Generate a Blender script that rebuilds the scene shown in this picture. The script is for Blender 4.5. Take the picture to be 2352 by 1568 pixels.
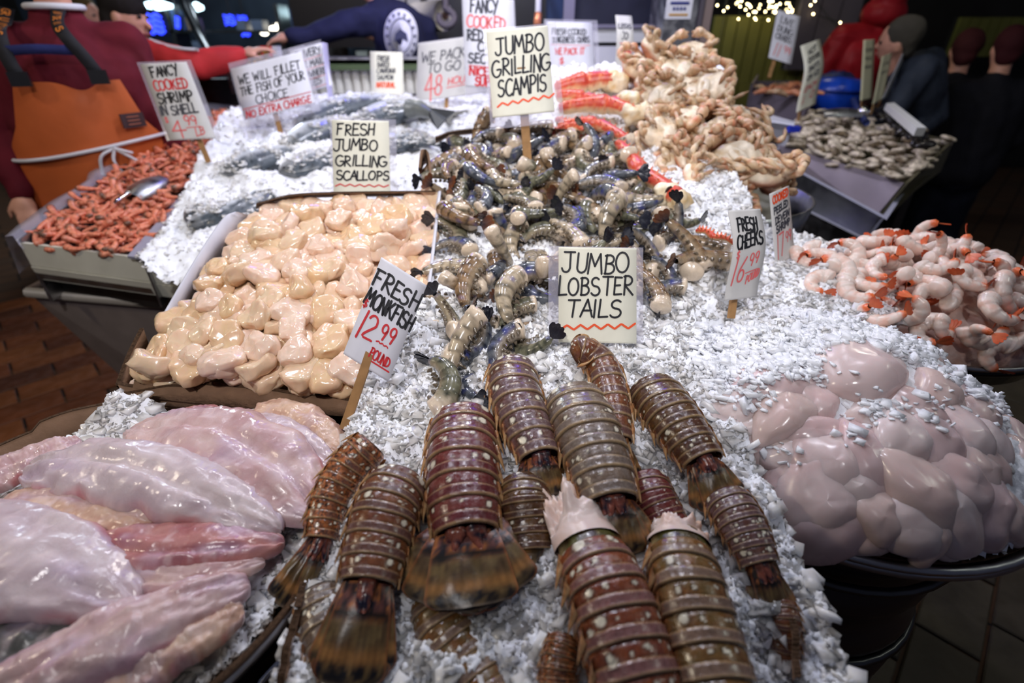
import bpy, math, random
import numpy as np
from mathutils import Vector, Matrix, Euler

for _o in list(bpy.data.objects):
    bpy.data.objects.remove(_o)
random.seed(7)
RNG = np.random.default_rng(11)
SC = bpy.context.scene
COL = SC.collection

# ---------------------------------------------------------------- camera
FPX, PITCH = 1150.0, math.radians(31.0)
CP, SP = math.cos(PITCH), math.sin(PITCH)
CAM = np.array([0.0, 0.0, 1.5])
cam = bpy.data.cameras.new('camera')
cam.sensor_width = 36.0
cam.lens = FPX / 2352.0 * 36.0
cam.clip_start = 0.01
cam.dof.use_dof = True
cam.dof.focus_distance = 0.80
cam.dof.aperture_fstop = 2.2
camo = bpy.data.objects.new('camera', cam)
camo.location = CAM
camo.rotation_euler = (math.pi / 2 - PITCH, 0, 0)
COL.objects.link(camo)
SC.camera = camo
SC.cycles.adaptive_threshold = 0.05
SC.cycles.max_bounces = 8
SC.cycles.caustics_reflective = False
SC.cycles.caustics_refractive = False

# ---------------------------------------------------------------- light
SC.view_settings.view_transform = 'Standard'
SC.view_settings.look = 'None'
SC.view_settings.gamma = 1.0
SC.view_settings.exposure = 0.02
SC.view_settings.use_curve_mapping = False
world = bpy.data.worlds.new('night_market')
SC.world = world
world.use_nodes = True
world.node_tree.nodes['Background'].inputs[0].default_value = (0.10, 0.11, 0.17, 1)
world.node_tree.nodes['Background'].inputs[1].default_value = 0.35

def lamp(name, loc, power, col, radius):
    l = bpy.data.lights.new(name, 'POINT')
    l.energy = power
    l.color = col
    l.shadow_soft_size = radius
    o = bpy.data.objects.new(name, l)
    o.location = loc
    COL.objects.link(o)

COOL = (0.85, 0.86, 1.0)
WARM = (1.0, 0.86, 0.66)
for (lx, ly, lz, pw) in ((-0.75, 1.15, 2.35, 8), (-0.05, 1.05, 2.4, 13), (0.6, 1.15, 2.4, 9),
                         (-0.7, 2.15, 2.5, 22), (0.1, 2.2, 2.5, 30), (0.9, 2.0, 2.5, 11)):
    lamp('stall_lamp', (lx, ly, lz), pw, COOL, 0.05)
def spot(name, loc, aim, power, col, angle, radius=0.06):
    l = bpy.data.lights.new(name, 'SPOT')
    l.energy, l.color, l.spot_size, l.spot_blend, l.shadow_soft_size = power, col, math.radians(angle), 0.9, radius
    o = bpy.data.objects.new(name, l)
    o.location = loc
    o.rotation_euler = (Vector(aim) - Vector(loc)).to_track_quat('-Z', 'Y').to_euler()
    COL.objects.link(o)
spot('aisle_spot', (-0.45, -0.35, 2.7), (-0.55, 1.55, 1.1), 84, (0.99, 0.95, 0.95), 74)
spot('aisle_spot', (0.35, -0.35, 2.7), (0.2, 1.55, 1.15), 74, (0.97, 0.94, 0.97), 58)
lamp('counter_lamp', (-0.3, 3.0, 2.5), 36, (1.0, 0.95, 0.86), 0.08)
lamp('walkway_lamp', (-2.6, 0.6, 2.7), 42, WARM, 0.12)
lamp('walkway_lamp', (-2.2, 2.4, 2.8), 3, WARM, 0.12)
lamp('oyster_fill_light', (1.75, 2.3, 2.5), 7, (1.0, 0.93, 0.8), 0.06)  # unseen lamp added to brighten the oysters
lamp('hall_lamp_glow', (-3.2, 6.0, 3.0), 130, (0.75, 0.88, 1.0), 0.2)
lamp('shutter_lamp', (1.9, 4.4, 3.0), 10, (1.0, 0.9, 0.6), 0.1)
lamp('walkway_lamp', (2.6, 0.7, 2.8), 12, (0.9, 0.95, 0.85), 0.12)
lamp('neon_glow', (-0.9, 3.0, 2.15), 9, (0.10, 0.08, 1.0), 0.06)
lamp('neon_glow', (0.5, 2.9, 2.3), 10, (0.12, 0.07, 1.0), 0.06)

# ---------------------------------------------------------------- projection helpers
def ray(px, py):
    a, b = (px - 1176.0) / FPX, -(py - 784.0) / FPX
    return np.array([a, CP + b * SP, -SP + b * CP])

def at(px, py, t):
    return CAM + t * ray(px, py)

def onz(px, py, z):
    d = ray(px, py)
    return CAM + (z - CAM[2]) / d[2] * d

def onp(px, py, pl, dz=0.0):
    """point where the sight line meets the sloping bed z = pl[0] + pl[1]*(y - pl[2]) + dz"""
    d = ray(px, py)
    t = (CAM[2] - pl[0] - dz + pl[1] * pl[2]) / (pl[1] * d[1] - d[2])
    return CAM + t * d

def pz(pl, y):
    return pl[0] + pl[1] * (y - pl[2])

def pix(p):
    q = np.asarray(p, float) - CAM
    dep = q[1] * CP - q[2] * SP
    return 1176 + FPX * q[0] / dep, 784 - FPX * (q[1] * SP + q[2] * CP) / dep, dep

# the sloping beds of the stall
LOB = (1.02, 0.20, 0.30)
MONK = (0.965, 0.03, 0.40)
SCAL = (0.985, 0.30, 0.73)
SCAM = (1.04, 0.24, 0.70)
CRAB = (1.12, 0.43, 1.40)
FISH = (0.97, 0.30, 1.35)
SHRI = (0.97, 0.17, 1.50)

# ---------------------------------------------------------------- numpy noise
_P = RNG.random((64, 64, 64)).astype(np.float32)

def vnoise(p):
    p = np.asarray(p, float)
    i = np.floor(p).astype(int)
    f = p - i
    f = f * f * (3 - 2 * f)
    i0 = i & 63
    i1 = (i + 1) & 63
    x0, y0, z0 = i0[..., 0], i0[..., 1], i0[..., 2]
    x1, y1, z1 = i1[..., 0], i1[..., 1], i1[..., 2]
    fx, fy, fz = f[..., 0], f[..., 1], f[..., 2]
    a = _P[x0, y0, z0] * (1 - fx) + _P[x1, y0, z0] * fx
    b = _P[x0, y1, z0] * (1 - fx) + _P[x1, y1, z0] * fx
    c = _P[x0, y0, z1] * (1 - fx) + _P[x1, y0, z1] * fx
    d = _P[x0, y1, z1] * (1 - fx) + _P[x1, y1, z1] * fx
    return ((a * (1 - fy) + b * fy) * (1 - fz) + (c * (1 - fy) + d * fy) * fz) * 2 - 1

def fbm(p, oct=3, lac=2.1, gain=0.5):
    s, a = 0.0, 1.0
    p = np.asarray(p, float)
    for k in range(oct):
        s = s + a * vnoise(p + 17.3 * k)
        p = p * lac
        a *= gain
    return s

def sstep(a, b, x):
    t = np.clip((x - a) / (b - a), 0, 1)
    return t * t * (3 - 2 * t)

def mix(a, b, t):
    t = np.asarray(t)[..., None]
    return np.asarray(a) * (1 - t) + np.asarray(b) * t

# ---------------------------------------------------------------- mesh helpers
def lin(r, g, b):
    return tuple(((c / 255) / 12.92 if c / 255 < 0.04045 else ((c / 255 + 0.055) / 1.055) ** 2.4) for c in (r, g, b))

def new_mesh(name, V, F, mat, col=None, smooth=True):
    me = bpy.data.meshes.new(name)
    V = np.asarray(V, np.float32).reshape(-1, 3)
    if isinstance(F, np.ndarray):
        nf, k = F.shape
        me.vertices.add(len(V))
        me.vertices.foreach_set('co', V.ravel())
        me.loops.add(nf * k)
        me.loops.foreach_set('vertex_index', F.astype(np.int32).ravel())
        me.polygons.add(nf)
        me.polygons.foreach_set('loop_start', np.arange(0, nf * k, k, dtype=np.int32))
        me.update(calc_edges=True)
    else:
        me.from_pydata([tuple(v) for v in V.tolist()], [], [tuple(int(i) for i in f) for f in F])
    if smooth:
        me.polygons.foreach_set('use_smooth', np.ones(len(me.polygons), bool))
    if col is not None:
        c = np.ones((len(V), 4), np.float32)
        c[:, :3] = np.clip(np.asarray(col, np.float32).reshape(-1, 3), 0, 1)
        a = me.color_attributes.new('Col', 'FLOAT_COLOR', 'POINT')
        a.data.foreach_set('color', c.ravel())
    if mat is not None:
        me.materials.append(mat)
    return me

def tag(o, label=None, cat=None, group=None, kind=None):
    if label: o['label'] = label
    if cat: o['category'] = cat
    if group: o['group'] = group
    if kind: o['kind'] = kind
    return o

def add(name, me, parent=None, mat4=None):
    o = bpy.data.objects.new(name, me)
    COL.objects.link(o)
    if parent is not None:
        o.parent = parent
    if mat4 is not None:
        o.matrix_basis = mat4
    return o

def thing(name, label, cat, loc=(0, 0, 0), group=None):
    o = bpy.data.objects.new(name, None)
    o.empty_display_size = 0.05
    o.location = tuple(float(c) for c in loc)
    COL.objects.link(o)
    return tag(o, label, cat, group)

def part(parent, name, V, F, mat, col=None, smooth=True, label=None):
    """a part given in world coordinates under a thing that only has a location"""
    base = np.zeros(3)
    q = parent
    while q is not None:
        base += np.array(q.location)
        q = q.parent
    o = add(name, new_mesh(name, np.asarray(V, float).reshape(-1, 3) - base, F, mat, col, smooth), parent)
    if label: o['label'] = label
    return o

def copy_thing(root, mat4, parent=None):
    c = root.copy()
    COL.objects.link(c)
    c.parent = parent
    if mat4 is not None:
        c.matrix_basis = mat4
    for ch in root.children:
        copy_thing(ch, None, c)
    return c

def quads(nu, nv, wu=False, wv=False, off=0):
    U = np.arange(nu if wu else nu - 1)
    Vv = np.arange(nv if wv else nv - 1)
    u, v = np.meshgrid(U, Vv, indexing='ij')
    u1, v1 = (u + 1) % nu, (v + 1) % nv
    return np.stack([u * nv + v, u1 * nv + v, u1 * nv + v1, u * nv + v1], -1).reshape(-1, 4) + off

class MB:
    """collects simple solids that belong to ONE part"""
    def __init__(s): s.V, s.F, s.n = [], [], 0
    def raw(s, V, F):
        V = [tuple(map(float, v)) for v in V]
        s.V += V
        s.F += [tuple(int(i) + s.n for i in f) for f in F]
        s.n += len(V)
        return s
    def box(s, c, d, R=None):
        c = np.asarray(c, float)
        P = np.array([[x, y, z] for x in (-.5, .5) for y in (-.5, .5) for z in (-.5, .5)]) * np.asarray(d, float)
        if R is not None:
            P = P @ np.asarray(R).T
        return s.raw(P + c, [(0, 1, 3, 2), (4, 6, 7, 5), (0, 4, 5, 1), (2, 3, 7, 6), (0, 2, 6, 4), (1, 5, 7, 3)])
    def slab(s, Q, th, n=None):
        """thick plate from a 3D polygon Q, extruded by th along -normal"""
        Q = np.asarray(Q, float)
        if n is None:
            n = np.cross(Q[1] - Q[0], Q[2] - Q[0])
        n = np.asarray(n, float) / np.linalg.norm(n)
        k = len(Q)
        V = list(Q) + list(Q - n * th)
        return s.raw(V, [tuple(range(k)), tuple(range(2 * k - 1, k - 1, -1))] + [(i, i + k, (i + 1) % k + k, (i + 1) % k) for i in range(k)])
    def tube(s, pts, r, n=8, caps=True):
        V, F = tube(pts, r, n, caps)
        return s.raw(V, F)
    def part(s, parent, name, mat, smooth=False, label=None):
        return part(parent, name, np.array(s.V), s.F, mat, None, smooth, label)
    def top(s, name, mat, smooth=False):
        return add(name, new_mesh(name, np.array(s.V), s.F, mat, None, smooth))

def catmull(pts, n):
    p = np.asarray(pts, float)
    if len(p) == 2:
        return p[0] + (p[1] - p[0]) * np.linspace(0, 1, n)[:, None]
    q = np.vstack([2 * p[0] - p[1], p, 2 * p[-1] - p[-2]])
    out = []
    for i in range(1, len(q) - 2):
        t = np.linspace(0, 1, 24, endpoint=False)[:, None]
        a, b, c, d = q[i - 1], q[i], q[i + 1], q[i + 2]
        out.append(0.5 * (2 * b + (c - a) * t + (2 * a - 5 * b + 4 * c - d) * t * t + (3 * b - a - 3 * c + d) * t ** 3))
    o = np.vstack(out + [p[-1:]])
    L = np.concatenate([[0], np.cumsum(np.linalg.norm(np.diff(o, axis=0), axis=1))])
    s = np.linspace(0, L[-1], n)
    return np.stack([np.interp(s, L, o[:, k]) for k in range(o.shape[1])], 1)

def frames(C, up):
    T = np.gradient(C, axis=0)
    T /= np.linalg.norm(T, axis=1)[:, None]
    up = np.broadcast_to(np.asarray(up, float), C.shape)
    N = up - (up * T).sum(1)[:, None] * T
    N /= np.linalg.norm(N, axis=1)[:, None] + 1e-9
    return T, N, np.cross(T, N)

def tube(pts, r, n=8, caps=True):
    C = np.asarray(pts, float)
    r = np.broadcast_to(np.asarray(r, float), (len(C),))
    T = np.gradient(C, axis=0)
    T /= np.linalg.norm(T, axis=1)[:, None] + 1e-12
    up = np.array([0, 0, 1.0]) if abs(T[0, 2]) < 0.9 else np.array([1.0, 0, 0])
    _, N, B = frames(C, up)
    a = np.linspace(0, 2 * np.pi, n, endpoint=False)
    V = C[:, None] + r[:, None, None] * (np.cos(a)[None, :, None] * B[:, None] + np.sin(a)[None, :, None] * N[:, None])
    F = [tuple(f) for f in quads(len(C), n, False, True)]
    if caps:
        F += [tuple(range(n))[::-1], tuple((len(C) - 1) * n + k for k in range(n))]
    return V.reshape(-1, 3), F

def mat_from(loc, X, Y, Z, s=1.0):
    M = Matrix.Identity(4)
    for i, A in enumerate((X, Y, Z)):
        for k in range(3):
            M[k][i] = float(A[k]) * s
    for k in range(3):
        M[k][3] = float(loc[k])
    return M

def rotm(axis, ang):
    return np.array(Matrix.Rotation(ang, 3, Vector(axis)))

def lay(loc, normal, spin, tilt=0.0, tdir=0.0, s=1.0):
    """matrix laying a thing on a slope: z along the normal, spun and tilted"""
    n = np.asarray(normal, float)
    n = n / np.linalg.norm(n)
    x = np.cross([0, 1, 0], n)
    x /= np.linalg.norm(x)
    y = np.cross(n, x)
    R = np.stack([x, y, n], 1) @ rotm((math.cos(tdir), math.sin(tdir), 0), tilt) @ rotm((0, 0, 1), spin)
    return mat_from(loc, R[:, 0], R[:, 1], R[:, 2], s)

# ---------------------------------------------------------------- materials
def pbr(name, color=(0.8, 0.8, 0.8), rough=0.5, spec=0.5, metal=0.0, sss=0.0, rad=(0.012, 0.006, 0.004), attr=False,
        var=0.0, vscale=12.0, bump=0.0, bscale=60.0, bdist=0.01, coat=0.0, color2=None, emit=None, estr=0.0, alpha=1.0, trans=0.0, rvar=0.0):
    m = bpy.data.materials.new(name)
    m.use_nodes = True
    nt = m.node_tree
    N, L = nt.nodes, nt.links
    b = N['Principled BSDF']
    I = b.inputs
    I['Base Color'].default_value = (*color, 1)
    I['Roughness'].default_value = rough
    I['Specular IOR Level'].default_value = spec
    I['Metallic'].default_value = metal
    I['Coat Weight'].default_value = coat
    I['Coat Roughness'].default_value = 0.12
    I['Alpha'].default_value = alpha
    I['Transmission Weight'].default_value = trans
    if sss:
        I['Subsurface Weight'].default_value = sss
        I['Subsurface Radius'].default_value = rad
        I['Subsurface Scale'].default_value = 1.0
    if emit:
        I['Emission Color'].default_value = (*emit, 1)
        I['Emission Strength'].default_value = estr
    src = None
    tc = N.new('ShaderNodeTexCoord')
    if attr:
        a = N.new('ShaderNodeAttribute')
        a.attribute_name = 'Col'
        src = a.outputs['Color']
    if var or color2:
        n = N.new('ShaderNodeTexNoise')
        n.inputs['Scale'].default_value = vscale
        n.inputs['Detail'].default_value = 5
        L.new(tc.outputs['Object'], n.inputs['Vector'])
        mx = N.new('ShaderNodeMix')
        mx.data_type = 'RGBA'
        if color2:
            r = N.new('ShaderNodeValToRGB')
            r.color_ramp.elements[0].position = 0.38
            r.color_ramp.elements[1].position = 0.62
            L.new(n.outputs['Fac'], r.inputs['Fac'])
            L.new(r.outputs['Color'], mx.inputs['Factor'])
            mx.inputs['A'].default_value = (*color, 1)
            mx.inputs['B'].default_value = (*color2, 1)
        else:
            mx.blend_type = 'MULTIPLY'
            mx.inputs['Factor'].default_value = 1.0
            mr = N.new('ShaderNodeMapRange')
            mr.inputs['From Min'].default_value = 0.3
            mr.inputs['From Max'].default_value = 0.7
            mr.inputs['To Min'].default_value = 1 - var
            mr.inputs['To Max'].default_value = 1 + var
            L.new(n.outputs['Fac'], mr.inputs['Value'])
            if src is not None: L.new(src, mx.inputs['A'])
            else: mx.inputs['A'].default_value = (*color, 1)
            L.new(mr.outputs['Result'], mx.inputs['B'])
        src = mx.outputs['Result']
    if src is not None:
        L.new(src, I['Base Color'])
    if rvar:
        n3 = N.new('ShaderNodeTexNoise')
        n3.inputs['Scale'].default_value = vscale * 2.3
        L.new(tc.outputs['Object'], n3.inputs['Vector'])
        m3 = N.new('ShaderNodeMapRange')
        m3.inputs['From Min'].default_value = 0.35
        m3.inputs['From Max'].default_value = 0.65
        m3.inputs['To Min'].default_value = max(0.03, rough - rvar)
        m3.inputs['To Max'].default_value = min(1, rough + rvar)
        L.new(n3.outputs['Fac'], m3.inputs['Value'])
        L.new(m3.outputs['Result'], I['Roughness'])
    if bump:
        n2 = N.new('ShaderNodeTexNoise')
        n2.inputs['Scale'].default_value = bscale
        n2.inputs['Detail'].default_value = 4
        L.new(tc.outputs['Object'], n2.inputs['Vector'])
        bp = N.new('ShaderNodeBump')
        bp.inputs['Strength'].default_value = bump
        bp.inputs['Distance'].default_value = bdist
        L.new(n2.outputs['Fac'], bp.inputs['Height'])
        L.new(bp.outputs['Normal'], I['Normal'])
    return m

M_ICEB = pbr('packed_snow_ice', (0.93, 0.945, 0.975), 0.4, 0.4, bump=.4, bscale=160, bdist=.003)
M_ICE = pbr('crushed_ice_chips', (0.955, 0.968, 0.99), 0.22, 0.45, sss=.85, rad=(.020, .022, .026), bump=.2, bscale=200, bdist=.002)
M_STEEL = pbr('brushed_steel', (0.42, 0.42, 0.44), 0.38, metal=1.0, var=0.2, vscale=9, rvar=0.1)
M_DARKMETAL = pbr('dark_metal', (0.10, 0.10, 0.10), 0.32, metal=0.9, var=0.3)
M_CARD = pbr('cardboard', lin(118, 92, 72), 0.85, 0.2, var=0.18, vscale=22, bump=0.2, bscale=90)
M_CARD_EDGE = pbr('cardboard_edge', lin(74, 56, 42), 0.9, 0.1, var=0.5, vscale=260)
M_WHITECARD = pbr('waxed_white_card', lin(205, 205, 214), 0.4, 0.4, var=0.06, vscale=20)
M_PAPER = pbr('sign_paper', lin(226, 224, 206), 0.7, 0.25, var=0.03, vscale=30)
M_PAPER_COOL = pbr('sign_paper_cool', lin(214, 214, 222), 0.7, 0.25, var=0.03, vscale=30)
M_PAPER_GREY = pbr('sign_paper_grey', lin(196, 194, 190), 0.7, 0.25, var=0.03, vscale=30)
M_INK = pbr('black_marker', lin(22, 22, 28), 0.5, 0.3)
M_INKG = pbr('grey_marker', lin(66, 66, 74), 0.5, 0.3)
M_RED = pbr('red_marker', lin(200, 46, 52), 0.5, 0.3)
M_ORANGE = pbr('orange_marker', lin(232, 84, 40), 0.5, 0.3)
M_PINKINK = pbr('pale_red_marker', lin(216, 104, 104), 0.5, 0.3)
M_WOOD = pbr('stick_wood', lin(158, 120, 78), 0.7, 0.2, var=0.2, vscale=40)

def plastic():
    m = bpy.data.materials.new('clear_sleeve')
    m.use_nodes = True
    nt = m.node_tree
    nt.nodes.clear()
    o = nt.nodes.new('ShaderNodeOutputMaterial')
    mx = nt.nodes.new('ShaderNodeMixShader')
    tr = nt.nodes.new('ShaderNodeBsdfTransparent')
    mx2 = nt.nodes.new('ShaderNodeMixShader')
    df = nt.nodes.new('ShaderNodeBsdfDiffuse')
    gl = nt.nodes.new('ShaderNodeBsdfGlossy')
    df.inputs[0].default_value = (0.62, 0.60, 0.72, 1)
    gl.inputs['Roughness'].default_value = 0.15
    mx2.inputs[0].default_value = 0.12
    mx.inputs[0].default_value = 0.38
    nt.links.new(df.outputs[0], mx2.inputs[1]); nt.links.new(gl.outputs[0], mx2.inputs[2])
    nt.links.new(tr.outputs[0], mx.inputs[1]); nt.links.new(mx2.outputs[0], mx.inputs[2])
    nt.links.new(mx.outputs[0], o.inputs[0])
    return m
M_SLEEVE = plastic()
# ================================================================ the setting
def paving():
    m = pbr('far_paving', lin(60, 46, 36), 0.7, 0.3)
    nt = m.node_tree
    tc = nt.nodes.new('ShaderNodeTexCoord'); mp = nt.nodes.new('ShaderNodeMapping'); br = nt.nodes.new('ShaderNodeTexBrick')
    mp.inputs['Rotation'].default_value = (0, 0, -math.pi / 4)
    br.inputs['Scale'].default_value = 1.0
    br.inputs['Brick Width'].default_value = 0.325
    br.inputs['Row Height'].default_value = 0.165
    br.inputs['Mortar Size'].default_value = 0.006
    br.inputs['Color1'].default_value = (*lin(96, 66, 44), 1)
    br.inputs['Color2'].default_value = (*lin(82, 62, 46), 1)
    br.inputs['Mortar'].default_value = (*lin(26, 22, 20), 1)
    nt.links.new(tc.outputs['Object'], mp.inputs['Vector']); nt.links.new(mp.outputs[0], br.inputs['Vector'])
    nt.links.new(br.outputs['Color'], nt.nodes['Principled BSDF'].inputs['Base Color'])
    return m
M_GROUT = paving()
M_TILE_L = [pbr('quarry_tile_red_%d' % i, lin(*c), 0.45, 0.4, var=0.22, vscale=9, bump=0.12, bscale=50, rvar=0.12)
            for i, c in enumerate(((120, 68, 40), (104, 58, 36), (132, 78, 44), (94, 56, 38)))]
M_TILE_R = [pbr('quarry_tile_dun_%d' % i, lin(*c), 0.5, 0.4, var=0.22, vscale=9, bump=0.12, bscale=50, rvar=0.12)
            for i, c in enumerate(((96, 86, 68), (88, 78, 62), (104, 92, 70), (82, 74, 62)))]
floor = MB().box((0, 5.0, -0.06), (16, 16, 0.1)).top('floor', M_GROUT)
tag(floor, kind='structure')

def tile_mesh(m):
    a, b, h, e = 0.1575, 0.0775, 0.016, 0.004
    V = [(sx * (a - d), sy * (b - d), z) for (d, z) in ((0, -h), (0, -e), (e, 0)) for sx, sy in ((-1, -1), (1, -1), (1, 1), (-1, 1))]
    F = [(4 * k + i, 4 * k + (i + 1) % 4, 4 * k + 4 + (i + 1) % 4, 4 * k + 4 + i) for k in range(2) for i in range(4)] + [(8, 9, 10, 11)]
    return new_mesh('tile', V, F, m, None, False)
TM_L = [tile_mesh(m) for m in M_TILE_L]
TM_R = [tile_mesh(m) for m in M_TILE_R]
ca = math.sqrt(0.5)
n_tile = 0
for i in range(-22, 30):
    for j in range(-40, 40):
        u, v = 0.325 * i + (0.1625 if j % 2 else 0.0), 0.165 * j
        x, y = ca * u - ca * v, ca * u + ca * v
        if y < 0.15 or math.hypot(x, y) > 4.6 or (-1.25 < x < 0.62 and y < 4):
            continue
        qx, qy, dep = pix((x, y, 0))
        if dep < 0.3 or not (-260 < qx < 2620 and -50 < qy < 1760) or (x < 0 and (qx > 330 or qy < 560)) or (x > 0 and qx < 1770):
            continue
        t = add('tile', random.choice(TM_L if x < 0 else TM_R), floor)
        t.location = (x, y, random.uniform(-0.0012, 0.0012))
        t.rotation_euler = (random.uniform(-.004, .004), random.uniform(-.004, .004), math.pi / 4 + random.uniform(-.006, .006))
        n_tile += 1

# far hall
M_FARWALL = pbr('far_wall_paint', lin(60, 70, 84), 0.8, 0.2, var=0.35, vscale=1.3)
M_DARKWALL = pbr('dark_wall_paint', lin(40, 38, 36), 0.8, 0.2, var=0.3, vscale=2)
M_CEIL = pbr('dark_ceiling', lin(66, 74, 84), 0.8, 0.2, var=0.3, vscale=1)
tag(MB().box((-3.6, 9.6, 2.0), (8.4, 0.2, 4.0)).top('wall_back', M_FARWALL), kind='structure')
tag(MB().box((-7.9, 4.6, 2.0), (0.2, 10.2, 4.0)).top('wall_left', M_DARKWALL), kind='structure')
tag(MB().box((4.4, 7.3, 2.0), (7.6, 0.2, 4.0)).top('wall_right', M_DARKWALL), kind='structure')
tag(MB().box((0.0, 5.0, 3.55), (16, 10, 0.1)).top('ceiling', M_CEIL), kind='structure')

# lamps of the far hall
M_TUBE = pbr('lit_diffuser', (0.8, 0.9, 1), 0.5, emit=(0.62, 0.90, 1.0), estr=5.0)
M_TUBEW = pbr('lit_bulb_white', (1, 0.95, 0.85), 0.5, emit=(1.0, 0.93, 0.78), estr=7.0)
M_NEON = pbr('lit_blue_neon', (0.1, 0.1, 1), 0.5, emit=(0.02, 0.05, 1.0), estr=2.6)
M_NEONC = pbr('lit_violet_neon', (0.5, 0.4, 1), 0.5, emit=(0.45, 0.35, 1.0), estr=3.0)
M_BLACK = pbr('black_enamel', lin(20, 20, 24), 0.4, 0.4)

def hall_lamp(px, py, w, h, y, label):
    d = ray(px, py)
    p = CAM + d * (y / d[1])
    s = (y / d[1]) / FPX
    e = thing('ceiling_lamp', label, 'lamp', p, 'lamps of the far hall')
    W_, H_ = w * s, h * s
    a = np.linspace(0, 2 * np.pi, 20, endpoint=False)
    V, F = [], []
    for (r, z) in ((0.2, 0.5), (1.0, 0.1), (0.96, -0.25), (0.0, -0.5)):
        V += [(p[0] + math.cos(k) * r * W_ / 2, p[1] + math.sin(k) * r * W_ / 2, p[2] + z * H_) for k in a]
    part(e, 'diffuser', np.array(V), [tuple(f) for f in quads(4, 20, False, True)], M_TUBE)
    MB().tube([p + (0, 0, H_ * 0.4), (p[0], p[1], 3.5)], 0.012, 6).part(e, 'hanger', M_BLACK)

hall_lamp(362, 12, 62, 20, 7.5, 'oval white lamp left of the slanting dark post')
hall_lamp(452, 16, 28, 18, 8.0, 'small round lamp just right of the dark post top')
hall_lamp(180, 6, 52, 22, 6.5, 'oval white lamp beside the orange apron wearer\'s shoulder')
hall_lamp(692, 31, 44, 20, 8.2, 'pale blue lamp, left of the pair above the far head')
hall_lamp(732, 26, 46, 20, 8.4, 'pale blue lamp, right of the pair above the far head')

def neon(px, py, w, h, y, label, m=None, rot=0.0):
    d = ray(px, py)
    t = y / d[1]
    p = CAM + d * t
    s = t / FPX
    e = thing('neon_sign', label, 'neon sign', p, 'blue neon signs of the far hall')
    W_, H_ = w * s, h * s
    MB().tube([p + (0, .05, 0), (p[0], p[1] + .05, 3.5)], .01, 6).part(e, 'hanger', M_BLACK)
    R = rotm((0, 1, 0), rot)
    MB().box(p + (0, 0.04, 0), (W_ * 1.15, 0.04, H_ * 1.15), R).part(e, 'backboard', M_BLACK)
    for k in range(4):
        z = H_ * (0.36 - 0.24 * k)
        q = [R @ np.array((W_ * 0.46 * c, 0, z + 0.06 * H_ * math.sin(5 * c + k))) + p for c in np.linspace(-1, 1, 12)]
        MB().tube(q, H_ * 0.085, 6).part(e, 'tube', m or M_NEON, True)
neon(232, 40, 60, 24, 7.0, 'slanting blue neon strip behind the red jacket\'s cap', rot=0.5)
neon(358, 55, 34, 44, 7.2, 'square violet-blue neon panel in front of the capped face', M_NEON)
neon(527, 46, 26, 22, 8.2, 'small blue neon mark, left of the blue cluster', M_NEON)
neon(556, 42, 24, 12, 8.2, 'thin blue neon bar at the top of the blue cluster', M_NEON)
neon(562, 66, 20, 32, 8.2, 'upright blue neon mark at the cluster\'s lower right', M_NEON)
neon(408, 52, 10, 26, 7.4, 'narrow blue neon strip beside the dark post', M_NEON, 0.3)
for k, (px, py, w) in enumerate(((606, 70, 22), (628, 68, 16), (644, 60, 20), (660, 62, 12))):
    d = ray(px, py); t = 8.0 / d[1]; p = CAM + d * t; s = t / FPX
    e = thing('display_bulb', ('leftmost', 'second', 'third', 'rightmost')[k] + ' of four warm bulbs glowing above the reaching hands', 'bulb', p, 'bulbs above the hands')
    a = np.linspace(0, np.pi, 9)
    V = np.array([[p[0] + math.sin(q) * math.cos(b) * w * s / 2, p[1] + math.sin(q) * math.sin(b) * w * s / 2, p[2] + math.cos(q) * w * s * 0.45] for q in a for b in np.linspace(0, 2 * np.pi, 12, endpoint=False)])
    part(e, 'globe', V, quads(9, 12, False, True), M_TUBEW)
    MB().tube([p + (0, 0, w * s * .4), p + (0, 0, w * s * .75)], w * s * 0.2, 8).part(e, 'cap', M_BLACK)
# distant shelves with dim goods give the dark hall its clutter
M_GOODS = [pbr('hall_goods_%d' % i, lin(*c), 0.5, 0.4) for i, c in enumerate(((90, 100, 120), (150, 150, 150), (60, 80, 120), (110, 90, 80), (190, 190, 180)))]
shelf = thing('hall_shelf', 'dim shelving with boxes far behind the reaching hands', 'shelf', (-3.6, 7.6, 0))
for z in (0.9, 1.25, 1.6):
    MB().box((-3.6, 7.8, z), (4.6, 0.35, 0.03)).part(shelf, 'board', M_DARKMETAL)
for x in (-5.8, -4.4, -3.0, -1.5):
    MB().box((x, 7.8, 0.95), (0.05, 0.35, 1.9)).part(shelf, 'upright', M_DARKMETAL)
x = -5.7
while x < -1.5:
    w = random.uniform(0.08, 0.22)
    for z in (0.9, 1.25, 1.6):
        if random.random() < 0.6:
            h = random.uniform(0.1, 0.26)
            gi = random.randrange(5)
            o = MB().box((x + w / 2, 7.75, z + 0.016 + h / 2), (w * 0.9, 0.2, h)).top('goods_box', M_GOODS[gi])
            tag(o, ('slate', 'grey', 'blue', 'brown', 'pale')[gi] + (' tall' if h > .18 else ' low') + ' box on the ' + {.9: 'lowest', 1.25: 'middle', 1.6: 'top'}[z] + ' board of the far shelf, ' + ('left' if x < -4.4 else 'centre' if x < -3 else 'right') + ' bay', 'box', 'boxes on the far shelf')
    x += w + random.uniform(0.02, 0.12)
# slanting dark post (a folded awning strut)
e = thing('awning_strut', 'dark slanting strut between the capped head and the blue neon', 'strut', at(480, 120, 4.0))
MB().tube([at(400, -60, 4.2), at(428, 20, 4.1), at(452, 70, 4.05), at(486, 130, 4.0)], 0.035, 10).part(e, 'tube', M_BLACK, True)
MB().tube([at(405, -30, 4.3), at(440, 20, 4.2), at(478, 128, 4.08)], 0.03, 10).part(e, 'sleeve', M_DARKMETAL, True)

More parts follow.
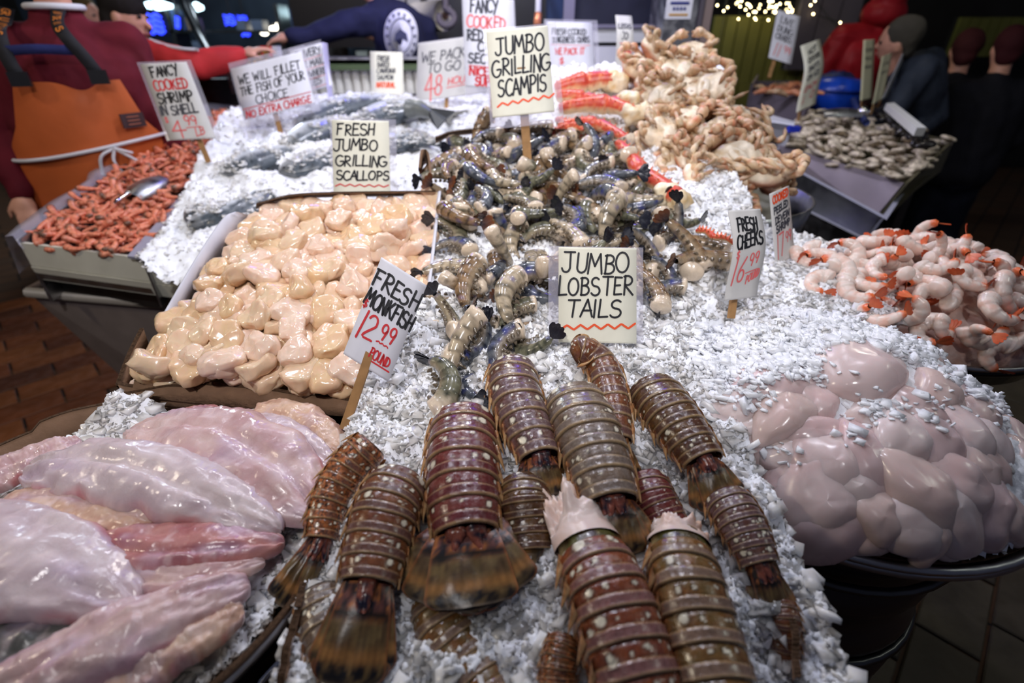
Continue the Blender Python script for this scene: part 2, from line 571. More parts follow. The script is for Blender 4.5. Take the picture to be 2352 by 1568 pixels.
# green panelled shutters, right
M_GREEN = pbr('olive_panel', lin(112, 112, 52), 0.55, 0.3, var=0.2, vscale=3)
M_VIOLETGREY = pbr('violet_grey_paint', lin(86, 80, 88), 0.6, 0.3, var=0.15, vscale=4)
def boards(px0, px1, py0, py1, y, n, label, m):
    a, b = ray(px0, py0), ray(px1, py1)
    x0, x1 = a[0] * y / a[1], b[0] * y / b[1]
    z1 = CAM[2] + a[2] * y / a[1]
    z0 = CAM[2] + b[2] * y / b[1]
    e = thing('panelled_shutter', label, 'shutter', ((x0 + x1) / 2, y, z0), 'olive shutters')
    MB().box(((x0 + x1) / 2, y + 0.05, (z0 + z1) / 2), (x1 - x0, 0.05, z1 - z0)).part(e, 'backing', M_DARKWALL)
    w = (x1 - x0) / n
    for k in range(n):
        MB().box((x0 + (k + .5) * w, y, (z0 + z1) / 2 + random.uniform(-.002, .002)), (w - 0.012, 0.045, z1 - z0)).part(e, 'board', m)
    return e
boards(1640, 1850, 36, 190, 5.2, 9, 'olive green board shutter under the fairy lights', M_GREEN)
boards(1660, 1850, 190, 480, 5.15, 8, 'lower olive board panel beside the dark gap', M_GREEN)
boards(1850, 1935, -40, 160, 5.0, 3, 'violet grey upright panel right of the olive shutters', M_VIOLETGREY)
o = boards(2205, 2330, 40, 130, 6.4, 7, 'small dim olive shutter behind the two dark walkers', M_GREEN)

# fairy lights
M_FAIRY = pbr('lit_fairy_bulb', (1, .85, .5), 0.5, emit=(1.0, 0.80, 0.42), estr=16)
M_WIRE = pbr('fairy_wire', lin(20, 30, 20), 0.6)
def garland(pts, y, label):
    P = []
    for (px, py) in pts:
        d = ray(px, py)
        P.append(CAM + d * ((y + random.uniform(-.15, .15)) / d[1]))
    e = thing('fairy_lights', label, 'fairy lights', P[0], 'strings of fairy lights')
    MB().tube(P, 0.003, 4, False).part(e, 'wire', M_WIRE)
    MB().tube([P[0], (P[0][0], P[0][1], 3.5)], 0.003, 4, False).part(e, 'hanger_wire', M_WIRE)
    a = np.linspace(0.01, np.pi - 0.01, 5)
    for p in P:
        V = np.array([[p[0] + .0065 * math.sin(q) * math.cos(b), p[1] + .0065 * math.sin(q) * math.sin(b), p[2] + .0065 * math.cos(q)] for q in a for b in np.linspace(0, 2 * np.pi, 6, endpoint=False)])
        part(e, 'bulb', V, quads(5, 6, False, True), M_FAIRY)
rr = random.Random(3)
for (ya, yb, k, lb) in ((2, 14, 17, 'topmost string of fairy lights above the olive shutter'), (14, 28, 19, 'second string of fairy lights above the olive shutter'),
                        (26, 46, 12, 'lowest drooping string of fairy lights above the olive shutter')):
    garland(sorted([(rr.uniform(1645 if yb < 40 else 1690, 1838), rr.uniform(ya, yb)) for _ in range(k)]), 5.0, lb)
garland([(1641, 160), (1657, 170), (1632, 182), (1652, 185), (1615, 192), (1653, 197), (1625, 209), (1637, 210), (1648, 224), (1636, 218)], 4.9, 'fairy lights glowing in the dark gap right of the steel pillar')
garland([(1862, 12), (1872, 20), (1862, 45), (1868, 32), (1930, 52), (1926, 66), (1872, 2)], 4.9, 'sparse fairy lights on the violet grey panel')

# steel pillar with sticker
def vprism(px, py, y, poly, z0, z1, mat, e, name):
    MBx = MB()
    k = len(poly)
    MBx.raw([(a, b, z0) for a, b in poly] + [(a, b, z1) for a, b in poly],
            [tuple(range(k))[::-1], tuple(range(k, 2 * k))] + [(i, (i + 1) % k, (i + 1) % k + k, i + k) for i in range(k)])
    return MBx.part(e, name, mat)
YP = 2.9
xl = ray(1531, 0)[0] * YP / ray(1531, 0)[1]
xr = ray(1640, 0)[0] * YP / ray(1640, 0)[1]
e = thing('steel_pillar', 'grey steel clad pillar behind the crab heap', 'pillar', ((xl + xr) / 2, YP, 0))
vprism(0, 0, 0, [(xl, YP), (xr - .07, YP), (xr - .07, YP + .3), (xl, YP + .3)], 0, 3.45, M_STEEL, e, 'shaft')
vprism(0, 0, 0, [(xr - .065, YP - .012), (xr - .045, YP - .012), (xr - .045, YP + .3), (xr - .065, YP + .3)], 0, 3.45, M_VIOLETGREY, e, 'corner_guard')
vprism(0, 0, 0, [(xr - .04, YP - .005), (xr, YP - .005), (xr, YP + .3), (xr - .04, YP + .3)], 0, 3.45, pbr('pillar_trim', lin(128, 112, 108), 0.5), e, 'trim')
st = thing('pillar_notice', 'white notice with blue and gold bars stuck on the steel pillar', 'notice', (xl + .06, YP - .004, 1.62))
M_BLUEINK = pbr('blue_print', lin(38, 48, 120), 0.5)
M_GOLDINK = pbr('gold_print', lin(190, 140, 40), 0.5)
zt, zb = 1.5 + YP * ray(1555, -20)[2] / ray(1555, -20)[1], 1.5 + YP * ray(1555, 44)[2] / ray(1555, 44)[1]
MB().box((xl + .065, YP - .003, (zt + zb) / 2), (0.125, 0.004, zt - zb)).part(st, 'sheet', M_PAPER_COOL)
hh = zt - zb
MB().box((xl + .065, YP - .006, zb + hh * .58), (0.09, 0.003, hh * .1)).part(st, 'blue_bar', M_BLUEINK)
MB().box((xl + .065, YP - .006, zb + hh * .16), (0.09, 0.003, hh * .07)).part(st, 'gold_bar', M_GOLDINK)
for k in range(4):
    MB().box((xl + .04 + k * .017, YP - .006, zb + hh * .38), (0.011, 0.003, hh * .11)).part(st, 'blue_letter', M_BLUEINK)

# white case and chalkboard behind the crabs
M_NAVY = pbr('navy_panel', lin(24, 46, 92), 0.5, 0.4)
M_CHALK = pbr('chalkboard', lin(34, 36, 48), 0.7, 0.3, var=0.3, vscale=8)
M_WHITEPL = pbr('white_laminate', lin(205, 205, 212), 0.45, 0.4)
M_LAV = pbr('lavender_trim', lin(120, 116, 134), 0.5, 0.4)
def wallbox(px0, py0, px1, py1, y, dep, mat, e, name):
    a, b = ray(px0, py0), ray(px1, py1)
    x0, x1 = a[0] * y / a[1], b[0] * y / b[1]
    z1, z0 = 1.5 + a[2] * y / a[1], 1.5 + b[2] * y / b[1]
    return MB().box(((x0 + x1) / 2, y + dep / 2, (z0 + z1) / 2), (x1 - x0, dep, z1 - z0)).part(e, name, mat)
e = thing('service_case', 'white service case with drawers behind the crab heap', 'case', (0.75, 3.15, 0))
wallbox(1366, 56, 1528, 64, 3.10, .5, M_LAV, e, 'top_ledge')
wallbox(1368, 64, 1528, 97, 3.12, .5, M_WHITEPL, e, 'upper_drawer')
wallbox(1370, 97, 1528, 106, 3.16, .4, M_BLACK, e, 'gap')  # solid black bar in place of the shade between drawer and panel
wallbox(1370, 106, 1528, 330, 3.12, .5, M_WHITEPL, e, 'lower_panel')
e = thing('chalkboard', 'dark chalkboard above the white service case', 'board', (0.75, 3.4, 1.5))
wallbox(1318, -120, 1530, 56, 3.4, .03, M_CHALK, e, 'slate')
wallbox(1302, -120, 1318, 56, 3.38, .05, M_LAV, e, 'frame_post')
e = thing('navy_panel', 'navy blue panel left of the chalkboard', 'panel', (0.3, 3.6, 1.5))
wallbox(1252, -120, 1304, 60, 3.6, .03, M_NAVY, e, 'face')
wallbox(1248, -120, 1253, 60, 3.58, .05, M_BLACK, e, 'edge')
e = thing('hose_pole', 'thin white pole with a copper end above the scampi sign', 'pole', at(1233, 60, 2.8))
MB().tube([at(1239, -80, 2.85), at(1236, 32, 2.8)], 0.016, 10).part(e, 'tube', M_WHITEPL, True)
MB().tube([at(1236, 32, 2.8), at(1234, 60, 2.8)], 0.021, 10).part(e, 'copper_end', pbr('copper', lin(235, 150, 110), 0.35, metal=0.6), True)

# paper roll dispenser and the hanging hook
e = thing('paper_roll', 'white butcher paper roll hanging behind the navy sweatshirt', 'paper roll', at(1005, 45, 3.2))
MB().tube([at(958, 40, 3.35), at(1018, 36, 3.2)], 0.085, 20).part(e, 'roll', pbr('butcher_paper', lin(190, 184, 172), 0.7), True)
MB().tube([at(950, 41, 3.37), at(1026, 35.5, 3.19)], 0.02, 10).part(e, 'core', M_CARD, True)
h = [at(1024, -40, 3.1), at(1024, 20, 3.1)] + [at(1026 + 18 * math.sin(a), 42 + 18 * -math.cos(a), 3.1) for a in np.linspace(0.2, 5.2, 14)]
e = thing('hanging_hook', 'dark steel hook hanging in front of the paper roll', 'hook', at(1024, 20, 3.1))
MB().tube(h, 0.02, 8).part(e, 'hook', M_VIOLETGREY, True)
# hung goods row along the top edge
for k, px in enumerate((868, 912, 950, 1000)):
    d = ray(px, 2); t = 4.6 / d[1]; p = CAM + d * t
    e = thing('hanging_card', ('first', 'second', 'third', 'fourth')[k] + ' pale card from the left along the top edge above the navy sweatshirt', 'card', p, 'pale cards along the top')
    MB().box(p, (0.10 + .02 * (k % 2), 0.006, 0.17)).part(e, 'sheet', M_PAPER_GREY)
    MB().box(p + (0, -.006, .03), (0.05, 0.004, 0.02)).part(e, 'print', M_PINKINK)
o = MB().box((-0.25, 4.75, 1.9), (3.0, 0.04, 0.9)).top('dark_partition', M_BLACK)
tag(o, 'black partition behind the navy sweatshirt and the pale cards', 'partition')
# ================================================================ stall furniture
# ---- back counter, white ribbed front with steel top
M_RIB = pbr('white_ribbed_panel', lin(224, 222, 216), 0.5, 0.4)
cnt = thing('back_counter', 'white ribbed counter with steel top behind the ice', 'counter', (-0.4, 3.2, 0))
MB().box((-0.59, 3.31, 0.62), (2.02, 0.2, 1.24)).part(cnt, 'body', M_WHITEPL)
MB().box((-0.59, 3.29, 1.405), (2.1, 0.32, 0.03)).part(cnt, 'steel_top', M_STEEL)
MB().box((-0.59, 3.14, 1.385), (2.1, 0.02, 0.05)).part(cnt, 'green_edge', pbr('green_glass_edge', lin(84, 100, 70), 0.2))
for k in range(40):
    MB().tube([(-1.58 + k * 0.05, 3.19, 1.24), (-1.58 + k * 0.05, 3.19, 1.37)], 0.024, 8).part(cnt, 'rib', M_RIB, True)

# ---- left shrimp tub: panelled steel front, liner, divider, bin below
def q(px, py, pl=SHRI, dz=0.0):
    return onp(px, py, pl, dz)
A, B = q(44, 557), q(318, 592)
C_, D = q(590, 262), q(478, 250)
E_ = q(420, 640, FISH)
tub = thing('shrimp_tub', 'steel tub with white front full of cooked shrimp', 'tub', (A[0], A[1], 0))
M_TUBF = pbr('grey_white_enamel', lin(206, 204, 190), 0.5, 0.35, var=0.1, vscale=6)
zd = np.array([0, 0, 1.0])
Bx = B + (B - A) * 0.75
MB().slab([A - zd * .075, Bx - zd * .075, Bx, A], 0.012, (0.2, -1, 0)).part(tub, 'front_panel', M_TUBF)
MB().slab([A - zd * .125 + (0, .006, 0), Bx - zd * .125 + (0, .006, 0), Bx - zd * .078 + (0, -.004, 0), A - zd * .078 + (0, -.004, 0)], 0.012, (0.2, -1, 0)).part(tub, 'lower_lip', M_TUBF)
MB().slab([A - zd * .2 + (.01, .05, 0), Bx - zd * .2 + (0, .05, 0), Bx - zd * .12 + (0, .05, 0), A - zd * .12 + (.01, .05, 0)], 0.012, (0.2, -1, 0)).part(tub, 'recess', M_DARKMETAL)
MB().slab([A + zd * .012, D + zd * .02, D - zd * .2, A - zd * .2], 0.012, (-1, 0, 0)).part(tub, 'side_wall', M_STEEL)
MB().slab([D + zd * .03, C_ + zd * .03, C_ - zd * .2, D - zd * .2], 0.012, (0, 1, 0)).part(tub, 'rear_wall', M_STEEL)
MB().slab([A - zd * .1, B - zd * .1, C_ - zd * .1, D - zd * .1], 0.02).part(tub, 'bottom', M_STEEL)
# crumpled clear liner along the left edge
e_pts = catmull([A + (-.01, -.01, 0), q(150, 478), q(300, 360), q(400, 300), D], 40)
off = np.stack([0.012 * fbm(np.c_[np.arange(40) * .5, np.zeros(40), np.zeros(40)] + 3, 2) - .012, np.zeros(40), np.zeros(40)], 1)
V = np.stack([e_pts + off + (-.03, 0, -.10), e_pts + off * 1.5 + (-.012, 0, .022), e_pts + (.012, 0, .026), e_pts + (.02, 0, -.02)], 1)
part(tub, 'plastic_liner', V, quads(40, 4), M_SLEEVE)
# the bright steel divider between shrimp and fish ice
dv = thing('steel_divider', 'long bright steel divider between shrimp and fish ice', 'divider', B)
r0, r1 = q(292, 588, SHRI, .012), q(568, 272, SHRI, .015)
s0, s1 = q(328, 592, SHRI, .012), q(590, 276, SHRI, .015)
MB().slab([r0, s0, s1, r1], 0.008).part(dv, 'flange', pbr('bright_steel', lin(176, 176, 196), 0.42, 0.5, metal=0.35))
MB().slab([s0, s0 - zd * .16, s1 - zd * .16, s1], 0.006, (1, 0, 0)).part(dv, 'wall', M_STEEL)
# bin below
bn = thing('grey_bin', 'large grey bin standing under the shrimp tub', 'bin', (-1.25, 1.55, 0))
M_BIN = pbr('grey_bin_plastic', lin(122, 112, 108), 0.55, 0.35, var=0.12)
def binring(z, x0, x1, y0, y1):
    return [(x0, y0 + .09, z), (x1, y0 - .05, z), (x1 + .03, y1, z), (x0, y1, z)]
R = [binring(.76, -1.66, -.85, 1.47, 1.95), binring(.0, -1.38, -.9, 1.55, 1.85)]
m = MB()
m.raw(R[0] + R[1], [(0, 1, 5, 4), (1, 2, 6, 5), (2, 3, 7, 6), (3, 0, 4, 7), (4, 5, 6, 7)])
m.part(bn, 'body', M_BIN)
ri = np.array(R[0] + [R[0][0]])
MB().tube(ri, 0.018, 8).part(bn, 'rim', pbr('bin_rim', lin(160, 152, 140), 0.5), True)

# ---- fish bed bin (under the salmon ice)
fb = thing('fish_bed', 'steel bed under the salmon ice', 'steel bed', (-0.7, 1.9, 0))
g = [onp(300, 600, FISH, -.14), onp(560, 760, FISH, -.14), (-.2, 1.3, .9), (-.1, 2.9, 1.2), (-1.3, 2.9, 1.2)]
MB().slab(g, 0.03).part(fb, 'deck', M_STEEL)
for (x, y, z) in ((-.75, 1.35, .80), (-.25, 1.4, .85), (-1.2, 2.8, 1.15), (-.2, 2.8, 1.15)):
    MB().box((x, y, z / 2), (.05, .05, z)).part(fb, 'leg', M_STEEL)

# ---- central table under scampi, lobster and crab
ct = thing('display_table', 'sloping steel table under scampi and crab ice', 'table', (0.3, 1.3, 0))
MB().raw([(-.17, .64, .90), (.72, .64, .90), (.95, 2.5, 1.22), (-.17, 2.5, 1.22), (-.17, .64, .86), (.72, .64, .86), (.95, 2.5, 1.18), (-.17, 2.5, 1.18)],
         [(0, 1, 2, 3), (7, 6, 5, 4), (0, 4, 5, 1), (1, 5, 6, 2), (2, 6, 7, 3), (3, 7, 4, 0)]).part(ct, 'deck', M_STEEL)
for (x, y, z) in ((-.1, .75, .86), (.5, .8, .86), (-.1, 2.4, 1.15), (.85, 2.4, 1.15)):
    MB().box((x, y, z / 2), (.05, .05, z)).part(ct, 'leg', M_STEEL)

# ---- card walls: thick strip following a top edge, with corrugated edge part
def strip(parent, top, bot, mat, name, th=0.006, out=(0, -1, 0), edge=None, n=40, wob=0.0, seed=0):
    T_ = catmull(top, n)
    B_ = catmull(bot, n)
    if wob:
        w = fbm(np.c_[np.linspace(0, 9, n), np.full(n, seed * 3.1), np.zeros(n)], 3)
        T_ = T_ + w[:, None] * np.array([0, 0, wob])
    o = np.asarray(out, float) * th
    V = np.stack([B_, T_, T_ + o, B_ + o], 1)
    part(parent, name, V, quads(n, 4, False, True), mat, None, False)
    if edge:
        z = np.array([0, 0, .0015])
        dv_ = 0.0012 * np.sin(np.arange(n * 4) * 1.9)
        Tn = np.stack([np.interp(np.linspace(0, n - 1, n * 4), np.arange(n), T_[:, k]) for k in range(3)], 1)
        V = np.stack([Tn - o * .15 + z, Tn + o * .5 + z + np.c_[np.zeros((n * 4, 2)), dv_], Tn + o * 1.15 + z], 1)
        part(parent, 'corrugated_edge', V, quads(n * 4, 3), edge, None, False)

# scallop box
def s_(px, py, dz=0.0): return onp(px, py, SCAL, dz)
S0, S1, S2, S3 = s_(300, 888), s_(962, 940), s_(1003, 440), s_(588, 472)
sb = thing('scallop_box', 'brown cardboard box with white liner heaped with scallops', 'box', (S0[0], S0[1], S0[2] - .08))
MB().slab([S0 - zd * .075, S1 - zd * .075, S2 - zd * .075, S3 - zd * .075], 0.006).part(sb, 'bottom', M_CARD)
strip(sb, [s_(312, 868), s_(500, 880), s_(720, 905), s_(962, 930)], [s_(306, 905), s_(500, 925), s_(720, 945), s_(962, 962)], M_CARD, 'front_wall', .006, (0, -1, 0), M_CARD_EDGE, wob=.002)
strip(sb, [s_(276, 880), s_(300, 884, -.004), s_(440, 905, -.004), s_(600, 925, -.006), s_(700, 932, -.012)], [s_(290, 915, -.01), s_(320, 922, -.01), s_(460, 932, -.01), s_(600, 940, -.01), s_(700, 945, -.015)], M_CARD, 'folded_front_flap', .006, (0.1, -1, 0), M_CARD_EDGE, wob=.003, seed=2)
strip(sb, [s_(330, 755, .03), s_(300, 815, .012), s_(274, 885)], [s_(345, 800, -.03), s_(318, 850, -.03), s_(292, 905, -.02)], M_CARD, 'left_flap', .006, (-1, 0, 0), M_CARD_EDGE)
strip(sb, [s_(366, 745, .018), s_(450, 600, .03), s_(515, 503, .036), s_(545, 486, .03)], [s_(405, 742, -.03), s_(492, 612, -.03), s_(575, 515, -.03), s_(592, 500, -.03)], M_WHITECARD, 'white_side', .005, (-1, 0, 0))
strip(sb, [s_(588, 468, .022), s_(700, 446, .03), s_(1000, 440, .02)], [s_(588, 480, -.05), s_(700, 456, -.05), s_(1000, 450, -.05)], M_CARD, 'back_wall', .006, (0, 1, 0), M_CARD_EDGE)
strip(sb, [s_(1008, 438, .04), s_(994, 560, .04), s_(978, 700, .04), s_(962, 840, .036), s_(954, 905, .014)], [s_(1000, 446, -.07), s_(985, 570, -.07), s_(968, 715, -.07), s_(955, 880, -.07), s_(952, 945, -.05)], M_WHITECARD, 'white_right_side', .006, (1, 0, 0))
# table that carries it
tb = thing('scallop_stand', 'dark steel stand under the scallop box', 'stand', (-.45, 1.0, 0))
MB().slab([S0 - zd * .083 + (.03, .03, 0), S1 - zd * .083 + (-.02, .03, 0), S2 - zd * .083, S3 - zd * .083], 0.03).part(tb, 'deck', M_DARKMETAL)
for p_ in (S0 + (.08, .08, 0), S1 + (-.08, .08, 0), S2 + (-.08, -.08, 0), S3 + (.08, -.08, 0)):
    MB().box((p_[0], p_[1], (p_[2] - .11) / 2), (.04, .04, p_[2] - .11)).part(tb, 'leg', M_DARKMETAL)

# scampi box (only its torn back corner shows)
def c_(px, py, dz=0.0): return onp(px, py, SCAM, dz)
xb = thing('scampi_box', 'torn brown cardboard box corner behind the grilling scampi', 'box', c_(975, 400, -.05))
strip(xb, [c_(966, 385, .02), c_(972, 345, .045), c_(985, 352, .03), c_(992, 400, .01)], [c_(968, 400, -.06), c_(974, 380, -.06), c_(985, 378, -.06), c_(996, 410, -.06)], M_CARD, 'left_flap', .006, (-1, 0, 0))
strip(xb, [c_(1000, 315, .02), c_(1050, 300, .024), c_(1180, 290, .028)], [c_(1000, 330, -.06), c_(1050, 312, -.06), c_(1180, 302, -.06)], M_CARD, 'back_wall', .006, (0, 1, 0), M_CARD_EDGE)
strip(xb, [c_(1180, 290, .026), c_(1330, 300, .016), c_(1400, 318, .0)], [c_(1180, 302, -.06), c_(1330, 312, -.06), c_(1400, 330, -.06)], pbr('soaked_cardboard', lin(78, 58, 46), 0.7, 0.3, var=.2), 'soaked_back_wall', .006, (0, 1, 0))

# ---- round trays
def ring_tray(name, label, cx, cy, z, rx, ry, mat, depth=.05, lip=.012, n=64):
    e = thing(name, label, 'tray', (cx, cy, z - depth))
    a = np.linspace(0, 2 * np.pi, n, endpoint=False)
    prof = [(.0, -depth), (.80, -depth), (.93, -depth * .8), (1.0, -.004), (1.03, 0), (1.05, -lip), (1.04, -lip - .004), (1.01, -.012), (.95, -depth * .85), (.80, -depth - .004), (0.0, -depth - .004)]
    V = np.array([[cx + r * rx * math.cos(t), cy + r * ry * math.sin(t), z + h] for r, h in prof for t in a])
    part(e, 'pan', V, quads(len(prof), n, False, True), mat)
    rim = [(cx + 1.03 * rx * math.cos(t), cy + 1.03 * ry * math.sin(t), z) for t in np.linspace(0, 2 * np.pi, n + 1)]
    MB().tube(rim, 0.006, 8, False).part(e, 'rolled_rim', M_STEEL, True)
    return e
def liner(parent, cx, cy, rx, ry, z0, hfun, mat, a0, a1, n=90, edge=True, flare=.03):
    a = np.linspace(a0, a1, n)
    h = np.array([hfun(t) for t in a])
    top = np.stack([cx + (rx + flare * h / .06) * np.cos(a), cy + (ry + flare * h / .06) * np.sin(a), z0 + h], 1)
    bot = np.stack([cx + (rx - .02) * np.cos(a), cy + (ry - .02) * np.sin(a), np.full(n, z0 - .035)], 1)
    o = np.stack([np.cos(a), np.sin(a), 0 * a], 1) * .005
    part(parent, 'cardboard_liner', np.stack([bot, top, top + o, bot + o], 1), quads(n, 4, False, True), mat, None, False)
    if edge:
        z = np.array([0, 0, .0012])
        part(parent, 'liner_edge', np.stack([top - o * .1 + z, top + o * .5 + z * (1 + np.sin(np.arange(n) * 2.1))[:, None], top + o * 1.1 + z], 1), quads(n, 3), M_CARD_EDGE, None, False)

M_TRAYB = pbr('black_tray', lin(30, 28, 28), 0.25, 0.5, metal=0.6)
MCX, MCY, MRX, MRY, MZ = -0.545, 0.412, 0.300, 0.272, 0.945
mt = ring_tray('monkfish_tray', 'black round tray lined with cardboard holding monkfish', MCX, MCY, MZ, MRX, MRY, M_TRAYB)
def mh(t):
    d = math.degrees(t) % 360
    n = float(vnoise(np.array([d / 9.0, 4.2, 1.0])))
    if d < 60 or d > 300: return .012 + .004 * n
    if d < 90: return .022 + .006 * n
    if d < 116: return .040 + .004 * n
    if d < 135: return .03 + .004 * n
    return .022 + .006 * n
liner(mt, MCX, MCY, MRX, MRY, MZ, mh, M_CARD, -math.pi * .5, math.pi * 1.5, 140)
ms = thing('tray_stand', 'dark drum under the monkfish tray', 'stand', (MCX, MCY, 0))
MB().tube([(MCX, MCY, 0), (MCX, MCY, .3), (MCX, MCY, .6), (MCX, MCY, MZ - .056)], .21, 28).part(ms, 'drum', M_DARKMETAL, True)

CCX, CCY, CRX, CRY, CZ = 0.555, 0.665, 0.285, 0.265, 0.925
ck = ring_tray('cheek_tray', 'round steel tray on a dark barrel heaped with fish cheeks', CCX, CCY, CZ, CRX, CRY, M_STEEL)
def ch(t):
    d = math.degrees(t) % 360
    n = float(vnoise(np.array([d / 14.0, 9.2, 1.0])))
    return .022 + .004 * n if (d > 315 or d < 30) else .003 + .003 * n
liner(ck, CCX, CCY, CRX * .97, CRY * .97, CZ, ch, pbr('wet_cardboard', lin(110, 74, 62), 0.6, 0.4, var=.25, vscale=20), 0, 2 * math.pi, 120)
M_BARREL = pbr('dark_barrel', lin(44, 38, 38), 0.35, 0.5, var=.3, vscale=5)
br = thing('barrel', 'dark ribbed barrel under the cheek tray', 'barrel', (CCX, CCY, 0))
zz = np.linspace(0, CZ - .056, 60)
rr_ = .205 + .006 * np.cos(zz * 60) + .012 * np.exp(-((zz - .5) / .25) ** 2)
MB().tube(np.stack([np.full(60, CCX), np.full(60, CCY), zz], 1), rr_, 40).part(br, 'staves', M_BARREL, True)
for z in (.25, .6, .8):
    MB().tube([(CCX + .222 * math.cos(t), CCY + .222 * math.sin(t), z) for t in np.linspace(0, 2 * np.pi, 41)], .008, 6, False).part(br, 'hoop', M_DARKMETAL, True)

KCX, KCY, KRX, KRY, KZ = 0.975, 1.06, 0.25, 0.225, 0.935
kt = ring_tray('shrimp_tray', 'dark round tray heaped with peeled cooked shrimp', KCX, KCY, KZ, KRX, KRY, M_TRAYB, .06)
ks = thing('tray_pedestal', 'dark pedestal under the peeled shrimp tray', 'pedestal', (KCX, KCY, 0))
MB().tube([(KCX, KCY, 0), (KCX, KCY, .02), (KCX, KCY, .05), (KCX, KCY, KZ - .066)], [.2, .2, .15, .17], 28).part(ks, 'column', M_DARKMETAL, True)

# ---- lobster box: cardboard walls left and right, open front beyond the frame
def l_(px, py, dz=0.0): return onp(px, py, LOB, dz)
lb = thing('lobster_box', 'cardboard box of ice holding the lobster tails', 'box', (0, .4, .87))
LX0, LX1 = -.245, .345
MB().raw([(LX0, .12, .86), (LX1, .12, .86), (LX1, .86, .99), (LX0, .86, .99)], [(0, 1, 2, 3)]).part(lb, 'bottom', M_CARD)
strip(lb, [l_(690, 1395, -.05), l_(668, 1480, -.05), l_(640, 1640, -.05)], [l_(705, 1410, -.13), l_(700, 1500, -.13), l_(690, 1640, -.13)], M_CARD, 'left_wall', .006, (-1, 0, 0), M_CARD_EDGE, wob=.004)
strip(lb, [l_(690, 1395, -.05), l_(730, 1250, -.085), l_(790, 1100, -.085), l_(860, 960, -.085)], [l_(700, 1405, -.13), l_(740, 1260, -.13), l_(800, 1110, -.13), l_(865, 970, -.13)], M_CARD, 'rear_left_wall', .006, (-1, 0, 0), M_CARD_EDGE, wob=.004, seed=4)
strip(lb, [l_(1822, 1560, -.04), l_(1815, 1440, -.045), l_(1770, 1300, -.05), l_(1700, 1150, -.05)], [l_(1815, 1580, -.13), l_(1800, 1460, -.13), l_(1760, 1320, -.13), l_(1690, 1170, -.13)], M_CARD, 'right_wall', .006, (1, 0, 0), M_CARD_EDGE, wob=.004, seed=7)
lt = thing('lobster_stand', 'dark stand under the lobster box', 'stand', (.05, .5, 0))
MB().raw([(LX0 + .03, .16, .862), (LX1 - .03, .16, .862), (LX1 - .03, .66, .945), (LX0 + .03, .66, .945), (LX0 + .03, .16, .83), (LX1 - .03, .16, .83), (LX1 - .03, .66, .91), (LX0 + .03, .66, .91)],
         [(0, 1, 2, 3), (7, 6, 5, 4), (0, 4, 5, 1), (1, 5, 6, 2), (2, 6, 7, 3), (3, 7, 4, 0)]).part(lt, 'deck', M_DARKMETAL)
for (x, y) in ((LX0 + .06, .2), (LX1 - .06, .2), (LX0 + .06, .6), (LX1 - .06, .6)):
    MB().box((x, y, .42), (.04, .04, .83)).part(lt, 'leg', M_DARKMETAL)
# chrome rail seen between the boxes at the bottom
cr = thing('chrome_rail', 'bright chrome rail between monkfish tray and lobster box', 'rail', onz(625, 1540, .90))
MB().tube([onz(560, 1640, .88), onz(600, 1560, .90), onz(662, 1492, .905)], .007, 12).part(cr, 'bar', pbr('chrome', (.8, .8, .8), 0.08, metal=1.0), True)
MB().tube([onz(662, 1492, .905), onz(672, 1480, .90)], .009, 12).part(cr, 'end_cap', M_BLACK, True)
# ================================================================ crushed ice (stuff)
CUBE = np.array([[x, y, z] for x in (-.5, .5) for y in (-.5, .5) for z in (-.5, .5)], float)
CUBEF = np.array([(0, 1, 3, 2), (4, 6, 7, 5), (0, 4, 5, 1), (2, 3, 7, 6), (0, 2, 6, 4), (1, 5, 7, 3)])

def rand_rot(n):
    qn = RNG.normal(size=(n, 4))
    qn /= np.linalg.norm(qn, axis=1)[:, None]
    w, x, y, z = qn.T
    return np.stack([np.stack([1 - 2 * (y * y + z * z), 2 * (x * y - z * w), 2 * (x * z + y * w)], -1),
                     np.stack([2 * (x * y + z * w), 1 - 2 * (x * x + z * z), 2 * (y * z - x * w)], -1),
                     np.stack([2 * (x * z - y * w), 2 * (y * z + x * w), 1 - 2 * (x * x + y * y)], -1)], 1)

def shards(C, s0, s1, mat, name, flat=(1.35, .9, .36), parent=None):
    n = len(C)
    S = np.where(RNG.random(n) < .90, RNG.uniform(s0 * .6, s0 * 1.7, n), RNG.uniform(s0 * 1.8, s1, n))
    P = CUBE[None] * (0.65 + 0.7 * RNG.random((n, 8, 3))) * np.array(flat) * S[:, None, None]
    ax = RNG.uniform(0, 2 * np.pi, n); tl = np.where(RNG.random(n) < .8, RNG.normal(0, .42, n), RNG.uniform(-1.5, 1.5, n)); sp = RNG.uniform(0, 2 * np.pi, n)
    c1, s1 = np.cos(sp), np.sin(sp)
    P = np.stack([P[..., 0] * c1[:, None] - P[..., 1] * s1[:, None], P[..., 0] * s1[:, None] + P[..., 1] * c1[:, None], P[..., 2]], -1)
    K = np.stack([np.cos(ax), np.sin(ax), 0 * ax], -1)[:, None]
    ct, st = np.cos(tl)[:, None, None], np.sin(tl)[:, None, None]
    P = P * ct + np.cross(np.broadcast_to(K, P.shape), P) * st + K * (P * K).sum(-1, keepdims=True) * (1 - ct) + C[:, None]
    Fc = (CUBEF[None] + (np.arange(n) * 8)[:, None, None]).reshape(-1, 4)
    return add(name, new_mesh(name, P.reshape(-1, 3), Fc, mat, None, False), parent)

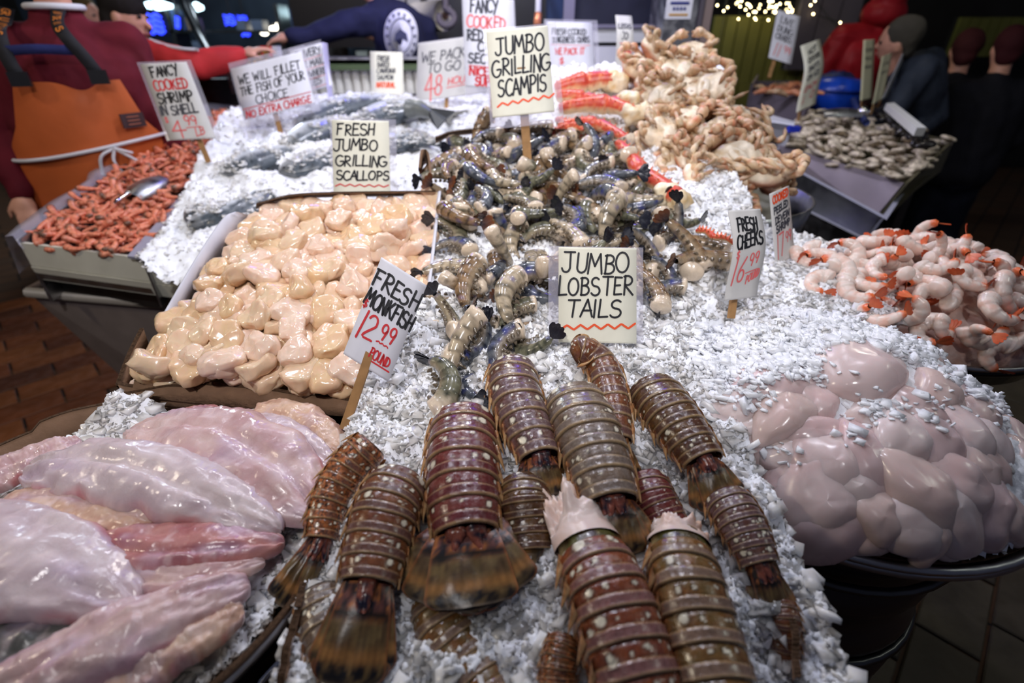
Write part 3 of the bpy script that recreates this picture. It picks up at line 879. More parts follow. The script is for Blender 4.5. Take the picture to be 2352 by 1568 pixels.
def ice_bed(label, inside, height, box, nx, n_sh, s0, s1, amp=.012, freq=26, mask=None, sub=-.005, over=0.0):
    """a heap of crushed ice: lumpy base plus loose chips on it"""
    x0, x1, y0, y1 = box
    ny = int(nx * (y1 - y0) / (x1 - x0))
    X, Y = np.meshgrid(np.linspace(x0, x1, nx), np.linspace(y0, y1, ny), indexing='ij')
    ins = inside(X, Y)
    Z = height(X, Y)
    P3 = np.stack([X, Y, Z], -1)
    Z = Z + .001 + amp * fbm(P3 * freq, 4, 2.2, .6) + .16 * amp * RNG.normal(size=Z.shape)
    V = np.stack([X, Y, Z], -1)
    Fc = quads(nx, ny)
    keep = ins.ravel()[Fc].all(1)
    e = tag(bpy.data.objects.new('crushed_ice', None), label, 'ice', kind='stuff')
    COL.objects.link(e)
    used = np.unique(Fc[keep])
    rm = np.full(nx * ny, -1)
    rm[used] = np.arange(len(used))
    o = add('ice_base', new_mesh('ice_base', V.reshape(-1, 3)[used], rm[Fc[keep]], M_ICEB, None, False), e)
    o['kind'] = 'stuff'
    P = []
    while sum(len(p) for p in P) < n_sh:
        x = RNG.uniform(x0, x1, n_sh)
        y = RNG.uniform(y0, y1, n_sh)
        k = inside(x, y)
        if mask is not None:
            k &= RNG.random(n_sh) < mask(x, y)
        z = height(x, y) + amp * fbm(np.stack([x, y, height(x, y)], -1) * freq, 4, 2.2, .6)
        P.append(np.stack([x, y, z + sub + RNG.uniform(-.001, .006, n_sh) + over * (.4 + .6 * RNG.random(n_sh))], -1)[k])
    s = shards(np.vstack(P)[:n_sh], s0, s1, M_ICE, 'ice_chips', parent=e)
    s['kind'] = 'stuff'
    return e

def poly_in(poly):
    poly = np.array([(float(p[0]), float(p[1])) for p in poly])
    def f(x, y):
        r = np.zeros(np.shape(x), bool)
        j = len(poly) - 1
        for i in range(len(poly)):
            xi, yi = poly[i]
            xj, yj = poly[j]
            c = ((yi > y) != (yj > y)) & (x < (xj - xi) * (y - yi) / (yj - yi + 1e-12) + xi)
            r ^= c
            j = i
        return r
    return f

# lobster box
ice_bed('white crushed ice around the lobster tails', lambda x, y: (x > LX0 + .004) & (x < LX1 - .004), lambda x, y: pz(LOB, y) - .062, (LX0, LX1, .13, .86), 220, 23000, .005, .022, .014, 22)
# scampi / centre bed
SC_POLY = [c_(958, 960), c_(1004, 450), c_(985, 330), c_(1180, 300), c_(1420, 330), (0.50, 1.62), (0.62, 1.35), (0.70, 1.10), (0.60, .98), (.44, .86), (.36, .72), (.36, .62), (-.15, .60)]
def h_sc(x, y):
    h = pz(SCAM, y) - .030
    h = h + .02 * sstep(.22, .42, x) * sstep(.75, .95, y) * (1 - sstep(1.25, 1.5, y))
    return h - .11 * sstep(.30, .66, x - .45 * (y - .95)) * (1 - sstep(1.25, 1.45, y))
ice_bed('white crushed ice under the grilling scampi', poly_in(SC_POLY), h_sc, (-.17, .75, .58, 1.75), 215, 21000, .005, .024, .016, 20)
# salmon bed
FB_POLY = [onp(312, 596, FISH), onp(345, 650, FISH), onp(430, 680, FISH), onp(560, 640, FISH), s_(600, 470), s_(1000, 440), c_(985, 340), c_(1190, 296), (0.22, 2.95), (-1.28, 2.95), q(590, 268)]
def h_fb(x, y):
    h = pz(FISH, y) - .02
    h = np.where(y > 2.3, pz(FISH, 2.3) - .02 + .03 * (y - 2.3), h)
    return h + .05 * np.exp(-(((x + .92) / .16) ** 2 + ((y - 1.30) / .14) ** 2)) + .015 * fbm(np.stack([x, y, 0 * x], -1) * 4, 2)
ice_bed('white crushed ice around the whole salmon', poly_in(FB_POLY), h_fb, (-1.3, .25, 1.1, 2.95), 190, 16000, .006, .022, .02, 14)
# monkfish tray
ice_bed('white crushed ice under the monkfish fillets', lambda x, y: ((x - MCX) / MRX) ** 2 + ((y - MCY) / MRY) ** 2 < .93, lambda x, y: pz(MONK, y) - .022 + .055 * np.exp(-(((x + .64) / .045) ** 2 + ((y - .66) / .035) ** 2)), (MCX - MRX, MCX + MRX, MCY - MRY, MCY + MRY), 180, 16000, .004, .022, .011, 24)
# cheeks mound
def h_ck(x, y):
    r2 = ((x - CCX) / CRX) ** 2 + ((y - CCY) / CRY) ** 2
    dome = np.sqrt(np.clip(1 - r2, 0, 1))
    shift = 1 + .25 * np.clip((y - CCY) / CRY, -1, 1) - .18 * np.clip((x - CCX) / CRX, -1, 1)
    return CZ - .008 + .155 * dome * shift
ice_bed('loose crushed ice scattered over the fish cheeks', lambda x, y: ((x - CCX) / CRX) ** 2 + ((y - CCY) / CRY) ** 2 < .985, h_ck, (CCX - CRX, CCX + CRX, CCY - CRY, CCY + CRY), 170, 9000, .003, .016, .007, 26,
        mask=lambda x, y: .02 + .98 * sstep(.62, .76, y - .30 * (x - .50)))
# ice ridge joining cheeks and peeled shrimp to the centre
RIDGE = [(.33, .70), (.36, .86), (.48, 1.0), (.58, 1.28), (.80, 1.30), (.86, 1.05), (.80, .90), (.62, .86), (.48, .74)]
ice_bed('ridge of crushed ice behind the fish cheeks', poly_in(RIDGE), lambda x, y: .995 + .07 * sstep(.70, 1.15, y) - .03 * sstep(.7, .95, x), (.34, .9, .68, 1.34), 130, 8000, .005, .02, .014, 20)
# under the crab
ice_bed('crushed ice showing between the crabs', lambda x, y: (y > 1.38) & (y < 2.2) & (x > .10 - .1 * (y - 1.4)) & (x < .62 + .25 * (y - 1.4)), lambda x, y: pz(CRAB, y) - .05, (0, .9, 1.36, 2.22), 90, 2600, .008, .026, .014)
# ================================================================ lobster tails
M_SHELL = pbr('lobster_shell', attr=True, rough=0.24, spec=0.6, var=0.16, vscale=70, bump=0.22, bscale=260, bdist=.002, rvar=.12, coat=.15)
M_FAN = pbr('tail_fan', attr=True, rough=0.28, spec=0.5, var=0.22, vscale=90, bump=0.15, bscale=300, bdist=.001, sss=.1, rad=(.004, .003, .001))
M_MEAT = pbr('lobster_meat', attr=True, rough=0.3, spec=0.5, sss=0.3, rad=(.01, .006, .005), bump=.2, bscale=180, bdist=.002)
CREAM = np.array(lin(196, 164, 116))
WHITE = np.array(lin(232, 224, 200))
DARK = np.array(lin(34, 24, 20))
ORNG = np.array(lin(190, 112, 62))
SCHEME = {
    'brown': dict(band=lin(104, 62, 46), post=lin(96, 66, 58), alt=lin(118, 72, 40)),
    'red': dict(band=lin(98, 40, 38), post=lin(92, 42, 44), alt=lin(112, 58, 52)),
    'olive': dict(band=lin(112, 88, 50), post=lin(122, 98, 82), alt=lin(128, 84, 44)),
    'grey': dict(band=lin(122, 108, 98), post=lin(112, 98, 88), alt=lin(104, 84, 66)),
    'mauve': dict(band=lin(104, 80, 82), post=lin(98, 74, 74), alt=lin(92, 58, 46)),
    'spot': dict(band=lin(120, 62, 44), post=lin(128, 88, 84), alt=lin(132, 70, 40)),
    'dark': dict(band=lin(74, 46, 34), post=lin(80, 54, 42), alt=lin(94, 66, 36)),
}

def lobster(label, path, w0, w1, scheme='brown', plane=LOB, dzs=None, roll=0.0, fan=(.09, .5, .35), fan_scale=1.0, meat=None, collar=False, seed=0,
            nseg=6, arch=0.44, upv=None, spots=1.0, world=None, mottled=False):
    rg = np.random.default_rng(100 + seed)
    if world is not None:
        ridge = np.array(world, float)
    else:
        dzs = dzs if dzs is not None else [0] * len(path)
        ridge = np.array([onp(px, py, plane, dz) for (px, py), dz in zip(path, dzs)])
    n = 240
    C = catmull(ridge, n)
    up = np.array([0, -plane[1], 1.0]) if upv is None else np.array(upv, float)
    T, N, B = frames(C, up)
    if roll:
        c, s = math.cos(roll), math.sin(roll)
        N, B = N * c + B * s, B * c - N * s
    L = np.linalg.norm(np.diff(C, axis=0), axis=1).sum()
    sN = np.linspace(0, 1, n)
    wid = np.interp(sN, [0, .12, .5, .85, 1], [w0 * .93, w0, w0 * .6 + w1 * .45, w1 * 1.03, w1 * .86])
    hgt = wid * arch
    e = thing('lobster_tail', label, 'lobster tail', C[n // 2] - N[n // 2] * hgt[n // 2], 'spiny lobster tails on ice')
    sc = SCHEME[scheme]
    nth, nv = 66, 22
    th = np.linspace(-1.98, 1.98, nth)
    edges = np.linspace(0.0, 1.0, nseg + 1)
    def put(s, theta, rf, back=0.0):
        s2 = np.clip(s + back, 0, 1) * (n - 1)
        i = np.clip(s2.astype(int), 0, n - 2)
        f = (s2 - i)[..., None]
        g = lambda A: A[i] * (1 - f) + A[i + 1] * f
        wv = np.interp(np.clip(s + back, 0, 1), sN, wid)
        hv = np.interp(np.clip(s + back, 0, 1), sN, hgt)
        c_, t_, n_, b_ = g(C), g(T), g(N), g(B)
        sx = np.sign(np.sin(theta)) * np.abs(np.sin(theta)) ** .92
        return c_ - n_ * hv[..., None] + b_ * (wv / 2 * rf * sx)[..., None] + n_ * (hv * rf * np.cos(theta))[..., None]
    for k in range(nseg):
        a, b = edges[k], edges[k + 1]
        ln = b - a
        v = np.linspace(0, 1, nv)
        VV, TH = np.meshgrid(v, th, indexing='ij')
        s = a - .10 * ln * (k > 0) + VV * (ln * (1.0 + .10 * (k > 0)))
        rf = .925 + .045 * sstep(0, .25, VV) + .028 * sstep(.56, .62, VV) - .012 * np.exp(-((VV - .55) / .03) ** 2) + .014 * np.exp(-((VV - .93) / .05) ** 2) - .07 * sstep(.965, 1.0, VV)
        if k == 0:
            rf = rf * (.86 + .14 * sstep(0, .3, VV))
        wavy = .03 * np.sin(TH * 5 + k) * ln
        back = .30 * ln * sstep(1.25, 1.95, np.abs(TH)) * VV + wavy * .3
        V = put(s, TH, rf, back)
        # colour
        pn = np.stack([TH * 2.2, VV * 2 + k * 3, np.full_like(VV, seed * 1.7)], -1)
        nz = fbm(pn * 1.6, 4)
        col = mix(np.array(sc['band']), np.array(sc['alt']), np.clip(.5 + nz * .8, 0, 1))
        col = mix(col, np.array(sc['post']), sstep(.56, .62, VV))
        col = col * (1 + .25 * fbm(pn * 7, 3))[..., None]
        side = sstep(1.05, 1.55, np.abs(TH))
        mott = np.clip(.5 + 1.3 * fbm(pn * 5 + 9, 3), 0, 1)
        col = mix(col, mix(ORNG, DARK, mott), side * (.75 if not mottled else 1))
        if mottled:
            col = mix(col, mix(ORNG, DARK, mott), .85 * sstep(-.15, .25, np.clip(.5 + fbm(pn * 2.2 + 3, 2), 0, 1)) * (.35 + .65 * sstep(.0, .5, np.abs(TH))))
        lw = .030
        line = np.exp(-((VV - .585) / lw) ** 2) * .55 + np.exp(-((VV - .935) / (lw * 1.1)) ** 2) * .95
        col = mix(col, CREAM, np.clip(line * (.75 + .3 * nz), 0, 1))
        col = mix(col, DARK, np.exp(-((VV - .54) / .022) ** 2) * .6 + np.exp(-((VV - 0.03) / .06) ** 2) * .75 + sstep(.97, 1, VV) * .8)  # shade of the groove and plate gaps put into the shell colour
        ar = wid[int((a + b) / 2 * (n - 1))] * .5
        for (t0, rad) in ((rg.normal(0, .2), .16), (-.34, .20), (.38, .20), (-.72, .34), (.75, .34), (-1.05, .24), (1.05, .24), (rg.uniform(-.5, .5), .10), (rg.uniform(-.9, .9), .09)):
            if rg.random() > .62 * spots: continue
            t0 = t0 + rg.normal(0, .07)
            v0 = .34 + rg.normal(0, .07)
            rad = rad * rg.uniform(.5, 1.1) * .36 * (1.5 if k in (0, nseg - 1) else 1.1)
            d = np.sqrt((TH - t0) ** 2 + ((VV - v0) * ln * L / ar * 1.15) ** 2) / max(rad, .035)
            col = mix(col, DARK, np.exp(-((d - 1.15) / .3) ** 2) * .55)
            col = mix(col, WHITE * (.85 + .15 * rg.random()), sstep(1.0, .7, d))
        seg_o = part(e, 'shell_segment', V, quads(nv, nth), M_SHELL, col.reshape(-1, 3))
        # pleura: one curved tooth each side
        for sg in (-1, 1):
            m1, m2 = 10, 9
            u = np.linspace(0, 1, m1)
            pth = put(a + ln * (.42 + .60 * u + .16 * u * u), sg * (1.30 + .42 * u), .985 + .17 * u ** 1.5)
            dirs = np.gradient(pth, axis=0); dirs /= np.linalg.norm(dirs, axis=1)[:, None]
            i0 = int(np.clip((a + b) / 2, 0, 1) * (n - 1))
            na = N[i0]; ba = B[i0] * sg
            r1 = ln * L * .34 * (1 - u) ** .8 + .0007
            ph = np.linspace(0, 2 * np.pi, m2, endpoint=False)
            Vp = pth[:, None] + r1[:, None, None] * (np.cos(ph)[None, :, None] * T[i0] * .8 + .3 * np.sin(ph)[None, :, None] * (ba + .3 * na))
            cc = mix(mix(ORNG, CREAM, np.full((m1, m2), .45)), DARK, np.clip(.2 + .9 * vnoise(Vp * 320), 0, 1) * .8)
            cc = mix(cc, CREAM, np.broadcast_to(np.exp(-((np.cos(ph) - .9) / .3) ** 2)[None], (m1, m2)) * .6)
            part(seg_o, 'side_spine', Vp, quads(m1, m2, False, True), M_SHELL, cc.reshape(-1, 3))
    # underside closes the shell
    v = np.linspace(0.01, .99, 40)
    x = np.linspace(-1, 1, 9)
    VV, XX = np.meshgrid(v, x, indexing='ij')
    i = (VV * (n - 1)).astype(int)
    Vu = C[i] - N[i] * (hgt[i] * (1.30 - .1 * np.cos(VV * nseg * 6.28)))[..., None] + B[i] * (wid[i] / 2 * .9 * XX)[..., None]
    part(e, 'underside', Vu, quads(40, 9), M_MEAT, np.broadcast_to(lin(190, 140, 110), (360, 3)))
    # meat at the cut end
    ms_, ml = (meat if meat else (.0, .12))
    nu_, nv_ = (40, 56) if meat else (10, 16)
    U, PH = np.meshgrid(np.linspace(0, 1, nu_), np.linspace(0, 2 * np.pi, nv_, endpoint=False), indexing='ij')
    out = -ml * w0 * U - (.024 if collar else 0)
    rad = np.sqrt(np.clip(1 - U ** (2.2 if not meat else 4.5), 0, 1)) * (.90 if not meat else 1.0 - .18 * U)
    Vm = C[0] - N[0] * hgt[0] * .95 + T[0] * (out + .02)[..., None] + B[0] * (wid[0] / 2 * rad * np.cos(PH))[..., None] + N[0] * (hgt[0] * .9 * rad * np.where(np.sin(PH) > 0, np.sin(PH), .45 * np.sin(PH)))[..., None]
    if meat:
        nz = fbm(Vm * 42 + seed, 5, 2.4, .62)
        Vm = Vm + (nz * ms_)[..., None] * (N[0] + .6 * B[0] * np.cos(PH)[..., None] - .8 * T[0]) * sstep(.15, .6, U)[..., None]
    cm = mix(np.array(lin(226, 206, 196)), np.array(lin(214, 168, 132)), np.clip(.4 + .9 * fbm(Vm * 30, 3), 0, 1) * .6)
    part(e, 'tail_meat', Vm, quads(nu_, nv_, False, True), M_MEAT, cm.reshape(-1, 3))
    if collar:
        VV, TH = np.meshgrid(np.linspace(0, 1, 18), np.linspace(-1.45, 1.45, 48), indexing='ij')
        ext = .030
        base = C[0] - N[0] * hgt[0]
        rfc = .93 - .10 * (1 - VV) ** 2
        Vc = base - T[0] * ((1 - VV) * ext)[..., None] + T[0] * .012 + B[0] * (wid[0] / 2 * rfc * np.sin(TH))[..., None] + N[0] * (hgt[0] * rfc * np.cos(TH))[..., None]
        cc = mix(np.array(lin(86, 84, 40)), np.array(lin(58, 44, 26)), np.clip(.5 + fbm(Vc * 60, 3), 0, 1))
        cc = mix(cc, CREAM, np.clip(np.exp(-((VV - .0) / .05) ** 2) + np.exp(-((VV - .93) / .06) ** 2), 0, 1))
        cc = mix(cc, np.array(lin(150, 130, 92)), sstep(1.0, 1.4, np.abs(TH)))
        part(e, 'collar', Vc, quads(18, 48), M_SHELL, cc.reshape(-1, 3), label='smooth olive front collar')
    # tail fan
    fl, spread, droop = fan
    if fl > 0:
        E, t0, n0, b0 = C[-1] - N[-1] * hgt[-1] * .55, T[-1], N[-1], B[-1]
        blades = [('telson', 0.0, 1.0, .46)] + [('uropod', sg * a_, l_, w_) for sg in (-1, 1) for a_, l_, w_ in ((spread * .55, .98, .44), (spread * 1.05, .90, .46))]
        for (nm, ang, lf, wf) in blades:
            nu_, nv_ = 23, 25
            U, VV = np.meshgrid(np.linspace(-1, 1, nu_), np.linspace(0, 1, nv_), indexing='ij')
            d = t0 * math.cos(ang) + b0 * math.sin(ang)
            sd = -t0 * math.sin(ang) + b0 * math.cos(ang)
            l = fl * lf
            ww = w1 * wf * fan_scale * (.80 + .42 * VV ** .8) * np.where(VV > .86, np.sqrt(np.clip(1 - ((VV - .86) / .16) ** 2 * .55, 0, 1)), 1) * .72
            ry = VV * l - .05 * l * U ** 2 * VV
            drop = -droop * l * VV ** 1.6
            rib = .0006 * np.sin(U * 34) * sstep(.3, .45, VV) * (1 - .6 * np.abs(U))
            off = (-.0035 if nm == 'uropod' else 0) * (1 + abs(ang))
            lift = -abs(math.sin(ang)) * .016
            V = E + d * ry[..., None] + sd * (U * ww)[..., None] + n0 * (drop + rib + off + lift - .006 * U ** 2 + .0012 * fbm(np.stack([U * 2, VV * 3, np.full_like(U, ang)], -1), 2))[..., None] + b0 * math.sin(ang) * w1 * .22
            pn = np.stack([U * 3, VV * 4, np.full_like(U, ang * 5 + seed)], -1)
            nz = fbm(pn * 2, 4)
            base_c = mix(np.array(lin(120, 74, 66)), np.array(lin(28, 26, 36)), np.clip(.45 + 1.2 * nz, 0, 1))
            base_c = mix(base_c, np.array(lin(180, 110, 58)), np.clip(1.6 * fbm(pn * 3 + 5, 3) - .15, 0, 1))
            c = mix(base_c, np.array(lin(30, 26, 22)), np.exp(-((VV - .34) / .06) ** 2))
            c = mix(c, mix(np.array(lin(112, 92, 58)), np.array(lin(84, 64, 42)), np.clip(.5 + nz, 0, 1)), sstep(.36, .44, VV))
            c = mix(c, np.array(lin(164, 114, 62)), np.exp(-((VV - .74) / .08) ** 2) * .8)
            c = mix(c, np.array(lin(22, 22, 26)), sstep(.80, .86, VV + .03 * nz) * (1 - sstep(.95, .985, VV)) * np.clip(.75 + nz, 0, 1))
            c = mix(c, np.array(lin(120, 110, 100)), sstep(.955, 1.0, VV) * .6)
            c = c * (1 - .22 * (np.sin(U * 34) < 0) * sstep(.3, .5, VV) * (1 - sstep(.78, .84, VV)))[..., None]
            c = mix(c, np.array(lin(150, 88, 50)), sstep(.9, 1.0, np.abs(U)) * .6)
            Vb = V - n0 * .0018
            nn = nu_ * nv_
            f1 = quads(nu_, nv_)
            V2 = np.concatenate([V.reshape(-1, 3), Vb.reshape(-1, 3)])
            c2 = np.concatenate([c.reshape(-1, 3)] * 2)
            bl_o = part(e, nm, V2, np.concatenate([f1, f1[:, ::-1] + nn]), M_FAN, c2)
            if nm == 'uropod':
                q_ = catmull([E + b0 * math.sin(ang) * w1 * .2 - t0 * .004, E + d * l * .16 + sd * .0 + b0 * math.sin(ang) * w1 * .22 + n0 * (lift + .002), E + d * l * .34 + b0 * math.sin(ang) * w1 * .22 + n0 * (lift + .0)], 8)
                Vq, Fq = tube(q_, np.array([.006, .009, .0085, .007, .006, .005, .004, .002]) * w1 / .075, 9)
                part(bl_o, 'fan_joint', Vq, Fq, M_SHELL, mix(np.array(lin(150, 84, 66)), np.array(lin(30, 28, 44)), np.clip(.5 + 1.3 * vnoise(Vq * 240), 0, 1)))
    return e

lobster('side-lying lobster tail with orange and black mottled edge, leftmost beside monkfish', [(862, 1022), (812, 1075), (772, 1150), (752, 1235)], .056, .046, 'brown', dzs=[-.01, -.02, -.03, -.04], roll=-.75, fan=(.075, .35, .3), seed=1, mottled=True, fan_scale=.7)
lobster('grey olive lobster tail under the folded fan at lower left', [(735, 1330), (760, 1420), (800, 1530), (830, 1640)], .060, .06, 'grey', dzs=[-.055, -.05, -.05, -.05], roll=-.3, fan=(0, 0, 0), seed=2, spots=.8)
lobster('brown lobster tail with white spots and narrow folded fan, left of centre', [(930, 1062), (895, 1130), (868, 1220), (845, 1325)], .080, .070, 'brown', dzs=[-.005, .004, 0, -.005], roll=-.22, fan=(.092, .10, .22), seed=3, fan_scale=1.3)
lobster('dark red lobster tail with its fan spread wide, at the centre', [(1062, 912), (1058, 985), (1058, 1080), (1068, 1200)], .098, .088, 'red', dzs=[-.015, .0, .004, .0], fan=(.080, .66, .10), seed=4, fan_scale=1.5)
lobster('mauve lobster tail at the back left beside the scampi', [(1186, 806), (1190, 860), (1215, 940), (1248, 1030)], .084, .066, 'mauve', dzs=[-.02, -.005, -.005, -.01], fan=(.05, .35, .3), seed=5, roll=-.15)
lobster('grey dusty lobster tail, broad, behind the white meat', [(1322, 866), (1348, 930), (1380, 1020), (1412, 1130)], .104, .080, 'grey', dzs=[-.015, .005, .005, .0], fan=(.06, .35, .3), seed=6)
lobster('slender curled lobster tail rising behind the lobster sign', [(1306, 806), (1340, 782), (1385, 815), (1412, 900), (1425, 1000)], .056, .044, 'brown', dzs=[-.012, .008, -.005, -.012, -.02], fan=(.05, .3, .3), seed=7)
lobster('dark brown lobster tail wedged behind the wide fan', [(1205, 1075), (1208, 1130), (1215, 1190), (1222, 1260)], .072, .066, 'dark', dzs=[-.03, -.02, -.03, -.04], fan=(0, 0, 0), seed=8, spots=.15)
lobster('short dark red lobster tail half buried in ice at the middle right', [(1490, 1070), (1510, 1120), (1540, 1180), (1570, 1250)], .056, .05, 'red', dzs=[-.035, -.03, -.035, -.045], fan=(.04, .3, .3), seed=9, spots=.3)
lobster('brown lobster tail with dark fan lying along the cheeks, upper one', [(1492, 852), (1535, 910), (1580, 975), (1622, 1040)], .086, .066, 'dark', dzs=[-.02, -.004, -.004, -.006], fan=(.058, .22, .35), seed=10, roll=.15)
lobster('brown lobster tail with folded fan along the cheeks, lower one', [(1662, 1112), (1695, 1165), (1725, 1225), (1752, 1290)], .060, .046, 'mauve', dzs=[-.018, -.012, -.014, -.02], fan=(.062, .2, .3), seed=11, roll=.25)
lobster('red brown lobster tail with large white spots and frayed meat, front centre', [(1375, 1215), (1420, 1300), (1462, 1410), (1510, 1560), (1535, 1640)], .092, .086, 'spot', dzs=[.0, .012, .012, .008, 0], roll=-.28, fan=(.07, .4, .3), seed=12, meat=(.017, .85), collar=True, spots=1.2)
lobster('olive lobster tail with white spots and green collar, front right', [(1588, 1222), (1612, 1300), (1645, 1410), (1690, 1560), (1720, 1650)], .084, .078, 'olive', dzs=[-.012, .0, .0, .0, 0], roll=-.24, fan=(.07, .4, .3), seed=13, meat=(.010, .40), collar=True, spots=.95)
lobster('amber lobster tail buried under ice at the bottom edge', [(985, 1345), (1015, 1420), (1060, 1500), (1120, 1600)], .066, .06, 'olive', dzs=[-.05, -.045, -.05, -.05], fan=(0, 0, 0), seed=14, spots=.2)
lobster('small amber lobster tail standing in ice at the bottom centre', [(1300, 1450), (1290, 1500), (1285, 1560), (1290, 1640)], .036, .04, 'dark', dzs=[-.035, -.035, -.04, -.05], fan=(0, 0, 0), seed=15, spots=.0, mottled=True)
lobster('brown lobster tail end hanging at the box\'s right edge', [(1782, 1370), (1795, 1420), (1800, 1470), (1802, 1530)], .036, .03, 'brown', dzs=[-.045, -.045, -.055, -.07], fan=(.05, .2, .5), seed=16, spots=.1, roll=.5)
# ================================================================ piles of food
def zone(px, py, cols, rows):
    """plain words for where in its heap a piece lies"""
    c = next(n for lim, n in cols if px < lim)
    r = next(n for lim, n in rows if py < lim)
    return c, r

def poisson(inside, box, dmin, rng, tries=30000, maxn=1000):
    """blue-noise points; dmin may be a function"""
    pts = []
    x0, x1, y0, y1 = box
    for _ in range(tries):
        p = (rng.uniform(x0, x1), rng.uniform(y0, y1))
        if not inside(p[0], p[1]): continue
        if all((p[0] - a) ** 2 + (p[1] - b) ** 2 > dmin * dmin for a, b in pts):
            pts.append(p)
            if len(pts) >= maxn: break
    return pts

def superell(a, b, c, e1, e2, nu=18, nv=28):
    u = np.linspace(-np.pi / 2, np.pi / 2, nu)
    v = np.linspace(-np.pi, np.pi, nv, endpoint=False)
    U, Vv = np.meshgrid(u, v, indexing='ij')
    f = lambda w, m: np.sign(w) * np.abs(w) ** m
    return np.stack([a * f(np.cos(U), e1) * f(np.cos(Vv), e2), b * f(np.cos(U), e1) * f(np.sin(Vv), e2), c * f(np.sin(U), e1)], -1)

SUBN = np.array([0, -.287, .958])
# ---------------------------------------------------------------- scallops
M_SCAL = pbr('raw_scallop', attr=True, coat=.25, rough=0.20, spec=0.5, sss=0.35, rad=(.012, .007, .004), bump=.08, bscale=120, bdist=.002, rvar=.08)
SC_ME = []
for k in range(12):
    rg = np.random.default_rng(300 + k)
    a, b, c = rg.uniform(.029, .036), rg.uniform(.023, .031), rg.uniform(.013, .018)
    V = superell(a, b, c, rg.uniform(.38, .75), rg.uniform(.7, 1.0), 22, 36)
    V[..., 0] *= 1 + rg.uniform(-.25, .25) * V[..., 1] / b
    V = V * (1 + .16 * fbm(V * 34 + k * 5, 2)[..., None]) + .005 * np.stack([fbm(V * 40 + 3 * k + o, 3) for o in (0, 9, 19)], -1)
    V[..., 2] += rg.uniform(-6, 6) * V[..., 0] ** 2 + rg.uniform(-5, 5) * V[..., 1] ** 2
    r = np.sqrt((V[..., 0] / a) ** 2 + (V[..., 1] / b) ** 2)
    stri = np.sin(np.arctan2(V[..., 1], V[..., 0]) * 60) * sstep(.75, .95, r)
    base = np.array(lin(*((226, 200, 168), (230, 203, 177), (224, 193, 153), (232, 206, 185))[k % 4]))
    col = mix(base, np.array(lin(228, 184, 160)), np.clip(.3 + .8 * fbm(V * 40 + 7, 3), 0, 1) * .6)
    col = mix(col, np.array(lin(216, 172, 112)), np.clip(fbm(V * 25 + 31, 2), 0, 1) * .6)
    col = col * (1 + .05 * stri)[..., None]
    SC_ME.append(new_mesh('scallop', V.reshape(-1, 3), quads(22, 36, False, True), M_SCAL, col.reshape(-1, 3)))
SQ = [s_(318, 868), s_(950, 915), s_(998, 446), s_(596, 476)]
in_sb = poly_in(SQ)
rg = random.Random(5)
n_sc = 0
def scal_h(x, y):
    # heap: lower at the right edge where the box wall shows
    d = (y - SQ[0][1]) / (SQ[2][1] - SQ[0][1])
    xl = SQ[0][0] + (SQ[3][0] - SQ[0][0]) * d
    xr = SQ[1][0] + (SQ[2][0] - SQ[1][0]) * d
    f = (x - xl) / (xr - xl)
    return .036 * math.sin(min(max(f, 0), 1) * math.pi) ** .6 * (1 - .9 * max(0, (d - .62) / .38)) - .012 * max(0, (d - .7) / .3)
for lay_i, (dm, dz) in enumerate(((.046, -.026), (.042, -.004), (.052, .014))):
    for (x, y) in poisson(in_sb, (-.8, -.1, .6, 1.5), dm, rg):
        h = scal_h(x, y)
        if lay_i == 2 and h < .015: continue
        z = pz(SCAL, y) + dz + h + rg.uniform(-.006, .006)
        tl = rg.uniform(0, .6) if rg.random() < .78 else rg.uniform(.8, 1.3)
        M = lay((x, y, z), SUBN, rg.uniform(0, 6.28), tl, rg.uniform(0, 6.28), rg.uniform(.86, 1.12))
        k = rg.randrange(12)
        o = add('scallop', SC_ME[k], None, M)
        qx, qy, _ = pix((x, y, z))
        tone = ('creamy', 'pale peach', 'golden cream', 'pinkish')[k % 4]
        c, r = zone(qx, qy, ((480, 'left edge'), (600, 'left of centre'), (730, 'middle'), (860, 'right of centre'), (9999, 'right edge')), ((510, 'back row under its sign'), (580, 'second row from back'), (660, 'upper middle'), (740, 'lower middle'), (810, 'second row from front'), (9999, 'front row at cardboard edge')))
        tag(o, tone + ' raw scallop ' + ('tipped on edge, ' if tl > .9 else 'in the ') + c + ', ' + r, 'scallop', 'raw scallops heaped in the cardboard box')
        n_sc += 1
# milky fill between the scallops
V = np.array([[a for a in p - zd * .045] for p in SQ])
o = add('scallop_liquor', new_mesh('scallop_liquor', V, [(0, 1, 2, 3)], pbr('scallop_liquor', lin(206, 180, 132), .15, .5)))
tag(o, 'milky yellow liquor pooled beneath the scallops', 'liquid', kind='stuff')

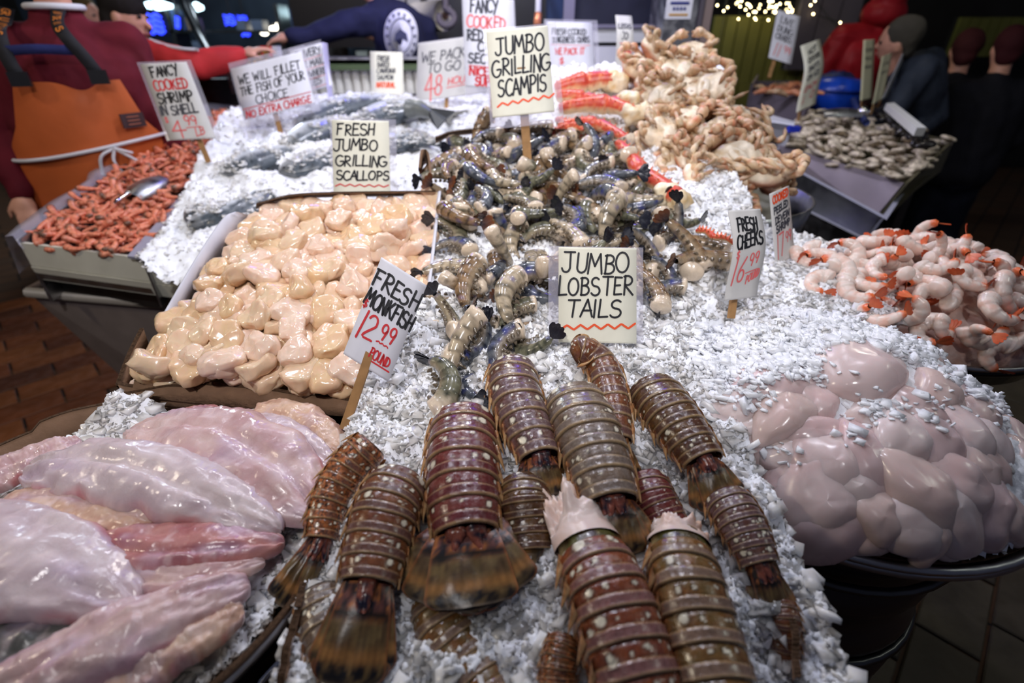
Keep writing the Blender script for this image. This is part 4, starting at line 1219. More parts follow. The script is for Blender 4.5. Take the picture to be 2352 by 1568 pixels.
# ---------------------------------------------------------------- curled bodies (scampi, shrimp)
def shrimp_mesh(name, L, r0, ang, mat, colf, nseg=6, nu=40, nv=16, ridge=.08, taper=.38, seed=0, flat=.85, headcut=True):
    """one curled body lying in its own xy plane; returns mesh and tail frame"""
    R = L / ang
    t = np.linspace(0, ang, nu)
    C = np.stack([R * np.cos(t) - R * .45, R * np.sin(t) - R * .5, np.zeros(nu)], 1)
    rad = np.stack([np.cos(t), np.sin(t), 0 * t], 1)
    u = t / ang
    r = r0 * (1 - (1 - taper) * u ** 1.15) * np.sqrt(np.clip(1 - (1 - sstep(0, .055, u)) ** 2, .0, 1)) * (1 + ridge * (np.abs(((u * nseg) % 1) - .1) - .5))
    r = r * np.where(u > .97, .75, 1)
    a = np.linspace(0, 2 * np.pi, nv, endpoint=False)
    V = C[:, None] + r[:, None, None] * (np.cos(a)[None, :, None] * rad[:, None] * 1.05 + flat * np.sin(a)[None, :, None] * np.array([0, 0, 1.0]))
    U = np.broadcast_to(u[:, None], (nu, nv))
    A = np.broadcast_to(np.cos(a)[None], (nu, nv))
    V = V + (.06 * r0 * fbm(V / r0 * .9 + seed * 3, 2))[..., None] * rad[:, None]
    col = colf(U, A, V)
    me = new_mesh(name, V.reshape(-1, 3), quads(nu, nv, False, True), mat, col.reshape(-1, 3))
    return me, C[-1], np.array([-math.sin(ang), math.cos(ang), 0]), rad[-1]

def fan_mesh(name, E, d, side, l, w, mat, c0, c1, spread=.45, n=4):
    V, F, cols, k0 = [], [], [], 0
    z = np.array([0, 0, 1.0])
    for k in range(n):
        ang = (k - (n - 1) / 2) * spread
        dd = d * math.cos(ang) + z * math.sin(ang)
        ss = -d * math.sin(ang) + z * math.cos(ang)
        for th in (.0006, -.0006):
            for u in np.linspace(0, 1, 6):
                ww = w * (.35 + 1.1 * u) * math.sqrt(max(0.06, 1 - max(0, (u - .6) / .4) ** 2))
                for x in (-.5, 0, .5):
                    V.append(E + dd * l * u + ss * ww * x + side * (th + .0015 * (abs(ang)) - .002 * x * x))
                    cols.append(np.array(c0) * (1 - u) + np.array(c1) * u)
        for sidei in range(2):
            b = k0 + sidei * 18
            for i in range(5):
                for j in range(2):
                    F.append((b + i * 3 + j, b + i * 3 + j + 1, b + i * 3 + j + 4, b + i * 3 + j + 3))
        k0 += 36
    return new_mesh(name, np.array(V), F, mat, np.array(cols))

def legs_mesh(name, L, ang, r0, mat, c):
    R = L / ang
    m = MB()
    for t in np.linspace(.12 * ang, .8 * ang, 6):
        for sz in (-1, 1):
            p = np.array([(R - r0 * .8) * math.cos(t) - R * .45, (R - r0 * .8) * math.sin(t) - R * .5, sz * r0 * .35])
            inw = -np.array([math.cos(t), math.sin(t), 0]) + .5 * np.array([-math.sin(t), math.cos(t), 0])
            m.tube([p, p + inw * r0 * .16 + (0, 0, sz * .002), p + inw * r0 * .32], [r0 * .2, r0 * .14, r0 * .05], 5)
    return new_mesh(name, np.array(m.V), m.F, mat, np.broadcast_to(np.array(c), (len(m.V), 3)))

M_SCAMPI = pbr('raw_scampi_shell', attr=True, rough=.2, spec=.55, var=.15, vscale=60, rvar=.1, sss=.12, rad=(.006, .005, .004), coat=.2)
def scampi_col(kind, seed):
    pal = {'green': ((116, 114, 92), (40, 44, 38)), 'brown': ((138, 110, 78), (60, 46, 34)), 'blue': ((96, 100, 106), (32, 36, 48)), 'pale': ((186, 170, 144), (84, 78, 66))}[kind]
    a, b = np.array(lin(*pal[0])), np.array(lin(*pal[1]))
    def f(U, A, V):
        seg = (U * 6) % 1
        n = fbm(V * 150 + seed, 3)
        c = mix(a, b, np.clip(.15 + sstep(.4, .95, seg) * .6 + .7 * n, 0, 1))
        c = mix(c, np.array(lin(176, 158, 132)), sstep(-.1, -.9, A) * .6)
        c = mix(c, np.array(lin(214, 196, 172)), sstep(.14 + .16 * (seed % 3 == 0), .06, U + .06 * n))
        c = mix(c, np.array(lin(40, 52, 150)), np.clip(fbm(V * 60 + 40 + seed, 2) - .35, 0, 1) * .9)
        return c
    return f
SCP = []
for k in range(8):
    kind = ('green', 'brown', 'blue', 'pale', 'green', 'blue', 'brown', 'pale')[k]
    rg_ = np.random.default_rng(40 + k)
    L_, r_, an = rg_.uniform(.095, .12), rg_.uniform(.0175, .0215), rg_.uniform(.9, 2.3)
    SCP.append((kind, shrimp_mesh('shell_body', L_, r_, an, M_SCAMPI, scampi_col(kind, k), seed=k), L_, r_, an))
rg = random.Random(21)
proto = []
for (kind, (me, E, d, side), L_, r_, an) in SCP:
    f = fan_mesh('tail_fan', E, d, side, .026, .012, M_SCAMPI, lin(50, 52, 60), lin(26, 28, 40) if kind != 'brown' else lin(120, 70, 40))
    g = legs_mesh('legs', L_, an, r_, M_SCAMPI, lin(104, 92, 76))
    proto.append((kind, me, f, g))
SCPOLY = [c_(1000, 930), c_(1032, 470), c_(1012, 370), c_(1070, 318), c_(1200, 305), c_(1390, 330), c_(1430, 400), c_(1560, 520), c_(1640, 590), c_(1640, 690), c_(1480, 700), c_(1390, 720), c_(1265, 760), c_(1150, 830), c_(1080, 940)]
SCN = np.array([0, -.233, .972])
def dens(px, py):
    # ice shows through in the lower half of the pile
    if py < 560: return 1.0
    if px > 1500: return .75
    return .95 if py < 700 else .75
in_sc = poly_in(SCPOLY)
COLS_SC = ((1080, 'left edge'), (1180, 'left of centre'), (1300, 'middle'), (1420, 'right of centre'), (9999, 'right edge'))
ROWS_SC = ((370, 'topmost below its sign'), (430, 'upper part'), (500, 'mid height'), (580, 'below mid height'), (700, 'icy lower part'), (9999, 'front near lobster tails'))
def place_scampi(x, y, dz, kind_i=None, tilt=None, spin=None):
    kind, me, f, g = proto[rg.randrange(8) if kind_i is None else kind_i]
    z = pz(SCAM, y) + dz
    tl = rg.uniform(0, .5) if tilt is None else tilt
    M = lay((x, y, z), SCN, rg.uniform(0, 6.28) if spin is None else spin, tl, rg.uniform(0, 6.28), rg.uniform(.95, 1.24))
    qx, qy, _ = pix((x, y, z))
    c, r = zone(qx, qy, COLS_SC, ROWS_SC)
    e = thing('scampi', {'green': 'grey green', 'brown': 'brown', 'blue': 'dark bluish', 'pale': 'pale'}[kind] + ' raw scampi ' + ('tilted up ' if tl > .6 else '') + 'in the ' + c + ', ' + r, 'scampi', (0, 0, 0), 'raw grilling scampi on ice')
    e.matrix_basis = M
    add('shell_body', me, e); add('tail_fan', f, e); add('legs', g, e)
for (dm, dz) in ((.054, -.010), (.062, .016)):
    for (x, y) in poisson(lambda a, b: in_sc(a, b), (-.2, .75, .55, 1.75), dm, rg):
        qx, qy, _ = pix((x, y, pz(SCAM, y)))
        if rg.random() > dens(qx, qy) * (1 if dz < 0 else .8): continue
        if (1225 < qx < 1500 and 690 < qy < 810) or (1620 < qx < 1790 and 590 < qy < 740): continue
        place_scampi(x, y, dz + rg.uniform(-.008, .008), None, rg.uniform(0, .6) if rg.random() < .8 else rg.uniform(.7, 1.2))
p = c_(1190, 690, .03); place_scampi(p[0], p[1], .03, 7, .5, 2.2)
p = c_(1545, 560, .03); place_scampi(p[0], p[1], .04, 1, .6, .3)

# ---------------------------------------------------------------- peeled cooked shrimp (right tray)
M_PEEL = pbr('peeled_shrimp', attr=True, rough=.28, spec=.5, sss=.25, rad=(.008, .005, .004), rvar=.08)
M_PTAIL = pbr('cooked_tail', attr=True, rough=.3, spec=.5, var=.15, vscale=60)
def peel_col(seed):
    def f(U, A, V):
        n = fbm(V * 90 + seed, 3)
        c = mix(np.array(lin(232, 216, 204)), np.array(lin(236, 176, 150)), np.clip(.15 + .9 * n + .5 * sstep(.3, 1, A) * ((U * 6) % 1), 0, 1) * .55)
        return mix(c, np.array(lin(226, 112, 62)), sstep(.82, .95, U + .05 * n))
    return f
PEEL = []
for k in range(6):
    rg_ = np.random.default_rng(70 + k)
    an = rg_.uniform(2.4, 4.0)
    me, E, d, side = shrimp_mesh('peeled_body', rg_.uniform(.088, .105), rg_.uniform(.0175, .0200), an, M_PEEL, peel_col(k), seed=k + 20, ridge=.14, taper=.45)
    PEEL.append((me, fan_mesh('orange_tail', E, d, side, .026, .010, M_PTAIL, lin(226, 124, 78), lin(214, 92, 52), spread=.35)))
rg = random.Random(33)
def place_peel(p, nrm, tl):
    me, f = PEEL[rg.randrange(6)]
    qx, qy, _ = pix(p)
    c, r = zone(qx, qy, ((1890, 'far left'), (1970, 'left'), (2060, 'middle'), (2160, 'right'), (9999, 'far right')), ((590, 'top'), (640, 'below the top'), (700, 'upper slope'), (760, 'lower slope'), (9999, 'tray rim')))
    e = thing('peeled_shrimp', ('upright curled' if tl > .7 else 'curled') + ' peeled cooked shrimp with orange tail, ' + c + ' ' + r, 'shrimp', (0, 0, 0), 'peeled cooked shrimp in the dark tray')
    e.matrix_basis = lay(p, nrm, rg.uniform(0, 6.28), tl, rg.uniform(0, 6.28), rg.uniform(.85, 1.1))
    add('peeled_body', me, e); add('orange_tail', f, e)
def h_k(x, y):
    r2 = ((x - KCX + .02) / (KRX * 1.05)) ** 2 + ((y - KCY - .02) / (KRY * 1.12)) ** 2
    return KZ - .005 + .15 * math.sqrt(max(0, 1 - r2))
for dm, dz in ((.050, .0), (.056, .02)):
    for (x, y) in poisson(lambda a, b: ((a - KCX + .01) / (KRX * 1.0)) ** 2 + ((b - KCY - .02) / (KRY * 1.08)) ** 2 < .97, (KCX - .3, KCX + .3, KCY - .3, KCY + .3), dm, rg):
        h = .01
        nx, ny = (h_k(x - h, y) - h_k(x + h, y)) / (2 * h), (h_k(x, y - h) - h_k(x, y + h)) / (2 * h)
        nrm = (max(-1, min(1, nx)), max(-1, min(1, ny)), 1)
        place_peel((x, y, h_k(x, y) + dz), nrm, rg.uniform(0, .6) if rg.random() < .75 else rg.uniform(.8, 1.4))
for (px, py) in ((1840, 585), (1870, 570), (1905, 600), (1935, 625), (1890, 640), (1960, 590), (1955, 660), (1995, 690), (2010, 730), (2040, 770), (1980, 645)):
    p = onz(px, py, 1.075 - .0004 * max(0, py - 600)); place_peel(p, (-.35, -.1, 1), rg.uniform(0, .8))
V = np.array([[KCX + KRX * .98 * r * math.cos(a), KCY + KRY * .98 * r * math.sin(a), KZ - .02 + (.115 * math.sqrt(max(0, 1 - r * r)))] for r in np.linspace(0.02, 1, 10) for a in np.linspace(0, 2 * np.pi, 24, endpoint=False)])
o = add('frosty_shrimp_core', new_mesh('frosty_shrimp_core', V, quads(10, 24, False, True), pbr('frosted_shrimp', lin(216, 170, 150), .4, .4, color2=lin(224, 200, 188), vscale=30, bump=.4, bscale=60)))
tag(o, 'frosted pink shrimp mass deep inside the peeled shrimp heap', 'shrimp', kind='stuff')

# ---------------------------------------------------------------- cooked shell-on shrimp (left tub)
M_CSH = pbr('cooked_shell_shrimp', attr=True, rough=.35, spec=.5, var=.15, vscale=50)
def csh_col(seed):
    def f(U, A, V):
        n = fbm(V * 160 + seed, 3)
        c = mix(np.array(lin(228, 140, 108)), np.array(lin(200, 96, 70)), np.clip(.4 + .9 * n, 0, 1))
        c = mix(c, np.array(lin(240, 170, 140)), sstep(.6, 1.0, (U * 6) % 1) * .5)
        return mix(c, np.array(lin(92, 70, 56)), sstep(.26, .06, U + .1 * n) * (.95 if seed % 2 else .3))
    return f
CSH = []
for k in range(6):
    rg_ = np.random.default_rng(90 + k)
    me, E, d, side = shrimp_mesh('cooked_shrimp', rg_.uniform(.058, .072), rg_.uniform(.0100, .0122), rg_.uniform(.7, 2.0), M_CSH, csh_col(k), nu=20, nv=8, seed=k + 50, ridge=.1)
    CSH.append(me)
TUBP = [A + (.02, .02, 0), B + (-.015, .01, 0), q(560, 290), q(500, 262)]
in_tb = poly_in(TUBP)
rg = random.Random(8)
pts = poisson(in_tb, (-1.7, -.9, 1.3, 3.0), .034, rg, 12000, 800)
pts.sort(key=lambda p: p[1] + .2 * abs(p[0] + 1.3))
SHN = np.array([0, -.168, .986])
rest = []
def sh_h(x, y): return pz(SHRI, y) + .02 * math.sin(min(1, max(0, (y - 1.45) / 1.3)) * 3.14) + .008
for i, (x, y) in enumerate(pts):
    M = lay((x, y, sh_h(x, y) + rg.uniform(-.006, .010)), SHN, rg.uniform(0, 6.28), rg.uniform(0, .7), rg.uniform(0, 6.28), rg.uniform(.9, 1.15))
    if i < 300:
        o = add('cooked_shrimp', CSH[rg.randrange(6)], None, M)
        qx, qy, _ = pix((x, y, sh_h(x, y)))
        c, r = zone(qx, qy, ((140, 'left edge'), (210, 'left'), (280, 'middle'), (350, 'right'), (9999, 'by the divider')), ((420, 'beside the scoop'), (460, 'below the scoop'), (500, 'near slope'), (530, 'second row'), (9999, 'front row')))
        tag(o, rg.choice(('small', 'plump', 'slim')) + ' orange cooked shell-on shrimp, ' + c + ', ' + r, 'shrimp', 'cooked shell-on shrimp in the steel tub')
    else:
        rest.append(M)
for _ in range(480):
    while True:
        x, y = rg.uniform(-1.7, -.9), rg.uniform(1.3, 3.0)
        if in_tb(x, y): break
    rest.append(lay((x, y, sh_h(x, y) - .012 + rg.uniform(-.006, .008)), SHN, rg.uniform(0, 6.28), rg.uniform(0, .8), rg.uniform(0, 6.28), 1.05))
VV, FF, CC, nb = [], [], [], 0
cache = []
for me in CSH:
    v = np.empty(len(me.vertices) * 3, np.float32); me.vertices.foreach_get('co', v)
    c = np.empty(len(me.vertices) * 4, np.float32); me.color_attributes['Col'].data.foreach_get('color', c)
    cache.append((v.reshape(-1, 3), c.reshape(-1, 4)[:, :3]))
fq = quads(20, 8, False, True)
for M in rest:
    v, c = cache[rg.randrange(6)]
    M = np.array(M)
    VV.append(v @ M[:3, :3].T + M[:3, 3]); CC.append(c); FF.append(fq + nb); nb += len(v)
o = add('cooked_shrimp_fill', new_mesh('cooked_shrimp_fill', np.vstack(VV), np.vstack(FF), M_CSH, np.vstack(CC)))
tag(o, 'mass of small cooked shrimp beneath and behind in the tub', 'shrimp', kind='stuff')

# steel scoop in the shrimp
sp_c = q(335, 432, SHRI, .035)
sc_e = thing('steel_scoop', 'steel scoop lying face down in the cooked shrimp', 'scoop', sp_c)
ax = q(378, 408, SHRI, .03) - q(292, 468, SHRI, .03); ax /= np.linalg.norm(ax)
up_ = SHN; sd = np.cross(ax, up_)
U, A_ = np.meshgrid(np.linspace(0, 1, 22), np.linspace(0, np.pi, 20), indexing='ij')
wv = .055 * np.sin(np.pi * np.clip(U * .62 + .18, 0, 1)) ** .7
V = sp_c + ax * ((U - .5) * .165)[..., None] + sd * (wv * np.cos(A_))[..., None] + up_ * (wv * .75 * np.sin(A_) * (1 - .25 * U) - .01)[..., None]
part(sc_e, 'bowl', V, quads(22, 20), M_STEEL)
hp = sp_c - ax * .08 + up_ * .018
MB().tube([hp, hp - ax * .02, hp - ax * .045, hp - ax * .06, hp - ax * .075], [.008, .0065, .0075, .009, .004], 10).part(sc_e, 'handle', pbr('scoop_chrome', (.6, .6, .62), .15, metal=1.0), True)

# ---------------------------------------------------------------- monkfish fillets
M_MONK = pbr('monkfish_flesh', attr=True, rough=.27, spec=.5, sss=.22, rad=(.010, .006, .005), bump=.35, bscale=150, bdist=.002, rvar=.12, coat=.1)
def fillet(label, path, w, th, dzs, tone='pink', seed=0, skew=.42, tilt=0.0, crease=True, blunt=.5):
    P_ = np.array([onp(px, py, MONK, dz) for (px, py), dz in zip(path, dzs)])
    nu, nv = 90, 50
    C = catmull(P_, nu)
    T, N, B = frames(C, (0, -.03, 1))
    if tilt:
        N, B = N * math.cos(tilt) + B * math.sin(tilt), B * math.cos(tilt) - N * math.sin(tilt)
    u = np.linspace(0, 1, nu)
    uu = u ** (math.log(.5) / math.log(skew))
    wp = w / 2 * np.clip(np.sin(np.pi * np.clip(uu, 0, 1)), 0, 1) ** blunt + .002
    a = np.linspace(0, 2 * np.pi, nv, endpoint=False)
    U, A = np.meshgrid(u, a, indexing='ij')
    xx = np.cos(A)
    zz = np.where(np.sin(A) > 0, np.abs(np.sin(A)) ** .85, -.35 * np.abs(np.sin(A)))
    pn = np.stack([U * 4, xx * 1.5, np.full_like(U, seed * 2.3)], -1)
    hp_ = th * (wp / wp.max()) ** .7
    Z = zz * hp_[:, None]
    if crease:
        Z = Z - .28 * th * np.exp(-((xx - .15 + .25 * np.sin(U * 3 + seed)) / .12) ** 2) * (np.sin(A) > 0) * (wp / wp.max())[:, None]
    Z = Z + (np.sin(A) > 0) * (.16 * th * fbm(pn * 2.2, 4) + .05 * th * fbm(pn * [9, 5, 1], 3) + .010 * th * np.sin(U * 130 + 9 * np.abs(xx)))
    edge = 1 + .10 * fbm(np.stack([U * 9, np.sign(xx), np.full_like(U, seed)], -1), 3)
    V = C[:, None] + B[:, None] * (wp[:, None] * xx * edge)[..., None] + N[:, None] * Z[..., None]
    tones = {'pink': ((208, 180, 174), (190, 154, 154)), 'white': ((206, 190, 190), (190, 170, 174)), 'tan': ((212, 180, 156), (190, 152, 132)), 'red': ((192, 136, 130), (166, 104, 106)), 'skin': ((112, 110, 108), (84, 86, 82))}
    c0, c1 = np.array(lin(*tones[tone][0])), np.array(lin(*tones[tone][1]))
    c = mix(c0, c1, np.clip(.45 + .9 * fbm(pn * 1.6, 4), 0, 1))
    c = mix(c, np.array(lin(190, 90, 96)), np.clip(sstep(.82, 1.0, np.abs(xx)) * (.35 + .9 * fbm(pn * 3 + 4, 2)), 0, .8) * (0 if tone == 'skin' else 1))
    c = mix(c, np.array(lin(186, 164, 190)), np.clip(fbm(pn * 1.3 + 21, 2) - .1, 0, 1) * .6)  # purple-blue sheen painted into the flesh colour in patches
    c = mix(c, np.array(lin(232, 214, 214)), np.clip(fbm(np.stack([U * 26, xx * 3, np.full_like(U, seed)], -1), 3) - .2, 0, 1) * .5)
    o = add('monkfish_fillet', new_mesh('monkfish_fillet', V.reshape(-1, 3), quads(nu, nv, False, True), M_MONK, c.reshape(-1, 3)))
    return tag(o, label, 'fish fillet', 'raw monkfish fillets on ice')
fillet('grey skinned monkfish piece under the big pale fillet at lower left', [(-160, 1420), (60, 1450), (330, 1440)], .10, .022, [.0, .004, -.006], 'skin', 1, crease=False)
fillet('pinkish monkfish piece folded at the tray\'s left edge', [(-40, 1130), (60, 1070), (190, 1015)], .062, .022, [.006, .012, .01], 'pink', 2)
fillet('tan monkfish tail behind, nearest the price stick', [(590, 945), (690, 975), (795, 1050)], .075, .024, [.0, .004, -.004], 'tan', 3)
fillet('reddish monkfish scrap against the cardboard at the back', [(400, 968), (480, 965), (570, 985)], .05, .02, [.0, .006, 0], 'red', 4)
fillet('pale monkfish fillet beside the tan tail at the upper right', [(470, 972), (630, 1010), (792, 1100)], .075, .026, [.008, .012, .0], 'white', 5)
fillet('broad pale monkfish fillet with glossy film, top centre', [(300, 1000), (460, 1010), (600, 1070), (742, 1195)], .125, .036, [.008, .022, .022, .004], 'pink', 6, skew=.5, blunt=.42)
fillet('small tan monkfish fillet with a cut tip at left', [(10, 1170), (150, 1165), (280, 1185), (412, 1222)], .072, .026, [.012, .018, .016, .01], 'tan', 7, blunt=.35)
fillet('long pale monkfish fillet with a red lower edge, centre', [(70, 1088), (260, 1085), (450, 1130), (648, 1222)], .105, .036, [.014, .030, .028, .010], 'white', 8, skew=.45, blunt=.45)
fillet('red glistening monkfish fillet with banded muscle', [(150, 1265), (330, 1270), (490, 1262), (655, 1252)], .068, .026, [.006, .014, .014, .004], 'red', 9, blunt=.4)
fillet('slim pinkish monkfish strip below the red fillet', [(230, 1300), (380, 1335), (510, 1322), (610, 1292)], .045, .02, [.004, .010, .008, .004], 'pink', 10)
fillet('very large pale monkfish fillet at the left edge', [(-240, 1225), (-60, 1255), (140, 1315), (318, 1402)], .125, .034, [.02, .030, .028, .010], 'white', 11, crease=False, blunt=.42)
fillet('long glossy pink monkfish fillet running to the bottom left corner', [(-60, 1640), (140, 1545), (350, 1440), (575, 1345)], .075, .032, [.008, .022, .024, .006], 'pink', 12, blunt=.38)
fillet('thick pinkish monkfish lobe at the bottom beside the ice', [(170, 1650), (310, 1545), (440, 1455), (560, 1400)], .072, .026, [.004, .010, .012, .002], 'tan', 13, blunt=.4)

# ---------------------------------------------------------------- fish cheeks
M_CHEEK = pbr('fish_cheek', attr=True, rough=.24, spec=.5, sss=.32, rad=(.012, .007, .006), bump=.06, bscale=70, bdist=.003, rvar=.08)
CHK = []
for k in range(8):
    rg_ = np.random.default_rng(500 + k)
    a_, b_, h_ = rg_.uniform(.050, .064), rg_.uniform(.032, .042), rg_.uniform(.015, .019)
    V = superell(a_, b_, h_, .9, .95, 20, 34)
    V[..., 1] *= (1 + .35 * V[..., 0] / a_ * rg_.choice([-1, 1]))
    V[..., 2] += -5.0 * V[..., 0] ** 2 - 4.5 * V[..., 1] ** 2 +   .006 * fbm(V * 18 + k * 7, 2) + .002 * fbm(V * 45 + k * 3, 2)
    V[..., 0] += .008 * fbm(V * 20 + 5 * k, 2); V[..., 1] += .007 * fbm(V * 24 + 8 * k, 2)
    tone = ((222, 200, 196), (216, 190, 188), (226, 208, 204), (218, 194, 186))[k % 4]
    c = mix(np.array(lin(*tone)), np.array(lin(212, 168, 164)), np.clip(.2 + .9 * fbm(V * 26 + k, 3), 0, 1) * .5)
    c = mix(c, np.array(lin(228, 206, 204)), np.clip(fbm(V * 45 + 60 + k, 3), 0, 1) * .5)
    CHK.append(new_mesh('fish_cheek', V.reshape(-1, 3), quads(20, 34, False, True), M_CHEEK, c.reshape(-1, 3)))
def on_ck(px, py):
    d = ray(px, py)
    for t in np.linspace(.4, 1.6, 500):
        p = CAM + t * d
        if p[2] < float(h_ck(np.array(p[0]), np.array(p[1]))): return p
    return CAM + 1.0 * d
rg = random.Random(17)
CKL = [  # px, py, spin(deg in picture), scale, lift, words
    (1985, 850, 20, 1.35, .012, 'largest glossy pink fish cheek near the top of the mound'), (1790, 880, 15, 1.15, .004, 'pale pink fish cheek half covered by ice, upper left'),
    (1660, 945, -20, .9, .004, 'deep pink fish cheek beside the brown lobster tail'), (1790, 965, 30, 1.0, .004, 'folded fish cheek in loose ice left of the mound\'s centre'),
    (2090, 945, -30, 1.1, .0, 'reddest fish cheek right of the large glossy one'), (2140, 1010, 60, 1.1, .006, 'pale fish cheek on the right shoulder of the mound'),
    (2215, 1000, 80, 1.05, .0, 'narrow fish cheek at the mound\'s far right'), (2150, 900, 40, 1.0, -.004, 'fish cheek partly under ice at the upper right'),
    (1900, 1060, 70, 1.1, .004, 'creased orange pink fish cheek at the mound\'s centre'), (1985, 1040, 75, 1.05, .004, 'fish cheek standing right of the creased centre one'),
    (2060, 1020, 50, 1.05, .004, 'wide fish cheek below the reddest one'), (2080, 1120, -60, 1.25, .010, 'long oval fish cheek leaning at the right centre'),
    (2190, 1115, -20, 1.2, .006, 'broad fish cheek at the right below the shoulder'), (2262, 1150, 80, 1.1, .0, 'fish cheek hanging at the extreme right rim'),
    (2165, 1170, -70, 1.05, .006, 'fish cheek over the rim, right of the leaning oval'), (2000, 1180, 85, .8, .010, 'small teardrop fish cheek at the lower centre'),
    (1890, 1140, 10, 1.2, .008, 'broad glossy fish cheek at the lower left'), (1915, 1195, -12, 1.2, .006, 'long fish cheek along the front rim, left'),
    (2060, 1205, 5, 1.05, .008, 'fish cheek on the front rim, middle'), (2115, 1225, 70, .8, .006, 'small fish cheek on the front rim beside the middle one'),
    (2195, 1215, 20, .9, .0, 'fish cheek on the front rim, right'), (1820, 1160, 60, .7, -.004, 'small frosted fish cheek at the left end of the rim'),
    (1960, 1110, 30, 1.1, .0, 'fish cheek tucked between the centre pieces'), (2240, 1080, 60, 1.0, -.006, 'fish cheek deep at the right flank'),
    (2130, 1080, 10, 1.0, -.004, 'fish cheek mostly hidden behind the leaning oval'), (1870, 1000, -10, .95, -.002, 'frosted fish cheek below the ice patch'),
    (2020, 960, 10, .95, -.004, 'fish cheek under loose ice below the largest one'), (1990, 1225, 0, .9, -.004, 'flat fish cheek edge showing under the front row'),
    (1730, 1010, 35, .8, -.004, 'small pale fish cheek in the ice at the left slope'), (1850, 1110, 20, 1.0, -.002, 'fish cheek left of the creased centre one')]
for i, (px, py, sd_, s, lift, words_) in enumerate(CKL):
    p = on_ck(px, py)
    h = .012
    fx = lambda x, y: float(h_ck(np.array(x), np.array(y)))
    nx, ny = (fx(p[0] - h, p[1]) - fx(p[0] + h, p[1])) / (2 * h), (fx(p[0], p[1] - h) - fx(p[0], p[1] + h)) / (2 * h)
    nn = np.array([max(-1.2, min(1.2, nx)), max(-1.2, min(1.2, ny)), 1.0]); nn /= np.linalg.norm(nn)
    M = lay(p + nn * (lift + .006), nn, math.radians(sd_), rg.uniform(-.18, .18), rg.uniform(0, 6.28), s)
    o = add('fish_cheek', CHK[i % 8], None, M)
    tag(o, words_, 'fish cheek', 'raw fish cheeks heaped on the tray')

for i, (x, y) in enumerate(poisson(lambda a, b: ((a - CCX) / CRX) ** 2 + ((b - CCY) / CRY) ** 2 < (.85 if a > .64 else .66) and (b - .25 * (a - .55) < .70 or a > .70), (CCX - .3, CCX + .3, CCY - .3, CCY + .3), .06, rg)):
    p = np.array([x, y, float(h_ck(np.array(x), np.array(y)))])
    h = .012
    nn = np.array([max(-1.2, min(1.2, (fx(x - h, y) - fx(x + h, y)) / (2 * h))), max(-1.2, min(1.2, (fx(x, y - h) - fx(x, y + h)) / (2 * h))), 1.0]); nn /= np.linalg.norm(nn)
    qx, qy, _ = pix(p)
    o = add('fish_cheek', CHK[rg.randrange(8)], None, lay(p - nn * .004, nn, rg.uniform(0, 6.28), rg.uniform(-.3, .3), rg.uniform(0, 6.28), rg.uniform(.8, 1.05)))
    tag(o, 'fish cheek mostly tucked under others, ' + ('left' if qx < 1950 else 'middle' if qx < 2120 else 'right') + ', ' + ('upper' if qy < 1040 else 'lower' if qy < 1180 else 'front rim') + ' part of the mound', 'fish cheek', 'raw fish cheeks heaped on the tray')

# crushed ice strewn over the upper cheeks: dropped straight down onto what lies there
bpy.context.view_layer.update()
_dg = bpy.context.evaluated_depsgraph_get()
_hits = []
for _ in range(11000):
    x, y = CCX + RNG.uniform(-.26, .26), CCY + RNG.uniform(-.2, .25)
    if ((x - CCX) / CRX) ** 2 + ((y - CCY) / CRY) ** 2 > .80: continue
    w = float(sstep(.47, .68, y - .34 * (x - .50))) * float(sstep(-.45, .15, vnoise(np.array([x * 22, y * 22, 3.3]))))
    if RNG.random() > w: continue
    ok, loc, nrm_, idx, ob, _m = SC.ray_cast(_dg, Vector((x, y, 1.45)), Vector((0, 0, -1)))
    if ok and ob.name.startswith(('fish_cheek', 'ice_')):
        _hits.append(np.array(loc) + (0, 0, .001))
_s = shards(np.array(_hits), .0055, .018, M_ICEB, 'crushed_ice')
tag(_s, 'crushed ice strewn over the upper fish cheeks', 'ice', kind='stuff')
# ================================================================ crabs, king crab legs, salmon, right hand bins
M_CRAB = pbr('cooked_crab', attr=True, rough=.4, spec=.45, var=.2, vscale=45, bump=.15, bscale=120, bdist=.003)
TAN, PALE, CORAL, BROWN = (np.array(lin(*c)) for c in ((208, 180, 140), (240, 226, 202), (202, 124, 88), (140, 102, 70)))
TAN0, PALE0, CORAL0 = TAN, PALE, CORAL
def polyl(pts, n):
    p = np.array(pts, float)
    L = np.concatenate([[0], np.cumsum(np.linalg.norm(np.diff(p, axis=0), axis=1))])
    return np.stack([np.interp(np.linspace(0, L[-1], n), L, p[:, k]) for k in range(3)], 1)
def taperleg(pts, rs, seed, tip=False, n=8):
    V, F = tube(polyl(pts, 22), np.interp(np.linspace(0, 1, 22), np.linspace(0, 1, len(rs)), rs), n)
    c = mix(TAN, CORAL, np.clip(.10 + 1.1 * fbm(V * 70 + seed, 3), 0, 1) * .7)
    c = mix(c, BROWN * .7, np.clip(1.5 * fbm(V * 150 + seed + 4, 2) - .35, 0, 1) * .8)
    c = mix(c, PALE, np.clip(fbm(V * 90 + 8 + seed, 2), 0, 1) * .85)
    if tip: c = mix(c, BROWN, np.linspace(0, 1, len(V)) ** 3)
    return V, F, c
